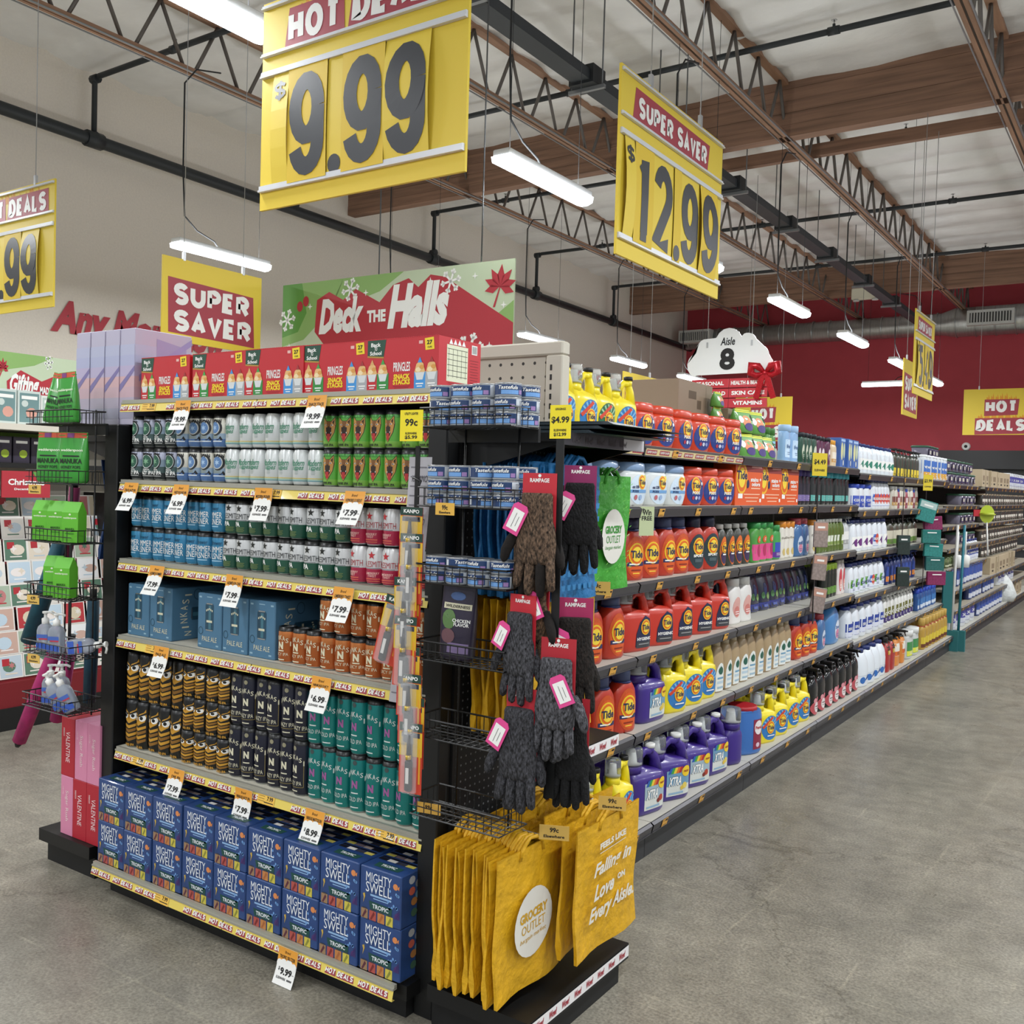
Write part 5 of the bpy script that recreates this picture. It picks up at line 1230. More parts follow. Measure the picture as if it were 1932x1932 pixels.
ROWSEED = random.Random(5)
def row(kind, n, y0, y1, x, z, desc, cat, shelf, rows=1, yaw=0., dx=.0, one=False):
    kinds = kind if isinstance(kind, (list, tuple)) else [kind]
    p = (y1 - y0) / n
    for r in range(rows):
        for i in range(n):
            kd = kinds[i % len(kinds)]
            place(kd, (x - dx - r * .2 + ROWSEED.uniform(-.006, .004), y0 + p * (i + .5) + ROWSEED.uniform(-.006, .006), z), PI / 2 + yaw + ROWSEED.uniform(-.10, .10),
                  ('%s%s on %s' % (desc, near(i, n), shelf)) if r == 0 else '%s%s, back row on %s' % (desc, near(i, n), shelf), cat, desc + ' on ' + shelf)
FX_, FB = -2.03, -1.925
T = GZ[0]; sh = 'top shelf'
row(['simply', 'simply', 'simplyg'], 4, 3.20, 3.90, FX_, T, 'tall yellow detergent jug', 'jug', sh, yaw=-.25)
row('tub', 6, 3.90, 5.20, FX_ - .01, T, 'orange pod tub', 'tub', sh, yaw=-.15)
row('podbag', 3, 5.24, 5.80, FX_, T, 'green and yellow pod pouch', 'pouch', sh, yaw=-.2)
for k, (y, z) in enumerate(((5.35, .166), (5.56, .166))): place('podbag', (FX_ - .02, y, T + .14), PI / 2 - .2, ['green pod pouch stacked inside the open cardboard box', 'green pod pouch stacked beside the open cardboard box'][k], 'pouch', 'green pod pouches')
place('cbox3', (-2.25, 5.46, T), PI / 2, 'open brown cardboard box behind the pod pouches', 'box'); place('cbox2', (-2.25, 5.50, T + .168), PI / 2, 'low brown cardboard box on the open box', 'box')
place('cbox1', (-2.32, 4.98, T + .155), PI / 2, 'large brown cardboard box stacked behind the orange tubs', 'box'); place('cbox2', (-2.32, 4.98, T), PI / 2, 'brown cardboard box hidden behind the orange pod tubs', 'box', None, 0, 0, (1, 1, 1.4))
for k, z in enumerate((.16, .30)): place('podbag', (-2.12, 5.16, T + .19 + .6 * (z - .16)), PI / 2, ['lower green pod pouch in front of the large cardboard box', 'upper green pod pouch in front of the large cardboard box'][k], 'pouch', 'green pod pouches', 0, 0, .62)
row('febg', 2, 5.72, 5.95, FX_ - .03, T, 'green topped air freshener bottle', 'bottle', sh); row('febb', 2, 6.0, 6.30, FX_, T, 'pale blue air freshener bottle', 'bottle', sh)
row('dkgreen', 4, 6.33, 6.66, FX_, T, 'dark green scent bottle', 'bottle', sh); row('purple', 3, 6.67, 7.0, FX_, T, 'dark purple scent bottle', 'bottle', sh); row('peach', 2, 7.02, 7.16, FX_, T, 'cream bottle with orange cap', 'bottle', sh)
row('bluebox', 3, 7.15, 7.68, FX_, T - .0, 'blue carton with pale ovals', 'box', sh); row('bleach', 8, 7.69, 8.85, FX_, T - .03, 'white jug with green mark', 'jug', sh); row('oilspray', 8, 8.87, 9.98, FX_, T - .03, 'dark spray with yellow label', 'spray', sh, 2); row('wipes', 7, 10.0, 11.15, FX_, T - .03, 'blue and yellow wipes canister', 'canister', sh)
T = GZ[1]; sh = 'second shelf'
row('wtub', 2, 3.35, 3.80, FX_ - .01, T, 'white tub behind the shopping bags', 'tub', sh); row('wtub', 3, 3.83, 4.47, FX_ - .01, T, 'white pod tub with blue lid', 'tub', sh, yaw=-.15); row('tub', 3, 4.48, 5.11, FX_ - .01, T, 'orange pod tub', 'tub', sh, yaw=-.15); row('powder', 3, 5.12, 6.18, FX_, T, 'orange detergent powder box', 'box', sh)
row('dkpur', 4, 6.19, 6.55, FX_, T, 'black and purple scent bottle', 'bottle', sh); row('tealbk', 9, 6.58, 7.52, FX_, T, 'black and teal scent bottle', 'bottle', sh, 2); row('whblue', 3, 7.57, 8.15, FX_, T - .04, 'white bottle with wide blue lid', 'bottle', sh); row('bleachb', 6, 8.16, 8.74, FX_, T - .04, 'white jug with blue label', 'jug', sh, 2)
row(['smallw', 'smallw', 'smallr'], 10, 8.92, 9.96, FX_, T - .04, 'small cream or red cleaner bottle', 'bottle', sh)
T = GZ[2]; sh = 'third shelf'
row('tide', 2, 3.50, 3.84, FX_, T, 'red detergent bottle behind the bags', 'bottle', sh); row('tide', 4, 3.88, 4.57, FX_, T, 'red detergent bottle with blue cap', 'bottle', sh, 2, -.2); row('tidesport', 2, 4.58, 4.94, FX_, T, 'red detergent bottle with grey label', 'bottle', sh, 1, -.2)
row('tideblk', 4, 4.98, 5.46, FX_, T, 'black bottle with orange label', 'bottle', sh, 2, -.1); row('gain', 3, 5.48, 5.85, FX_, T, 'green and pink scent bottle', 'bottle', sh); row('gain2', 1, 5.86, 5.98, FX_, T, 'green and blue scent bottle', 'bottle', sh); row('orcap', 3, 5.98, 6.25, FX_, T, 'white bottle with orange cap', 'bottle', sh); row('blusoft', 2, 6.26, 6.55, FX_, T, 'blue softener bottle', 'bottle', sh)
row('orcap', 1, 6.62, 6.74, FX_, T, 'white orange capped bottle beside the gloves strip', 'bottle', sh); row('grndish', 8, 6.75, 7.40, FX_, T, 'clear green dish soap bottle', 'bottle', sh); row('whspr', 2, 7.40, 7.54, FX_, T, 'grey and white spray bottle', 'spray', sh); row(['bleachp'] * 4 + ['bleachb'], 7, 7.58, 8.72, FX_, T - .03, 'white jug with purple or blue mark', 'jug', sh, 2); row('darkspr', 6, 8.80, 10.0, FX_, T - .03, 'dark spray with cream label', 'spray', sh)
T = GZ[3]; sh = 'fourth shelf'
row('tide', 2, 3.50, 3.90, FX_, T, 'red detergent bottle with blue cap', 'bottle', sh, 2, -.2); row('redjug', 5, 3.91, 5.12, FX_ - .02, T, 'big red jug with navy label', 'jug', sh, 2, -.3); row('white', 2, 5.16, 5.50, FX_, T, 'white softener bottle with pink label', 'bottle', sh); row('dnpack', 7, 5.75, 6.93, FX_ - .12, T, 'dark blue scent bead pack', 'pack', sh, 2)
row('neon', 4, 6.95, 7.30, FX_, T, 'black bottle with lime cap', 'bottle', sh, 2); row('pinkw', 2, 7.31, 7.54, FX_, T, 'clear bottle with red label', 'bottle', sh); row(['bleachg'] * 4 + ['bleachb'], 7, 7.56, 8.66, FX_, T - .03, 'white jug with green or blue label', 'jug', sh, 2); row('bluspr', 8, 8.78, 9.96, FX_, T - .03, 'navy blue spray bottle', 'spray', sh)
T = GZ[4]; sh = 'fifth shelf'
row('tide', 3, 3.42, 4.03, FX_, T, 'red detergent bottle with blue cap', 'bottle', sh, 2, -.2); row('xtra2', 1, 4.06, 4.32, FX_ - .02, T, 'purple jug beside the red bottles', 'jug', sh, 2, -.15); row('yeljug', 3, 4.34, 4.95, FX_, T, 'yellow jug with blue label', 'jug', sh, 2, -.25); row('beige', 10, 4.96, 6.28, FX_, T, 'tan detergent bottle with leaf label', 'bottle', sh, 1, -.1)
row('tide', 3, 6.30, 6.80, FX_, T, 'red bottle between tan and blue ones', 'bottle', sh, 1, -.2); row('blusoft', 1, 6.82, 7.03, FX_, T, 'blue softener bottle with red cap', 'bottle', sh); row('blubig', 1, 7.06, 7.48, FX_ - .04, T, 'huge blue softener jug with red cap', 'jug', sh); row('bleachn', 6, 7.53, 8.72, FX_, T - .03, 'white jug with navy label', 'jug', sh); row('wspray', 9, 8.78, 9.98, FX_, T - .03, 'white spray with olive label', 'spray', sh, 2); row('clrblu', 7, 10.1, 11.1, FX_, T - .03, 'clear blue bottle', 'bottle', sh)
T = GDECK + .001; sh = 'bottom shelf'
row('simply', 1, 3.68, 3.84, FB - .02, T, 'yellow jug behind the yellow shopping bag', 'jug', sh); row('simply', 3, 3.05, 3.60, FB - .02, T, 'yellow jug low behind the bags', 'jug', sh); row(['xtra1', 'xtra2', 'xtra1', 'xtra2'], 4, 3.88, 4.92, FB - .03, T, 'purple jug with bright label', 'jug', sh, 2, -.3)
place('xtra1', (FB - .06, 5.04, T), PI / 2 + 1.2, 'purple jug turned sideways beside the blue canister', 'jug'); row('persil', 1, 5.16, 5.40, FB - .03, T, 'blue canister with red lid', 'canister', sh, 1, -.35); row('yeljug', 4, 5.48, 6.36, FB - .02, T, 'yellow jug with blue label', 'jug', sh, 2, -.3); row('blkpink', 7, 6.38, 7.56, FB, T, 'black and pink spray bottle', 'spray', sh, 2, -.1)
row('bleachbig', 4, 7.60, 8.38, FB - .02, T, 'large white jug with blue drops', 'jug', sh, 1, -.2); row('redsp', 2, 8.40, 8.72, FB, T, 'red bottle with black top', 'bottle', sh); row('orsp', 2, 8.74, 9.15, FB, T, 'orange and white spray bottle', 'spray', sh); row('grw', 2, 9.20, 9.70, FB - .02, T, 'white and green bundle of bottles', 'bottle', sh); row('gold', 8, 9.9, 11.1, FB, T, 'gold oil bottle with red collar', 'bottle', sh, 2)
# ================================================================ side wing with pegboard on the aisle side
WX = -1.79
def strip_wow(b, y0, y1, x, z, full=True):
    mp = lambda u, v, o: (x + .002 + o, u, z - .022 + v)
    b.rect(mp, (y0 + y1) / 2, 0, y1 - y0, .036, M('#e4e2e2', .35), .0006)
    k = y0 + .03
    while k < y1 - .03:
        b.text(mp, 'Wow!', k + .02, 0, .042, .022, M('#a02836', .5), .0014, .04, .3); k += .072
def wing(sx, name, label):
    """sx=+1: faces +X at the right, -1: mirrored at the left"""
    cx = -2.665
    X = lambda x: x if sx > 0 else 2 * cx - x
    t = empty(name, (X(WX), 2.55, 0))
    def bx(x0, x1, y0, y1, z0, z1, m, nm, par=None, extra=None):
        b = MB(); a, c = sorted((X(x0) - X(WX), X(x1) - X(WX))); b.box(a, c, y0 - 2.55, y1 - 2.55, z0, z1, m)
        if extra: extra(b)
        return obj(nm, b, par or t)
    bx(WX, -1.452, 2.29, 2.86, 0, .085, BLACKM, 'kick_base')
    d = bx(WX, -1.425, 2.265, 2.875, .085, .135, BLACK, 'base_deck')
    if sx > 0:
        b = MB(); strip_wow(b, 2.27 - 2.55, 2.87 - 2.55, -1.425 - WX, .135); obj('price_strip', b, d)
    bx(WX - .02, WX, 2.36, 2.86, .1, 1.84, PEGBY, 'pegboard'); bx(WX - .03, WX + .02, 2.86, 2.90, 0, 1.84, BLACK, 'upright_post')
    s = bx(WX, -1.42, 2.36, 2.86, 1.775, 1.80, BLACK, 'top_shelf')
    for y in (2.38, 2.84):
        b = MB(); q = sx; b.add([(0, y - 2.55, 1.775), (q * .36, y - 2.55, 1.775), (0, y - 2.55, 1.68), (0, y - 2.546, 1.775), (q * .36, y - 2.546, 1.775), (0, y - 2.546, 1.68)], [(0, 1, 2), (5, 4, 3), (0, 3, 4, 1), (1, 4, 5, 2)], BLACK)
        obj('shelf_bracket', b, t)
    if sx > 0:
        b = MB(); b.box(-1.425 - WX, -1.418 - WX, 2.34 - 2.55, 2.86 - 2.55, 1.765, 1.802, M('#2c2a2e', .3)); mp = lambda u, v, o: (-1.418 - WX + o, u, 1.783 + v)
        for k in range(5): b.text(mp, 'Wow!', 2.42 - 2.55 + k * .072, 0, .045, .02, M('#4a4448', .5), .0008, .03, .3)
        b.rect(mp, 2.78 - 2.55, 0, .14, .034, M('#d8d6da', .4), .0006); obj('price_strip', b, s)
        s2 = bx(WX, -1.42, 2.36, 2.745, .845, .866, BLACK, 'small_shelf'); b = MB(); strip_wow(b, 2.37 - 2.55, 2.74 - 2.55, -1.42 - WX, .868); obj('price_strip', b, s2)
    return tag(t, label, 'display')
wing(1, 'wing_display', 'black pegboard wing display with shopping bags beside the beer shelving'); wing(-1, 'wing_display', 'black pegboard wing display with books on its base at left')
# ---------------------------------------------------------------- wire basket racks
WIREB = M('#0d0e0f', .4)
def basket_mesh(w, d, h):
    b = MB(); r = .0028
    for z in (0, h):
        b.tube([(0, 0, z), (w, 0, z), (w, d, z), (0, d, z), (0, 0, z)], r if z else r * .9, WIREB, 4, False)
    b.tube([(0, 0, h * .5), (w, 0, h * .5)], r * .6, WIREB, 4, False)
    n = 12
    for i in range(1, n): x = w * i / n; b.tube([(x, 0, h), (x, 0, 0), (x, d, 0), (x, d, h)], r * .6, WIREB, 4, False)
    for i in range(1, 5): y = d * i / 5; b.tube([(0, y, h), (0, y, 0), (w, y, 0), (w, y, h)], r * .6, WIREB, 4, False)
    return b
def rack(x0, x1, y0, y1, zs, label, hh=.052):
    t = empty('wire_basket_rack', (x0, y0, 0)); w, d = x1 - x0, y1 - y0
    me = basket_mesh(w, d, hh).mesh('basket')
    for z in zs: obj('basket', me, t, (0, 0, z - hh))
    for x in (w * .2, w * .8):
        b = MB(); b.tube([(x, d, zs[-1] - .08), (x, d, zs[0] + .01)], .0035, WIREB, 5); obj('back_rod', b, t)
    b = MB(); b.box(0, w, d, d + .012, zs[0] - .09, zs[0] - .045, BLACK); obj('mounting_plate', b, t)
    return tag(t, label, 'rack')
RZ = [1.856, 1.633, 1.417, 1.199, .980, .754]
rack(-1.757, -1.445, 2.12, 2.255, RZ, 'black wire basket rack holding cat food tins')
LZ = [1.885, 1.650, 1.420, 1.200, .970, .757]
rack(-3.79, -3.465, 2.12, 2.258, LZ, 'black wire basket rack holding green pouches and hand gel')
# ---------------------------------------------------------------- cat food tins
r, h = .0365, .0375
b = MB(); TB = M('#1d3a66', .4, coat=.2); TW = M('#a9afb6', .45)
b.lathe([(r * .94, .0), (r, .003), (r, h - .003)], TW, 20); mp = cylm(r)
b.rect(mp, 0, h * .5, .115, h * .72, TB, .0003); b.rect(mp, .012, h * .32, .05, h * .3, M('#6f9fd8', .45), .0006); b.rect(mp, .046, h * .34, .014, h * .3, M('#9a7ab0', .45), .0007); b.text(mp, 'Tastefuls', .006, h * .66, .056, h * .26, WHITE, .0009, .02, .2); b.rect(mp, -.05, h * .5, .012, h * .6, M('#dfe4ea', .5), .0006)
for k in range(6): b.rect(mp, .085, h * (.24 + .1 * k), .03, .0012, M('#6a727c', .5), .0004)
b2 = MB(); b2.lathe([(r * 1.0, h - .004), (r * 1.04, h - .001), (r * 1.0, h), (r * .95, h - .002), (.004, h - .002)], LID, 18)
proto('tin', 'pet_food_tin', ('body', b), ('lid', b2))
NM = ('top', 'second', 'third')
for bi, layers in ((0, 3), (1, 3), (2, 2)):
    for k in range(layers):
        for rr_, ys in enumerate((2.162, 2.218)):
            for i in range(4):
                if bi == 2 and k == 1 and rr_ == 1: continue
                place('tin', (-1.757 + .048 + i * .0745 + (.012 if rr_ else 0), ys + (.018 if rr_ else 0), RZ[bi] - .0505 + k * .0385), random.uniform(-.7, .9),
                      'blue cat food tin, %s, %s layer, %s row, %s basket' % (nth(i, 4), ('bottom', 'middle', 'upper')[k], ('front', 'back')[rr_], NM[bi]), 'tin', 'cat food tins in the wire baskets')
place('foodpouch', (-1.655, 2.19, RZ[3] - .05), .25, 'dark purple pet food pouch leaning in the fourth wire basket', 'pouch', None, .08, .06)
# clip-on price cards
def clipcard(loc, W, H, col, lines_, label, rz=0., name='price_card'):
    b = MB(); b.box(-W / 2, W / 2, 0, .0015, 0, H, M(col, .5)); mp = front(0)
    for s, z, w, h in lines_: b.text(mp, s, 0, z * H, w * W, h * H, INK, .0006, .03)
    tag(obj(name, b, None, loc, (0, 0, rz)), label, 'price tag', 'clip-on price cards')
clipcard((-1.775, 2.105, 1.762), .083, .088, '#f0dc22', (('UTILITY LIGHTER', .88, .6, .08), ('99c', .60, .55, .24), ('ELSEWHERE', .25, .5, .07), ('$5.99', .12, .55, .13)), 'bright yellow 99 cent card on the left of the wire rack')
clipcard((-1.325, 2.173, 1.772), .064, .088, '#f0dc22', (('LEGGINGS', .88, .5, .07), ('$4.99', .55, .85, .22), ('ELSEWHERE', .25, .6, .07), ('$12.99', .12, .6, .12)), 'bright yellow 4.99 card on the right of the wire rack')
clipcard((-1.655, 2.115, 1.558), .066, .034, '#e0b04a', (('99c', .62, .3, .4), ('Elsewhere', .22, .6, .2)), 'small amber 99 cent card on the second wire basket')
clipcard((-1.70, 2.135, .708), .075, .03, '#d8a84a', (('99c', .6, .3, .4),), 'small amber card lying in the lowest wire basket', .2)
for y, z, xx in ((2.33, .645, -1.40), (2.62, .66, -1.37), (2.66, 1.31, -1.47)):
    clipcard((xx, y, z), .085, .042, '#dcb45a', (('99c', .68, .3, .34), ('Elsewhere', .25, .7, .2)), {2.33: 'amber 99 cent card above the near yellow bags', 2.62: 'amber 99 cent card above the far yellow bags', 2.66: 'amber 99 cent card beside the green bags'}[y], .45)
clipcard((-1.928, 3.93, 1.435), .09, .13, '#b9c49a', (('Win', .8, .6, .2), ('FREE', .6, .7, .15)), 'small green win free flyer clipped over the white tubs', PI / 2 - .35, 'flyer')
# ---------------------------------------------------------------- shopping bags (front -Y, hung by handles)
def bag_mesh(W, H, col, seed, hang=True, fold=True):
    rnd = random.Random(seed); b = MB(); m = M(col, .55, noise=(18, .18), bump=(26, .5)); nx, nz = 8, 10
    ph = rnd.uniform(0, 6); fx = rnd.uniform(-.2, .2)
    def P(i, j, s):
        u, v = i / nx - .5, j / nz
        y = .005 * math.sin(3.5 * u * 2 + ph + 2 * v) + .003 * math.sin(9 * u + 5 * v + ph) + .0012 * math.sin(14 * v + ph)
        w = W * (1 - .03 * math.sin(PI * v))
        if fold and v < .22: y += s * .006 * math.sin(PI * v / .22)
        return (u * w + .01 * math.sin(6 * v + ph), y + s * (.0022 + .003 * (1 - v)), v * H)
    for s in (-1, 1):
        vs = [P(i, j, s) for j in range(nz + 1) for i in range(nx + 1)]
        fs = [(j * (nx + 1) + i, j * (nx + 1) + i + 1, (j + 1) * (nx + 1) + i + 1, (j + 1) * (nx + 1) + i) for j in range(nz) for i in range(nx)]
        b.add(vs, fs, m, True)
    e = [P(0, j, s) for j in range(nz + 1) for s in (-1, 1)]; b.add(e, [(2 * j, 2 * j + 1, 2 * j + 3, 2 * j + 2) for j in range(nz)], m)
    e = [P(nx, j, s) for j in range(nz + 1) for s in (-1, 1)]; b.add(e, [(2 * j, 2 * j + 2, 2 * j + 3, 2 * j + 1) for j in range(nz)], m)
    e = [P(i, 0, s) for i in range(nx + 1) for s in (-1, 1)]; b.add(e, [(2 * i, 2 * i + 2, 2 * i + 3, 2 * i + 1) for i in range(nx)], m)
    mp = lambda u, v, o: (u, -.0035 - .006 * abs(math.sin(7 * u + ph)) - .010 - o, v)
    h = MB()
    for s in (-1, 1):
        h.tube([(-W * .18, s * .004, H * .93), (-W * .16, s * .006, H * 1.0), (-W * .05, s * .006, H * 1.06), (W * .06, s * .008, H * 1.05), (W * .16, s * .006, H * 1.0), (W * .18, s * .004, H * .93)], .007, m, 4)
    return b, h, mp
SHB = M('#d9d7ce', .6)
for kd, (W, H, col) in {'ybag': (.345, .42, '#d8a514'), 'ybag2': (.40, .40, '#d8a514'), 'bbag': (.25, .40, '#1f6ea6'), 'gbag': (.27, .37, '#3fa02f'), 'nbag': (.33, .42, '#17407a')}.items():
    for v in range(3):
        b, h, mp = bag_mesh(W, H, col, v + 3); proto(kd + str(v), 'shopping_bag', ('bag', b), ('handles', h))
    b, h, mp = bag_mesh(W, H, col, 9, fold=False); p = MB()
    if kd in ('ybag', 'gbag'):
        ic = M('#c79a22', .6) if kd == 'ybag' else M('#2f8a2a', .6)
        p.disc(mp, .0, H * .47, W * .30, H * .24, SHB, .001, 26, 3); p.text(mp, 'GROCERY', 0, H * .53, W * .44, H * .07, ic, .002, .04); p.text(mp, 'OUTLET', 0, H * .445, W * .38, H * .065, ic, .002, .0); p.text(mp, 'bargain market', 0, H * .37, W * .42, H * .04, ic, .002, .0, .3)
    elif kd == 'ybag2':
        p.text(mp, 'FEELS LIKE', 0, H * .82, W * .44, H * .05, SHB, .001, .05); p.rect(mp, 0, H * .77, W * .44, .002, SHB, .001)
        p.text(mp, 'Falling in', 0, H * .64, W * .62, H * .13, SHB, .001, .03, .35); p.text(mp, 'Love', -W * .13, H * .48, W * .34, H * .12, SHB, .001, .03, .35); p.text(mp, 'ON', W * .16, H * .49, W * .12, H * .05, SHB, .001, .05); p.text(mp, 'Every Aisle.', .0, H * .31, W * .74, H * .14, SHB, .001, .03, .35)
    elif kd == 'bbag':
        c2 = M('#2e7cb2', .6)
        for j in range(9):
            for i in range(7): p.poly(mp, [(-W * .42 + i * W * .13, H * (.08 + j * .1)), (-W * .36 + i * W * .13, H * (.08 + j * .1)), (-W * .35 + i * W * .13, H * (.12 + j * .1)), (-W * .43 + i * W * .13, H * (.12 + j * .1))], c2, .001)
    else: p.rect(mp, 0, H * .5, .02, .02, M(col, .6), .001)
    if kd == 'gbag':
        rnd = random.Random(2); c2 = M('#6fc04a', .6)
        for k in range(60): x, z = rnd.uniform(-.45, .45) * W, rnd.uniform(.03, .97) * H; p.poly(mp, [(x, z), (x + .012, z + .004), (x + .014, z + .007), (x + .002, z + .003)], c2, .0004)
    proto(kd + 'F', 'shopping_bag', ('bag', b), ('handles', h), ('print', p))
def bagstack(kd, n, xb, xf, y, z, desc, where, slope=0., zj=.008):
    rnd = random.Random(n)
    for i in range(n):
        q = i / max(n - 1, 1); last = i == n - 1
        place(kd + ('F' if last else str(i % 3)), (xb + (xf - xb) * q, y + rnd.uniform(-.012, .012) * (not last) + slope * q, z + rnd.uniform(-zj, zj) * (not last)), PI / 2 + (rnd.uniform(-.05, .05) if not last else .0),
              '%s, %s %s' % (desc, 'front one' if last else 'back one' if i == 0 else ORD[n - 1 - i] + ' from front', where), 'bag', desc + 's ' + where)
bagstack('ybag', 13, -1.745, -1.505, 2.395, .175, 'yellow shopping bag', 'on the lower near hook', -.02)
bagstack('ybag2', 7, -1.735, -1.405, 2.68, .225, 'yellow shopping bag', 'on the lower far hook', -.01, .03)
bagstack('ybag', 9, -1.745, -1.52, 2.56, .885, 'yellow shopping bag', 'above the small shelf')
bagstack('bbag', 16, -1.745, -1.46, 2.505, 1.31, 'blue shopping bag', 'on the upper hook', .0)
bagstack('gbag', 6, -1.66, -1.50, 2.785, 1.315, 'green shopping bag', 'on the upper hook', .0)
rnd = random.Random(1)
for i in range(5): place('nbag%d' % (i % 3), (-3.585 - i * .035, 2.60 + rnd.uniform(-.02, .02), 1.30 + rnd.uniform(-.02, .02)), -PI / 2, 'dark blue shopping bag, %s on the left wing' % (ORD[i] + ' from the pegboard'), 'bag', 'dark blue bags on the left wing')
for x0, y, z in ((WX, 2.40, .62), (WX, 2.68, .645), (WX, 2.56, 1.325), (WX, 2.505, 1.715), (WX, 2.785, 1.70)):
    b = MB(); b.tube([(x0, y, z), (x0 + .30, y, z), (x0 + .32, y, z + .015)], .003, STEEL, 5)
    tag(obj('peg_hook', b), {.62: 'steel peg hook of the lower near yellow bags', .645: 'steel peg hook of the lower far yellow bags', 1.325: 'steel peg hook of the middle yellow bags', 1.715: 'steel peg hook of the blue bags', 1.70: 'steel peg hook of the green bags'}[z], 'hook', 'peg hooks')
b = MB()
for k in range(3): b.add([(-1.74 + .02 * k, 2.40, 1.802 + .012 * k), (-1.36 + .03 * k, 2.42, 1.802 + .012 * k), (-1.30 + .02 * k, 2.84, 1.802 + .010 * k), (-1.74, 2.84, 1.802 + .012 * k), (-1.74 + .02 * k, 2.40, 1.812 + .012 * k), (-1.38 + .03 * k, 2.42, 1.811 + .012 * k), (-1.36 + .02 * k, 2.84, 1.810 + .010 * k), (-1.74, 2.84, 1.812 + .012 * k)], [(0, 3, 2, 1), (4, 5, 6, 7), (0, 1, 5, 4), (1, 2, 6, 5), (2, 3, 7, 6), (3, 0, 4, 7)], M('#10222a', .4))
tag(obj('folded_leggings', b), 'flat stack of dark teal folded leggings on the wing shelf', 'clothing')
# ---------------------------------------------------------------- gloves on a clip strip
def glove(col, fleck, tip=None):
    b = MB(); m = M(col, .95, noise=(230, .93, (1, 1, .4)), bump=(220, 1.2)); k = M(fleck, .95, noise=(160, .5))
    shell(b, [(-.018, .036, .014), (-.010, .040, .017), (.0, .040, .017), (.05, .042, .018), (.065, .048, .02), (.10, .052, .021), (.135, .050, .018), (.15, .046, .014)], m, 2.3, 16)
    for x0, x1, L, r in ((-.038, -.046, .062, .0115), (-.014, -.018, .078, .0125), (.012, .014, .074, .0125), (.036, .044, .055, .011)):
        b.tube([(x0, 0, .135), (x0 + (x1 - x0) * .3, -.004, .16), (x0 + (x1 - x0) * .7, -.007, .15 + L * .6), (x1, -.006, .15 + L * .92), (x1, -.004, .15 + L)], [r, r * 1.05, r, r * .8, r * .3], k if tip and x0 in (-.014,) else m, 8)
    b.tube([(.044, 0, .07), (.062, -.006, .095), (.073, -.01, .12), (.078, -.01, .14), (.079, -.009, .148)], [.012, .0135, .013, .010, .004], k if tip else m, 8)
    c = MB(); c.tube([(0, 0, -.02), (0, 0, -.012)], .02, m, 10)
    return b
CARDR = M('#c22a36', .5); CARDP = M('#b02a6a', .5); PINK = M('#e04a90', .5)
def glovepair(loc, rz, col, fleck, cardc, label, tip=None, mirror=1, sc=1.):
    t = empty('glove_pair', loc, (0, PI, rz))
    g = glove(col, fleck, tip).mesh('glove')
    obj('glove', g, t, (0, .012, .02), (.0, .0, .0), (mirror, 1, 1)); obj('glove', g, t, (.012, .040, .03), (0, .06, .0), (-mirror, 1, 1))
    c = MB(); c.box(-.044, .044, .024, .027, -.045, .17, M(cardc, .5)); mp = lambda u, v, o: (-u, .024 - o, -v); c.text(mp, 'RAMPAGE', 0, .028, .05, .010, WHITE, .001); c.disc(mp, 0, .039, .004, .004, WHITE, .001); obj('header_card', c, t)
    g = MB(); mp = lambda u, v, o: (u + .01, -.014 - o, .075 - v); P = [(-.021, -.037), (.021, -.037), (.021, .028), (.013, .037), (-.013, .037), (-.021, .028)]
    g.add([(x + .01, -.0125, .075 - z) for x, z in P], [tuple(range(6))], PINK); g.poly(mp, P, PINK, 0); g.rect(mp, 0, -.003, .030, .050, WHITE, .0008); g.rect(mp, .003, -.005, .001, .036, INK, .0014); g.rect(mp, -.006, -.005, .001, .025, INK, .0014); obj('gift_tag', g, t, (0, 0, 0), (0, .45 * mirror, 0))
    if sc != 1: t.scale = (sc,) * 3
    return tag(t, label, 'gloves', 'glove pairs on the clip strip')
b = MB(); b.box(-.012, .012, 0, .003, 0, 1.02, BLACK); tag(obj('clip_strip', b, None, (-1.325, 2.175, .82)), 'black hanging clip strip behind the gloves', 'clip strip')
glovepair((-1.375, 2.14, 1.63), .15, '#7d6450', '#17110e', '#c22a36', 'brown knit gloves with pink tag, topmost on the strip', True, 1, 1.12)
glovepair((-1.31, 2.26, 1.66), .5, '#17171a', '#17171a', '#8a1f5a', 'plain black gloves hanging behind the brown ones')
glovepair((-1.40, 2.17, 1.40), -.1, '#74583f', '#17110e', '#c22a36', 'brown knit gloves hanging lower, behind the topmost pair', True, -1)
glovepair((-1.29, 2.22, 1.30), .5, '#2a221d', '#17110e', '#a8285a', 'dark brown gloves with magenta card in the middle', None, 1, 1.1)
glovepair((-1.415, 2.13, 1.31), -.1, '#5a5a60', '#4a4a4e', '#c22a36', 'black flecked gloves with pink tag at left')
glovepair((-1.30, 2.14, 1.20), .2, '#6a6a70', '#4a4a4e', '#b02430', 'grey flecked gloves with pink tag at centre right', None, -1, 1.1)
glovepair((-1.395, 2.11, 1.06), .0, '#4e4e54', '#4a4a4e', '#b02430', 'black flecked gloves with pink tag, lowest on the strip', None, 1, 1.12)
glovepair((-1.28, 2.2, 1.04), .3, '#161619', '#2a2a2e', '#b02430', 'plain black gloves hanging lowest at the back')
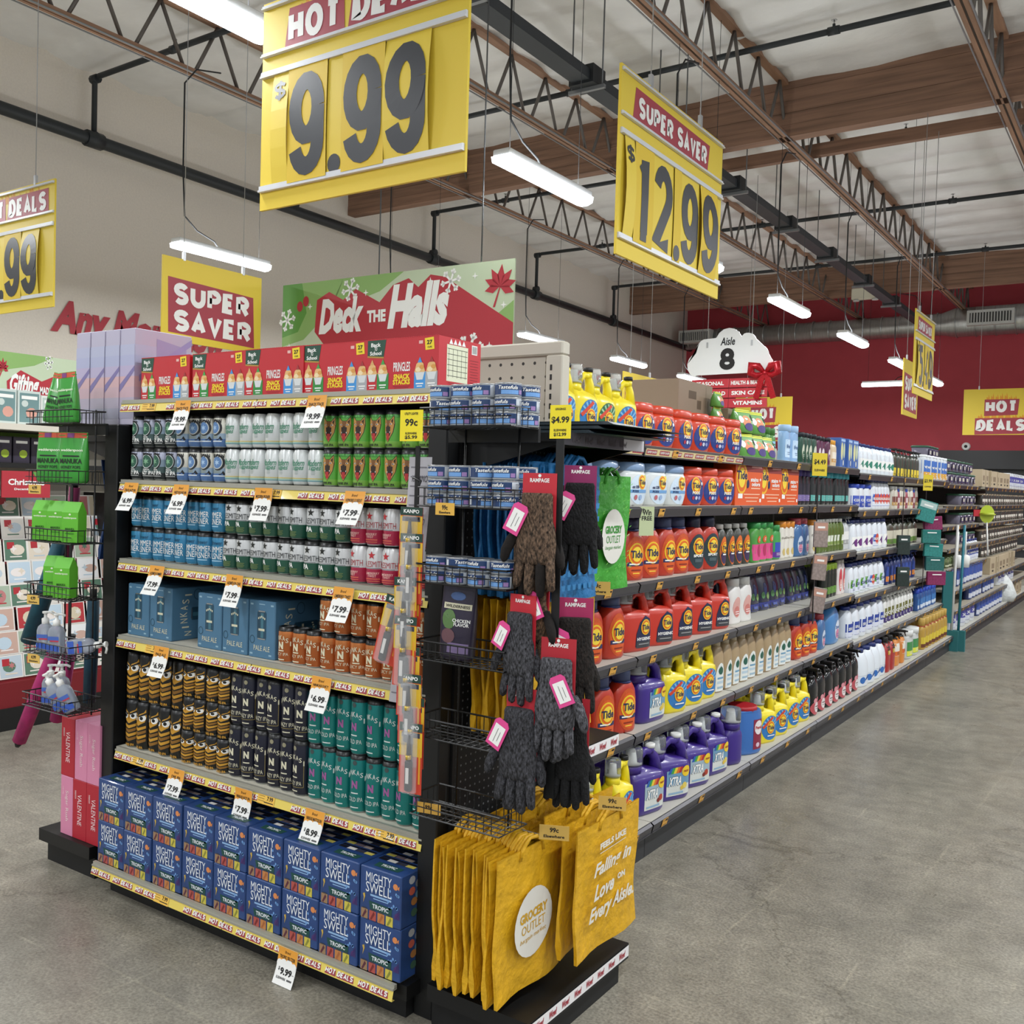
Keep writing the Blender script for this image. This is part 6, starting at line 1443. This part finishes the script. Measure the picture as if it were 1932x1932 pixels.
# ---------------------------------------------------------------- lighter strip and paper sheets at the left of the rack
CLR2 = M('#f4f6f8', .08, alpha=.16)
def lighter(kind):
    b = MB(); W, H = .074, .20
    b.box(-W / 2, W / 2, 0, .002, -H, 0, M('#c8402a', .5)); mp = lambda u, v, o: (u, -o, v)
    b.rect(mp, 0, -H * .30, W, H * .34, M('#d8b02a', .5), .0006); b.rect(mp, 0, -.012, W, .024, M('#1f3f34', .5), .0008); b.text(mp, 'KANPO', 0, -.012, W * .7, .011, WHITE, .0014, .03); b.rect(mp, 0, -H * .17, W * .8, .014, M('#3a3a48', .5), .0008); b.rect(mp, W * .40, -H * .6, .006, H * .5, M('#e0a02a', .5), .0008)
    l = MB(); l.box(-.011, .011, -.016, -.002, -H * .96, -H * .52, M('#26272a', .4), .004); l.tube([(0, -.008, -H * .52), (0, -.008, -H * .16)], [.009, .0035], M('#26272a', .35), 6); l.lathe([(.009, -H * .50), (.009, -H * .44)], M('#c8a83a', .3, .5), 8, (0, -.012)); l.box(-.005, .005, -.0172, -.016, -H * .84, -H * .62, M('#d4d2ce', .5))
    p = MB(); p.box(-W * .34, W * .34, -.02, -.0005, -H * .99, -H * .12, CLR2, .006)
    proto(kind, 'utility_lighter', ('backing_card', b), ('lighter', l), ('blister', p))
lighter('lighter')
for i, (dx, z, r) in enumerate(((.0, 1.575, .02), (.012, 1.50, 0), (.006, 1.435, .0), (.0, 1.375, -.02), (-.03, 1.315, .24), (.012, 1.265, .02), (.022, 1.18, .0), (.04, 1.105, .0), (.05, 1.04, 0), (.055, .97, 0))):
    place('lighter', (-1.79 + dx, 2.095 - .008 * (i % 2) + .004 * (10 - i), z), .15, 'orange and yellow carded utility lighter, %s down the strip' % ORD[i], 'lighter', 'carded utility lighters', 0, r)
b = MB(); b.box(-.008, .008, 0, .003, 0, .95, BLACK)
for k in range(9): b.tube([(-.014, -.003, .1 + k * .095), (.018, -.003, .09 + k * .095), (.018, -.012, .075 + k * .095)], .003, BLACK, 4)
tag(obj('clip_strip', b, None, (-1.785, 2.148, .80)), 'black hanging clip strip behind the carded lighters', 'clip strip')
for k, (x, z0, z1, w, l) in enumerate(((-1.80, 1.30, 1.72, .085, 'long white printed paper sheet behind the lighter strip'), (-1.845, .98, 1.40, .075, 'lower grey printed paper sheet behind the lighter strip'))):
    b = MB(); mp = lambda u, v, o: (u - .05 * (1 - v / (z1 - z0)) ** 1.5, -.02 * math.sin(3 * v) - o, v); b.rect(mp, 0, (z1 - z0) / 2, w, z1 - z0, M('#b9b7bd', .6), 0, 2, 12)
    for j in range(14): b.rect(mp, -.005, .03 + j * (z1 - z0 - .06) / 13, w * .7, .004, M('#7a7880', .6), .0008)
    for j in range(2): b.text(mp, 'KAYANO', 0, (z1 - z0) * (.55 + .3 * j), w * .7, .02, M('#4a4850', .6), .001, .0, .3)
    b.rect(mp, .01, .02, w * .4, .02, M('#3a383c', .6), .001)
    tag(obj('paper_sheet', b, None, (x, 2.20 + .02 * k, z0)), l, 'paper')
# ================================================================ left wing goods
b = MB(); W, D, H = .095, .27, .385
b.box(-W / 2, W / 2, 0, D, 0, H, M('#b9b3c8', .5), .002)
p = MB(); mp = front(0)
for k, c in enumerate(('#a8a4ba', '#b4a8bc', '#c8a8b4', '#d0aab0', '#b8accb', '#aeb0cf', '#b4b6d0')): p.rect(mp, 0, H * (.12 + .11 * k), W, H * .11, M(c, .5), .0006)
p.poly(mp, [(-W * .5, H * .34), (W * .5, H * .56), (W * .5, H * .61), (-W * .5, H * .42)], M('#7f74a6', .5), .0012)
sd = sidef(W / 2)
for k, c in enumerate(('#a8a4ba', '#b4a8bc', '#c8a8b4', '#d0aab0', '#b8accb', '#aeb0cf', '#b4b6d0')): p.rect(sd, D / 2, H * (.12 + .11 * k), D, H * .11, M(c, .5), .0006)
p.poly(sd, [(.02, H * .45), (D, H * .9), (D, H * .97), (.02, H * .52)], M('#9a8fc0', .5), .0012); p.poly(sd, [(.10, H * .60), (D * .9, H * .60), (D * .9, H * .86), (.10, H * .92)], M('#9f97bf', .5), .001)
proto('lilac', 'gift_box', ('carton', b), ('printed_panel', p))
for i in range(4): place('lilac', (-3.765 + i * .0975, 2.345 + .003 * i, 1.842), 0, 'tall lilac and pink box above the left wing, %s of four' % nth(i, 4), 'box', 'tall lilac boxes')
def book(kind, W, H, D, col, txt, sub):
    b = MB(); b.box(-W / 2, W / 2, 0, D, 0, H, M(col, .5), .0015); p = MB(); mp = lambda u, v, o: (v, -o, H * .5 - u)
    p.text(mp, txt, .0, .002, H * .52, W * .3, M('#f0dada', .5), .001, .0); p.text(mp, sub, -.06, -W * .28, H * .14, W * .1, M('#f0dada', .5), .001, .0); proto(kind, 'gift_book', ('cover', b), ('spine_lettering', p))
book('redbook', .095, .245, .30, '#b01f30', 'VALENTINE', 'season'); book('pinkbook', .085, .245, .30, '#d888a8', 'Sugar Rush', 'candy')
for kd, x, z, l in (('pinkbook', -3.745, .135, 'pink boxed set, bottom row, leftmost beside the floor'), ('redbook', -3.653, .135, 'red boxed set, bottom row, second from left'), ('redbook', -3.556, .135, 'red boxed set, bottom row, next to the blue cartons'),
                    ('redbook', -3.742, .381, 'red boxed set, top row, leftmost'), ('pinkbook', -3.648, .381, 'pink boxed set, top row, left of two'), ('pinkbook', -3.561, .381, 'pink boxed set, top row, right of two')):
    place(kd, (x, 2.29, z), 0, l, 'box', 'red and pink boxed sets')
GRN = '#3f9a3a'; LX = .09
pouch('manuka', 'honey_pouch', .125, .05, .20, GRN, lambda b, mp, W, H: (b.rect(mp, 0, H * .94, W * .94, H * .1, M('#c8502c', .45), .001, 3), b.rect(mp, -W * .1, H * .94, W * .25, H * .09, M('#7a3a7a', .45), .002), b.text(mp, 'wedderspoon', 0, H * .64, W * .8, H * .07, M('#d8e8c8', .5), .002), b.rect(mp, 0, H * .53, W * .6, H * .025, INK, .002), b.text(mp, 'MANUKA', 0, H * .43, W * .8, H * .10, INK, .002, .02), b.text(mp, 'HONEY POPS', 0, H * .31, W * .72, H * .06, INK, .002, .02)), .25)
for i, (x, z, ry, l) in enumerate(((-3.79, 1.838, .22, 'narrow green honey pouch tilted in the top left basket'), (-3.67, 1.838, -.1, 'green honey pouch standing in the top left basket'))): place('manuka', (x + LX, 2.18, z), .5 + i * -.2, l, 'pouch', 'green honey pouches', 0, ry, (.7, 1, 1))
for i, (x, l) in enumerate(((-3.79, 'glossy green honey pouch, left one in the second left basket'), (-3.68, 'glossy green honey pouch, right one in the second left basket'))): place('manuka', (x + LX, 2.175 + .03 * i, 1.603), .35, l, 'pouch', 'green honey pouches')
# gable-top green bags
b = MB(); W, D, H = .074, .05, .158; m = M('#62b82e', .5, coat=.2)
b.add([(-W / 2, -D / 2, 0), (W / 2, -D / 2, 0), (W / 2, D / 2, 0), (-W / 2, D / 2, 0), (-W / 2, -D / 2, H * .74), (W / 2, -D / 2, H * .74), (W / 2, D / 2, H * .74), (-W / 2, D / 2, H * .74), (-W / 2, -.002, H), (W / 2, -.002, H), (W / 2, .002, H), (-W / 2, .002, H)],
      [(3, 2, 1, 0), (0, 1, 5, 4), (1, 2, 6, 5), (2, 3, 7, 6), (3, 0, 4, 7), (4, 5, 9, 8), (6, 7, 11, 10), (5, 6, 10, 9), (7, 4, 8, 11), (8, 9, 10, 11)], m)
p = MB(); mp = front(-D / 2); p.text(mp, 'wedderspoon', 0, H * .60, W * .8, H * .06, M('#e4f0d0', .5), .001); p.rect(mp, W * .05, H * .28, W * .7, .001, M('#2f6a1a', .5), .001); p.text(mp, 'MANUKA', 0, H * .33, W * .55, H * .06, M('#24501a', .5), .001); p.rect(mp, 0, H * .22, W * .5, H * .03, M('#3f8a24', .5), .001); p.disc(mp, 0, H * .69, W * .07, W * .05, M('#e4f0d0', .5), .001, 8)
proto('gable', 'candy_bag', ('bag', b), ('printed_panel', p))
for i, (x, y, z, l) in enumerate(((-3.835, 2.19, 1.372, 'lime green gable bag, third left basket, leftmost'), (-3.745, 2.20, 1.372, 'lime green gable bag, third left basket, middle'), (-3.625, 2.19, 1.372, 'lime green gable bag, third left basket, rightmost'), (-3.765, 2.20, 1.152, 'lime green gable bag, fourth left basket, left one'), (-3.67, 2.185, 1.152, 'lime green gable bag, fourth left basket, right one'))):
    place('gable', (x + LX, y - .015, z), .35 + .1 * (i % 2), l, 'bag', 'lime green gable bags')
# hand gel pump bottles
b = MB(); shell(b, [(0, .027, .02), (.01, .031, .023), (.085, .031, .023), (.10, .026, .02), (.112, .012, .012)], M('#c4ccd8', .1, trans=.55), 3.); q = MB(); mp = front(-.0235); q.rect(mp, 0, .022, .05, .026, M('#3f62c0', .5)); q.rect(mp, 0, .062, .046, .016, M('#4a6ab8', .5)); q.rect(mp, .005, .052, .036, .006, M('#c04050', .5), .001)
c = MB(); c.lathe([(.014, .108), (.014, .132), (.006, .136), (.006, .150), (.012, .152), (.012, .160)], WHITE, 10); c.tube([(0, 0, .156), (.02, 0, .158), (.036, 0, .152)], .005, WHITE, 6); proto('gel', 'hand_gel_bottle', ('bottle', b), ('label_print', q), ('pump', c))
for i, (x, y, z, ry, rx, l) in enumerate(((-3.815, 2.19, .922, 0, 0, 'hand gel pump bottle, fifth left basket, left of two'), (-3.735, 2.19, .922, 0, 0, 'hand gel pump bottle, fifth left basket, right of two'), (-3.69, 2.215, .948, 1.45, 0, 'hand gel bottle lying flat in the fifth left basket'),
                                     (-3.79, 2.20, .709, 0, 0, 'hand gel pump bottle standing in the lowest left basket'), (-3.76, 2.23, .709, 0, 0, 'hand gel pump bottle standing behind in the lowest left basket'), (-3.655, 2.18, .712, -.55, 0, 'hand gel pump bottle tilted in the lowest left basket, left one'), (-3.60, 2.185, .712, -.5, 0, 'hand gel pump bottle tilted in the lowest left basket, right one'))):
    place('gel', (x + LX, y - .015, z), .5, l, 'bottle', 'hand gel bottles', rx, ry)
for x, z, l in ((-3.80, 1.556, 'amber 4.99 card on the second left basket'), (-3.80, 1.118, 'amber 4.99 card on the fourth left basket'), (-3.79, .884, 'amber 4.99 card on the fifth left basket')):
    clipcard((x + LX, 2.113, z), .062, .036, '#dcb45a', (('4.99', .66, .4, .4), ('Elsewhere', .24, .7, .2)), l, .25)
# folded umbrellas and sleeves hanging beside the left rack
def sleeve(pts, rr, col, label, tip=True):
    t = empty('folded_umbrella', pts[0]); o = Vector(pts[0]); P = [Vector(p) - o for p in pts]
    b = MB(); b.tube(P, rr, M(col, .7, noise=(30, .25)), 10); obj('sleeve', b, t)
    if tip:
        b = MB(); e = P[-1]; d = (P[-1] - P[-2]).normalized(); b.tube([e - d * .01, e + d * .012, e + d * .03], [.012, .018, .010], BLACKM, 8); obj('tip', b, t)
    b = MB(); d = (P[1] - P[0]).normalized(); b.tube([P[0] - d * .05, P[0]], .014, BLACKM, 8); obj('handle', b, t)
    tag(t, label, 'umbrella', 'folded umbrellas')
sleeve([(-3.90, 2.34, .93), (-4.0, 2.32, .72), (-4.13, 2.30, .46)], [.028, .032, .03], '#b02a6c', 'long magenta folded umbrella reaching almost to the floor')
sleeve([(-3.88, 2.38, .90), (-3.93, 2.38, .72), (-3.98, 2.38, .56)], [.026, .03, .028], '#a8286a', 'shorter magenta folded umbrella beside the long one', False)
sleeve([(-3.93, 2.36, 1.36), (-4.0, 2.34, 1.15), (-4.10, 2.32, .90)], [.03, .036, .036], '#134a5a', 'dark teal folded umbrella at the far left', False)
sleeve([(-3.90, 2.40, 1.58), (-3.92, 2.40, 1.40), (-3.95, 2.39, 1.28)], [.022, .026, .025], '#7a1f4a', 'maroon folded umbrella hanging highest', False)
sleeve([(-3.78, 2.42, 1.10), (-3.79, 2.42, .88), (-3.80, 2.42, .66)], [.024, .028, .026], '#123f52', 'dark teal folded umbrella behind the hand gel', False)
b = MB(); b.box(-.01, .01, 0, .003, 0, 1.0, BLACK); tag(obj('clip_strip', b, None, (-3.86, 2.36, .80)), 'black hanging clip strip behind the umbrellas', 'clip strip')

# ================================================================ gift card shelving across the next aisle (faces +X at X = -6)
t = empty('card_display', (-6.0, 3.9, 0)); RED2 = M('#7a1a22', .5)
Yc0, Yc1 = 2.55, 5.3
def cb(x0, x1, z0, z1, m, nm, y0=Yc0, y1=Yc1):
    b = MB(); b.box(x0 + 6.0, x1 + 6.0, y0 - 3.9, y1 - 3.9, z0, z1, m); return obj(nm, b, t)
cb(-6.55, -6.0, 0, .14, BLACKM, 'kick_base'); cb(-6.62, -6.55, 0, 2.0, BEIGE, 'back_panel'); cb(-6.55, -6.02, .14, .30, RED2, 'red_apron')
for k in range(8): cb(-6.53 - .0, -6.06 - .05 * k, .30 + .145 * k, .315 + .145 * k, RED2, 'tier')
for y in (Yc0, 4.1): cb(-6.55, -6.03, .3, 1.5, BLACKM, 'end_rail', y, y + .02)
cb(-6.55, -6.12, 1.66, 1.69, BLACKM, 'middle_shelf'); cb(-6.55, -6.05, 1.90, 1.94, M('#d8d2c4', .5), 'top_shelf')
for y in (3.05, 4.27, 5.28): cb(-6.62, -6.5, 0, 2.05, BEIGE, 'upright', y, y + .04)
tag(t, 'stepped greeting card display with red tiers across the next aisle', 'display')
CC = ('#e6e1d9', '#c9a89a', '#ecedee', '#bccbd6', '#d8cbb0', '#b8323a', '#587a66', '#eee6e2', '#bfd2e0', '#e2d6c4', '#c07a7a', '#a8b8a4')
CP = []
for v in range(12):
    b = MB(); W, H = .158, .15; b.box(-W / 2, W / 2, 0, .002, 0, H, M('#e8e4de', .5)); mp = front(0); rnd = random.Random(v); c1, c2 = CC[v], CC[(v * 5 + 3) % 12]
    b.rect(mp, 0, H / 2, W * .9, H * .9, M(c1, .5), .0006); b.disc(mp, rnd.uniform(-.02, .02), H * .5, W * rnd.uniform(.2, .32), H * rnd.uniform(.18, .3), M(c2, .5), .0012, 12); b.star(mp, rnd.uniform(-.03, .03), H * .55, .025, M(CC[(v * 7 + 1) % 12], .5), .0018, rnd.choice((4, 5, 6))); b.rect(mp, 0, H * .2, W * .5, .008, M(CC[(v + 6) % 12], .5), .0016)
    if v % 3 == 0: b.rect(mp, -W * .2, H * .7, W * .3, H * .3, M('#b02430', .5), .0014)
    CP.append(b.mesh('greeting_card'))
rnd = random.Random(8)
CN = ('cream', 'dusty pink', 'white', 'grey blue', 'tan', 'red', 'green', 'pale pink', 'light blue', 'beige', 'rose', 'sage')
for k in range(8):
    n = 8
    for i in range(n):
        v = rnd.randrange(12); y = 2.98 + i * .165 + rnd.uniform(-.012, .012)
        tag(obj('greeting_card', CP[v], None, (-6.055 - .05 * k, y, .317 + .145 * k), (-.18, 0, PI / 2 + rnd.uniform(-.06, .06))), '%s greeting card, %s tier up, %s in its tier' % (CN[v], ORD[k], nth(i, n)), 'card', 'greeting cards on the tiers')
# header signs and goods on its upper shelves
t = empty('banner', (-6.30, 3.64, 1.945), (0, 0, PI / 2)); t.scale = (.66, 1, 1); W, H = 1.1, .47; mp = front(0)
b = MB(); b.box(-W / 2, W / 2, 0, .012, 0, H, GRL); obj('board', b, t); b = MB()
b.poly(mp, [(-W / 2, .3), (-W / 2, H), (.1, H), (-.1, .40), (-.35, .36)], GRM); b.poly(mp, [(-.36, .05), (-.38, .28), (-.24, .36), (-.02, .30), (.16, .36), (.26, .38), (.38, .26), (.54, .12), (.54, 0), (-.2, 0)], CRIM, .0012)
b.text(mp, 'Gifting', -.20, .25, .30, .17, SNOW, .003, .04, .3); b.text(mp, 'MADE', .02, .24, .12, .05, SNOW, .003, .04); b.text(mp, 'Easy', .24, .25, .27, .19, SNOW, .003, .04, .3)
for x, z, r in ((-.08, .08, .07), (.24, .06, .08), (.05, .43, .05), (.46, .42, .05)): snow(b, mp, x, z, r)
leaf(b, mp, -.42, .36, .07, CRIM); leaf(b, mp, .5, .14, .09, ORG); obj('banner_print', b, t); tag(t, 'green Gifting made Easy banner above the card display', 'banner')
def hb(kind, W, H, D, c1, c2, c3):
    b = MB(); b.box(-W / 2, W / 2, 0, D, 0, H, M(c1, .5), .001); p = MB(); mp = front(0); p.rect(mp, 0, H * .5, W * .86, H * .86, M(c2, .5)); p.disc(mp, W * .1, H * .35, W * .25, H * .16, M(c3, .5), .001, 10); p.rect(mp, 0, H * .8, W * .7, H * .1, WHITE, .001); p.disc(mp, -W * .2, H * .62, W * .15, H * .1, M(c1, .5), .001, 10); proto(kind, 'boxed_book', ('cover', b), ('printed_panel', p))
hb('hb1', .15, .22, .05, '#c9d4cf', '#6f8f90', '#d8a090'); hb('hb2', .15, .20, .05, '#dfe2dc', '#b8c8c0', '#d8703a'); hb('hb3', .11, .17, .05, '#2a2433', '#332c3e', '#a8c43a')
for i in range(7): place('hb1' if i < 4 else 'hb2', (-6.16, 3.0 + i * .155, 1.942), PI / 2 + random.uniform(-.1, .1), 'pale boxed book under the Gifting banner, %s' % nth(i, 7), 'book', 'boxed books on the top shelf')
for i in range(6): place('hb3', (-6.2, 3.08 + i * .12, 1.692), PI / 2, 'dark purple boxed set on the middle shelf, %s' % nth(i, 6), 'box', 'dark boxed sets')
b = MB(); b.box(-6.36, -6.34, 2.9, 4.0, 1.78, 1.89, M('#7fae3a', .5)); tag(obj('shelf_backer', b), 'lime green card strip behind the dark boxed sets', 'sign')
for y, w, s1, l in ((3.13, .2, 'ONLY 99c', 'red ONLY 99c sign left of the Christmas sign'), (3.42, .32, 'Christmas', 'red Christmas sign above the greeting cards')):
    b = MB(); b.box(-w / 2, w / 2, 0, .01, 0, .17, CRIM); mp = front(0); b.text(mp, s1, 0, .10, w * .75, .04, SNOW, .001, .03); b.text(mp, 'December 25', 0, .055, w * .5, .014, SNOW, .001); b.poly(mp, [(w * .1, .17), (w * .2, .13), (w * .28, .165)], GRD, .001); tag(obj('header_sign', b, None, (-6.1, y, 1.47), (0, 0, PI / 2)), l, 'sign')

# ================================================================ storage shelving beyond the cleaning aisle
S2Z = [1.79, 1.55, 1.32, 1.08, .86, .64, .42]
for i in range(6):
    y0 = 11.25 + SL * i; y1 = y0 + SL - .004; t = empty('shelving_section', (0, 0, 0))
    b = MB(); b.box(GB, -1.871, y0, y1, 0, .11, KICK); obj('kick_panel', b, t); b = MB(); b.box(GB, -1.842, y0, y1, .11, GDECK, RAILD); b.box(GB, -1.845, y0, y1, GDECK, GDECK + .001, SHTOP); dk = obj('base_deck', b, t)
    obj('price_rail', rail(y0 + .004, y1 - .004, GDECK, -1.842, 4, 290 + i), dk)
    b = MB(); b.box(GB - .03, GB, y0, y1, .1, 2.0, M('#1a1a1b', .6)); obj('back_panel', b, t)
    for k, z in enumerate(S2Z):
        xo = GX - .0 + (.08 if k > 4 else 0) - (.06 if (k < 3 and i < 2) else 0)
        b = MB(); b.box(GB, xo, y0 + .004, y1 - .004, z - .03, z, M('#b5ad9c', .5)); sh_ = obj('shelf', b, t); obj('price_rail', rail(y0 + .004, y1 - .004, z, xo, 3, 300 + i * 10 + k), sh_)
    tag(t, 'beige storage shelving section beyond the cleaning products, %s' % near(i, 6)[2:], 'shelving', 'storage shelving sections')
b = MB(); W, D, H = .24, .20, .135; shell(b, [(0, .095, .08), (.01, .1, .085), (H * .85, .115, .095)], M('#8f8a9c', .15, trans=.4), 4.); mp = front(-.09); b.rect(mp, 0, H * .45, .14, H * .55, M('#3a2f5a', .5), .006); b.rect(mp, 0, H * .45, .08, H * .3, M('#c8c4b4', .5), .008)
c = MB(); shell(c, [(H * .84, .12, .1), (H * .95, .122, .102), (H, .11, .09)], M('#2f5a44', .5), 4.); proto('gtub', 'storage_tub', ('tub', b), ('lid', c))
carton('sbox', 'packing_box', .3, .25, .22, '#b8a78a', lambda p, mp, w, h: (p.rect(mp, 0, h * .5, w * .5, h * .3, M('#8a7860', .6)), p.rect(mp, 0, h * .2, w * .3, h * .1, INK)))
B('bagw', 'paper_roll_pack', .24, .2, .24, '#d8dce0', '#d8dce0', lab('#4a4a9a', '#c8ccd8', 'XL', .2, .8, .8), .9, .4, .04); B('jarb', 'glass_jar', .11, .1, .15, '#3a352f', '#b9a48a', lab('#d8d0c4', '#5a4a40'), .8, .42, .12); B('bluebag', 'trash_bag_box', .17, .1, .2, '#24356a', '#24356a', lab('#3a54a0', '#c8ccd8', None, .1, .9, .9), .92, .46, .03); B('greenroll', 'bag_roll', .16, .1, .12, '#6a7a4a', '#5a6a40', lab('#4a5a34', '#c8cca8'), .8, .4, .1)
sh = 'storage top shelf'; row('gtub', 8, 11.4, 13.5, -2.12, S2Z[0], 'green lidded tub', 'tub', sh); row('gtub', 7, 11.5, 13.2, -2.12, S2Z[0] + .14, 'upper green lidded tub', 'tub', sh); row('gtub', 3, 11.4, 12.0, -2.3, S2Z[0] + .28, 'highest green lidded tub', 'tub', sh); row('sbox', 8, 13.6, 16.2, -2.1, S2Z[0], 'brown packing box', 'box', sh); row('bagw', 8, 16.3, 18.4, -2.1, S2Z[0], 'white wrapped pack', 'pack', sh)
for k, z in ((1, 'storage second shelf'), (2, 'storage third shelf'), (3, 'storage fourth shelf')): row('gtub', 4, 12.5, 13.6, -2.12, S2Z[k], 'green lidded tub', 'tub', z); row('jarb', 18, 13.8, 18.2, -2.03, S2Z[k], 'brown jar with cream label', 'jar', z)
row('bleachn', 5, 12.9, 13.7, -2.05, S2Z[4], 'white jug far along', 'jug', 'storage fifth shelf'); row('greenroll', 4, 11.4, 12.2, -2.02, S2Z[4], 'green bag roll', 'roll', 'storage fifth shelf'); row('jarb', 14, 13.9, 17.6, -2.03, S2Z[4], 'brown jar', 'jar', 'storage fifth shelf')
row('bluebag', 9, 11.5, 13.6, -1.96, S2Z[5], 'navy bag box', 'box', 'storage sixth shelf'); row('sbox', 7, 14, 16.4, -2.0, S2Z[5], 'brown box', 'box', 'storage sixth shelf'); row('bluebag', 8, 12.6, 14.6, -1.96, S2Z[6], 'navy bag box', 'box', 'storage seventh shelf'); row('bagw', 5, 15, 16.6, -2.0, S2Z[6], 'white wrapped pack', 'pack', 'storage seventh shelf')
row('bagw', 5, 11.35, 12.9, -1.98, GDECK, 'white wrapped pack', 'pack', 'storage base'); row('bluebag', 9, 13.2, 15.4, -1.95, GDECK, 'navy bag box', 'box', 'storage base'); row('sbox', 4, 15.8, 17.4, -2.0, GDECK, 'brown box', 'box', 'storage base')
b = MB(); shell(b, [(0, .20, .14), (.1, .24, .17), (.28, .17, .13), (.42, .06, .05), (.5, .02, .02)], M('#e4e8e6', .4, noise=(20, .15), bump=(14, 1.)), 2.4, 16); tag(obj('plastic_sack', b, None, (-1.98, 15.6, GDECK)), 'crumpled white plastic sack far along the bottom shelf', 'sack')
# broom handles and toilet brushes at the shelf end
for i, (x, c) in enumerate(((-1.86, '#d8d8d4'), (-1.80, '#2a7a8a'))):
    t = empty('broom', (x, 11.2 + .05 * i, 0)); b = MB(); b.tube([(0, 0, .22), (.02, 0, 1.35)], .014, M(c, .5), 8); obj('handle', b, t); b = MB(); b.box(-.07, .07, -.025, .025, 0, .22, M('#2a6f72', .8)); obj('brush_head', b, t); tag(t, ['broom with white handle at the shelf end', 'broom with teal handle at the shelf end'][i], 'broom')
b = MB(); b.box(-.05, .05, 0, .03, 0, .55, M('#1f6a6c', .7)); tag(obj('mop_refill', b, None, (-1.90, 11.14, .30), (0, 0, .6)), 'tall teal mop panel hanging at the shelf end', 'mop')
for i in range(2):
    t = empty('toilet_brush', (-1.92 + .06 * i, 11.75 + .12 * i, S2Z[4])); b = MB(); b.lathe([(.045, 0), (.05, .12), (.03, .14)], WHITE, 10); obj('holder', b, t); b = MB(); b.tube([(0, 0, .12), (0, 0, .40)], .009, WHITE, 6); obj('handle', b, t); tag(t, ['white toilet brush in holder, left one', 'white toilet brush in holder, right one'][i], 'brush')
# hanging clip strips of sponges and glove packs over the shelf fronts
def hang(name, W, H, T, col, c2, label, loc, ry=0., rz=.75):
    b = MB(); b.box(-W / 2, W / 2, 0, T, -H, 0, M(col, .6, noise=(60, .3)), .004); mp = front(0); b.rect(mp, 0, -H * .2, W * .9, H * .3, M(c2, .3, .2), .001); b.rect(mp, 0, -H * .22, W * .5, H * .08, WHITE, .002); tag(obj(name, b, None, loc, (0, ry, rz)), label, 'packet', 'hanging packets')
for i, (y, z, c, r) in enumerate(((9.85, 1.60, '#2f8a84', .25), (9.95, 1.45, '#8a2a5a', -.1), (9.85, 1.33, '#2a7a74', 0), (9.9, 1.20, '#2f8a84', .05), (9.9, 1.07, '#2a6a66', 0), (9.92, .93, '#8a2a5a', 0))):
    hang('sponge_pack', .19, .13 if i else .2, .03, c, '#b8d0cc' if i == 0 else c, '%s sponge pack, %s down the clip strip' % ('teal' if c[1] == '2' else 'magenta', ORD[i]), (-1.87 + .015 * i, y, z), r)
for i, (y, z) in enumerate(((6.42, 1.46), (6.44, 1.24), (6.46, 1.02))): hang('glove_packet', .10, .17, .015, '#9a8a84', '#c89a88', 'peach cleaning glove packet, %s down the clip strip' % ORD[i], (-1.88, y, z), .08 * i)
for y, z0, l in ((6.43, .78, 'black clip strip of peach glove packets'), (9.9, .75, 'black clip strip of sponge packs'), (8.95, .95, 'black clip strip in front of the dark sprays')):
    b = MB(); b.box(-.012, .012, 0, .003, 0, 1.0, BLACK); tag(obj('clip_strip', b, None, (-1.915, y, z0), (0, 0, PI / 2)), l, 'clip strip')
for i, (y, z) in enumerate(((8.92, 1.30), (8.94, 1.02))): hang('scrubber_packet', .12, .17, .03, '#22302c', '#3a4a46', 'dark scrubber packet, %s on the strip' % ('upper', 'lower')[i], (-1.89, y, z))
for x, y, z, s, l in ((-1.90, 6.40, 1.76, '$4.49', 'yellow 4.49 card on the aisle shelf edge'), (-1.90, 9.88, 1.70, '$3.99', 'yellow 3.99 card above the sponge packs')): clipcard((x, y, z), .13, .15, '#d8c02a', ((s, .6, .8, .25), ('ELSEWHERE', .25, .7, .1)), l, PI / 2 - .5)
b = MB(); b.disc(lambda u, v, o: (u, -o, v), 0, 0, .09, .11, M('#b8c83a', .4), .001, 14); b.lathe([(.09, -.01), (.1, 0), (.06, .02)], M('#b8c83a', .4), 12); b.box(-.16, -.06, 0, .02, -.03, .05, M('#c02a34', .5)); b.tube([(0, 0, -.1), (.03, 0, -.5)], .01, WHITE, 6); tag(obj('dish_brush', b, None, (-1.80, 12.9, 1.45), (0, 0, .6)), 'lime green and red dish brush hanging at the far shelf', 'brush')
# dark coolers along the red wall
for i, x in enumerate((-3.48, -.98)):
    t = empty('wall_cooler', (x, 24.9, 0)); b = MB(); b.box(-1.24, 1.24, -.5, .4, 0, 2.3, M('#1a1b1d', .5)); obj('cabinet', b, t); b = MB(); b.box(-1.24, 1.24, -.62, .4, 2.3, 2.72, M('#202124', .5)); obj('canopy', b, t)
    for k in range(3): b = MB(); b.box(-1.2, 1.2, -.56, -.5, .5 + k * .55, .53 + k * .55, M('#c8c8c0', .5)); obj('shelf_edge', b, t)
    tag(t, 'black refrigerated cooler by the red wall, %s' % ('left one', 'right one')[i], 'cooler', 'wall coolers')
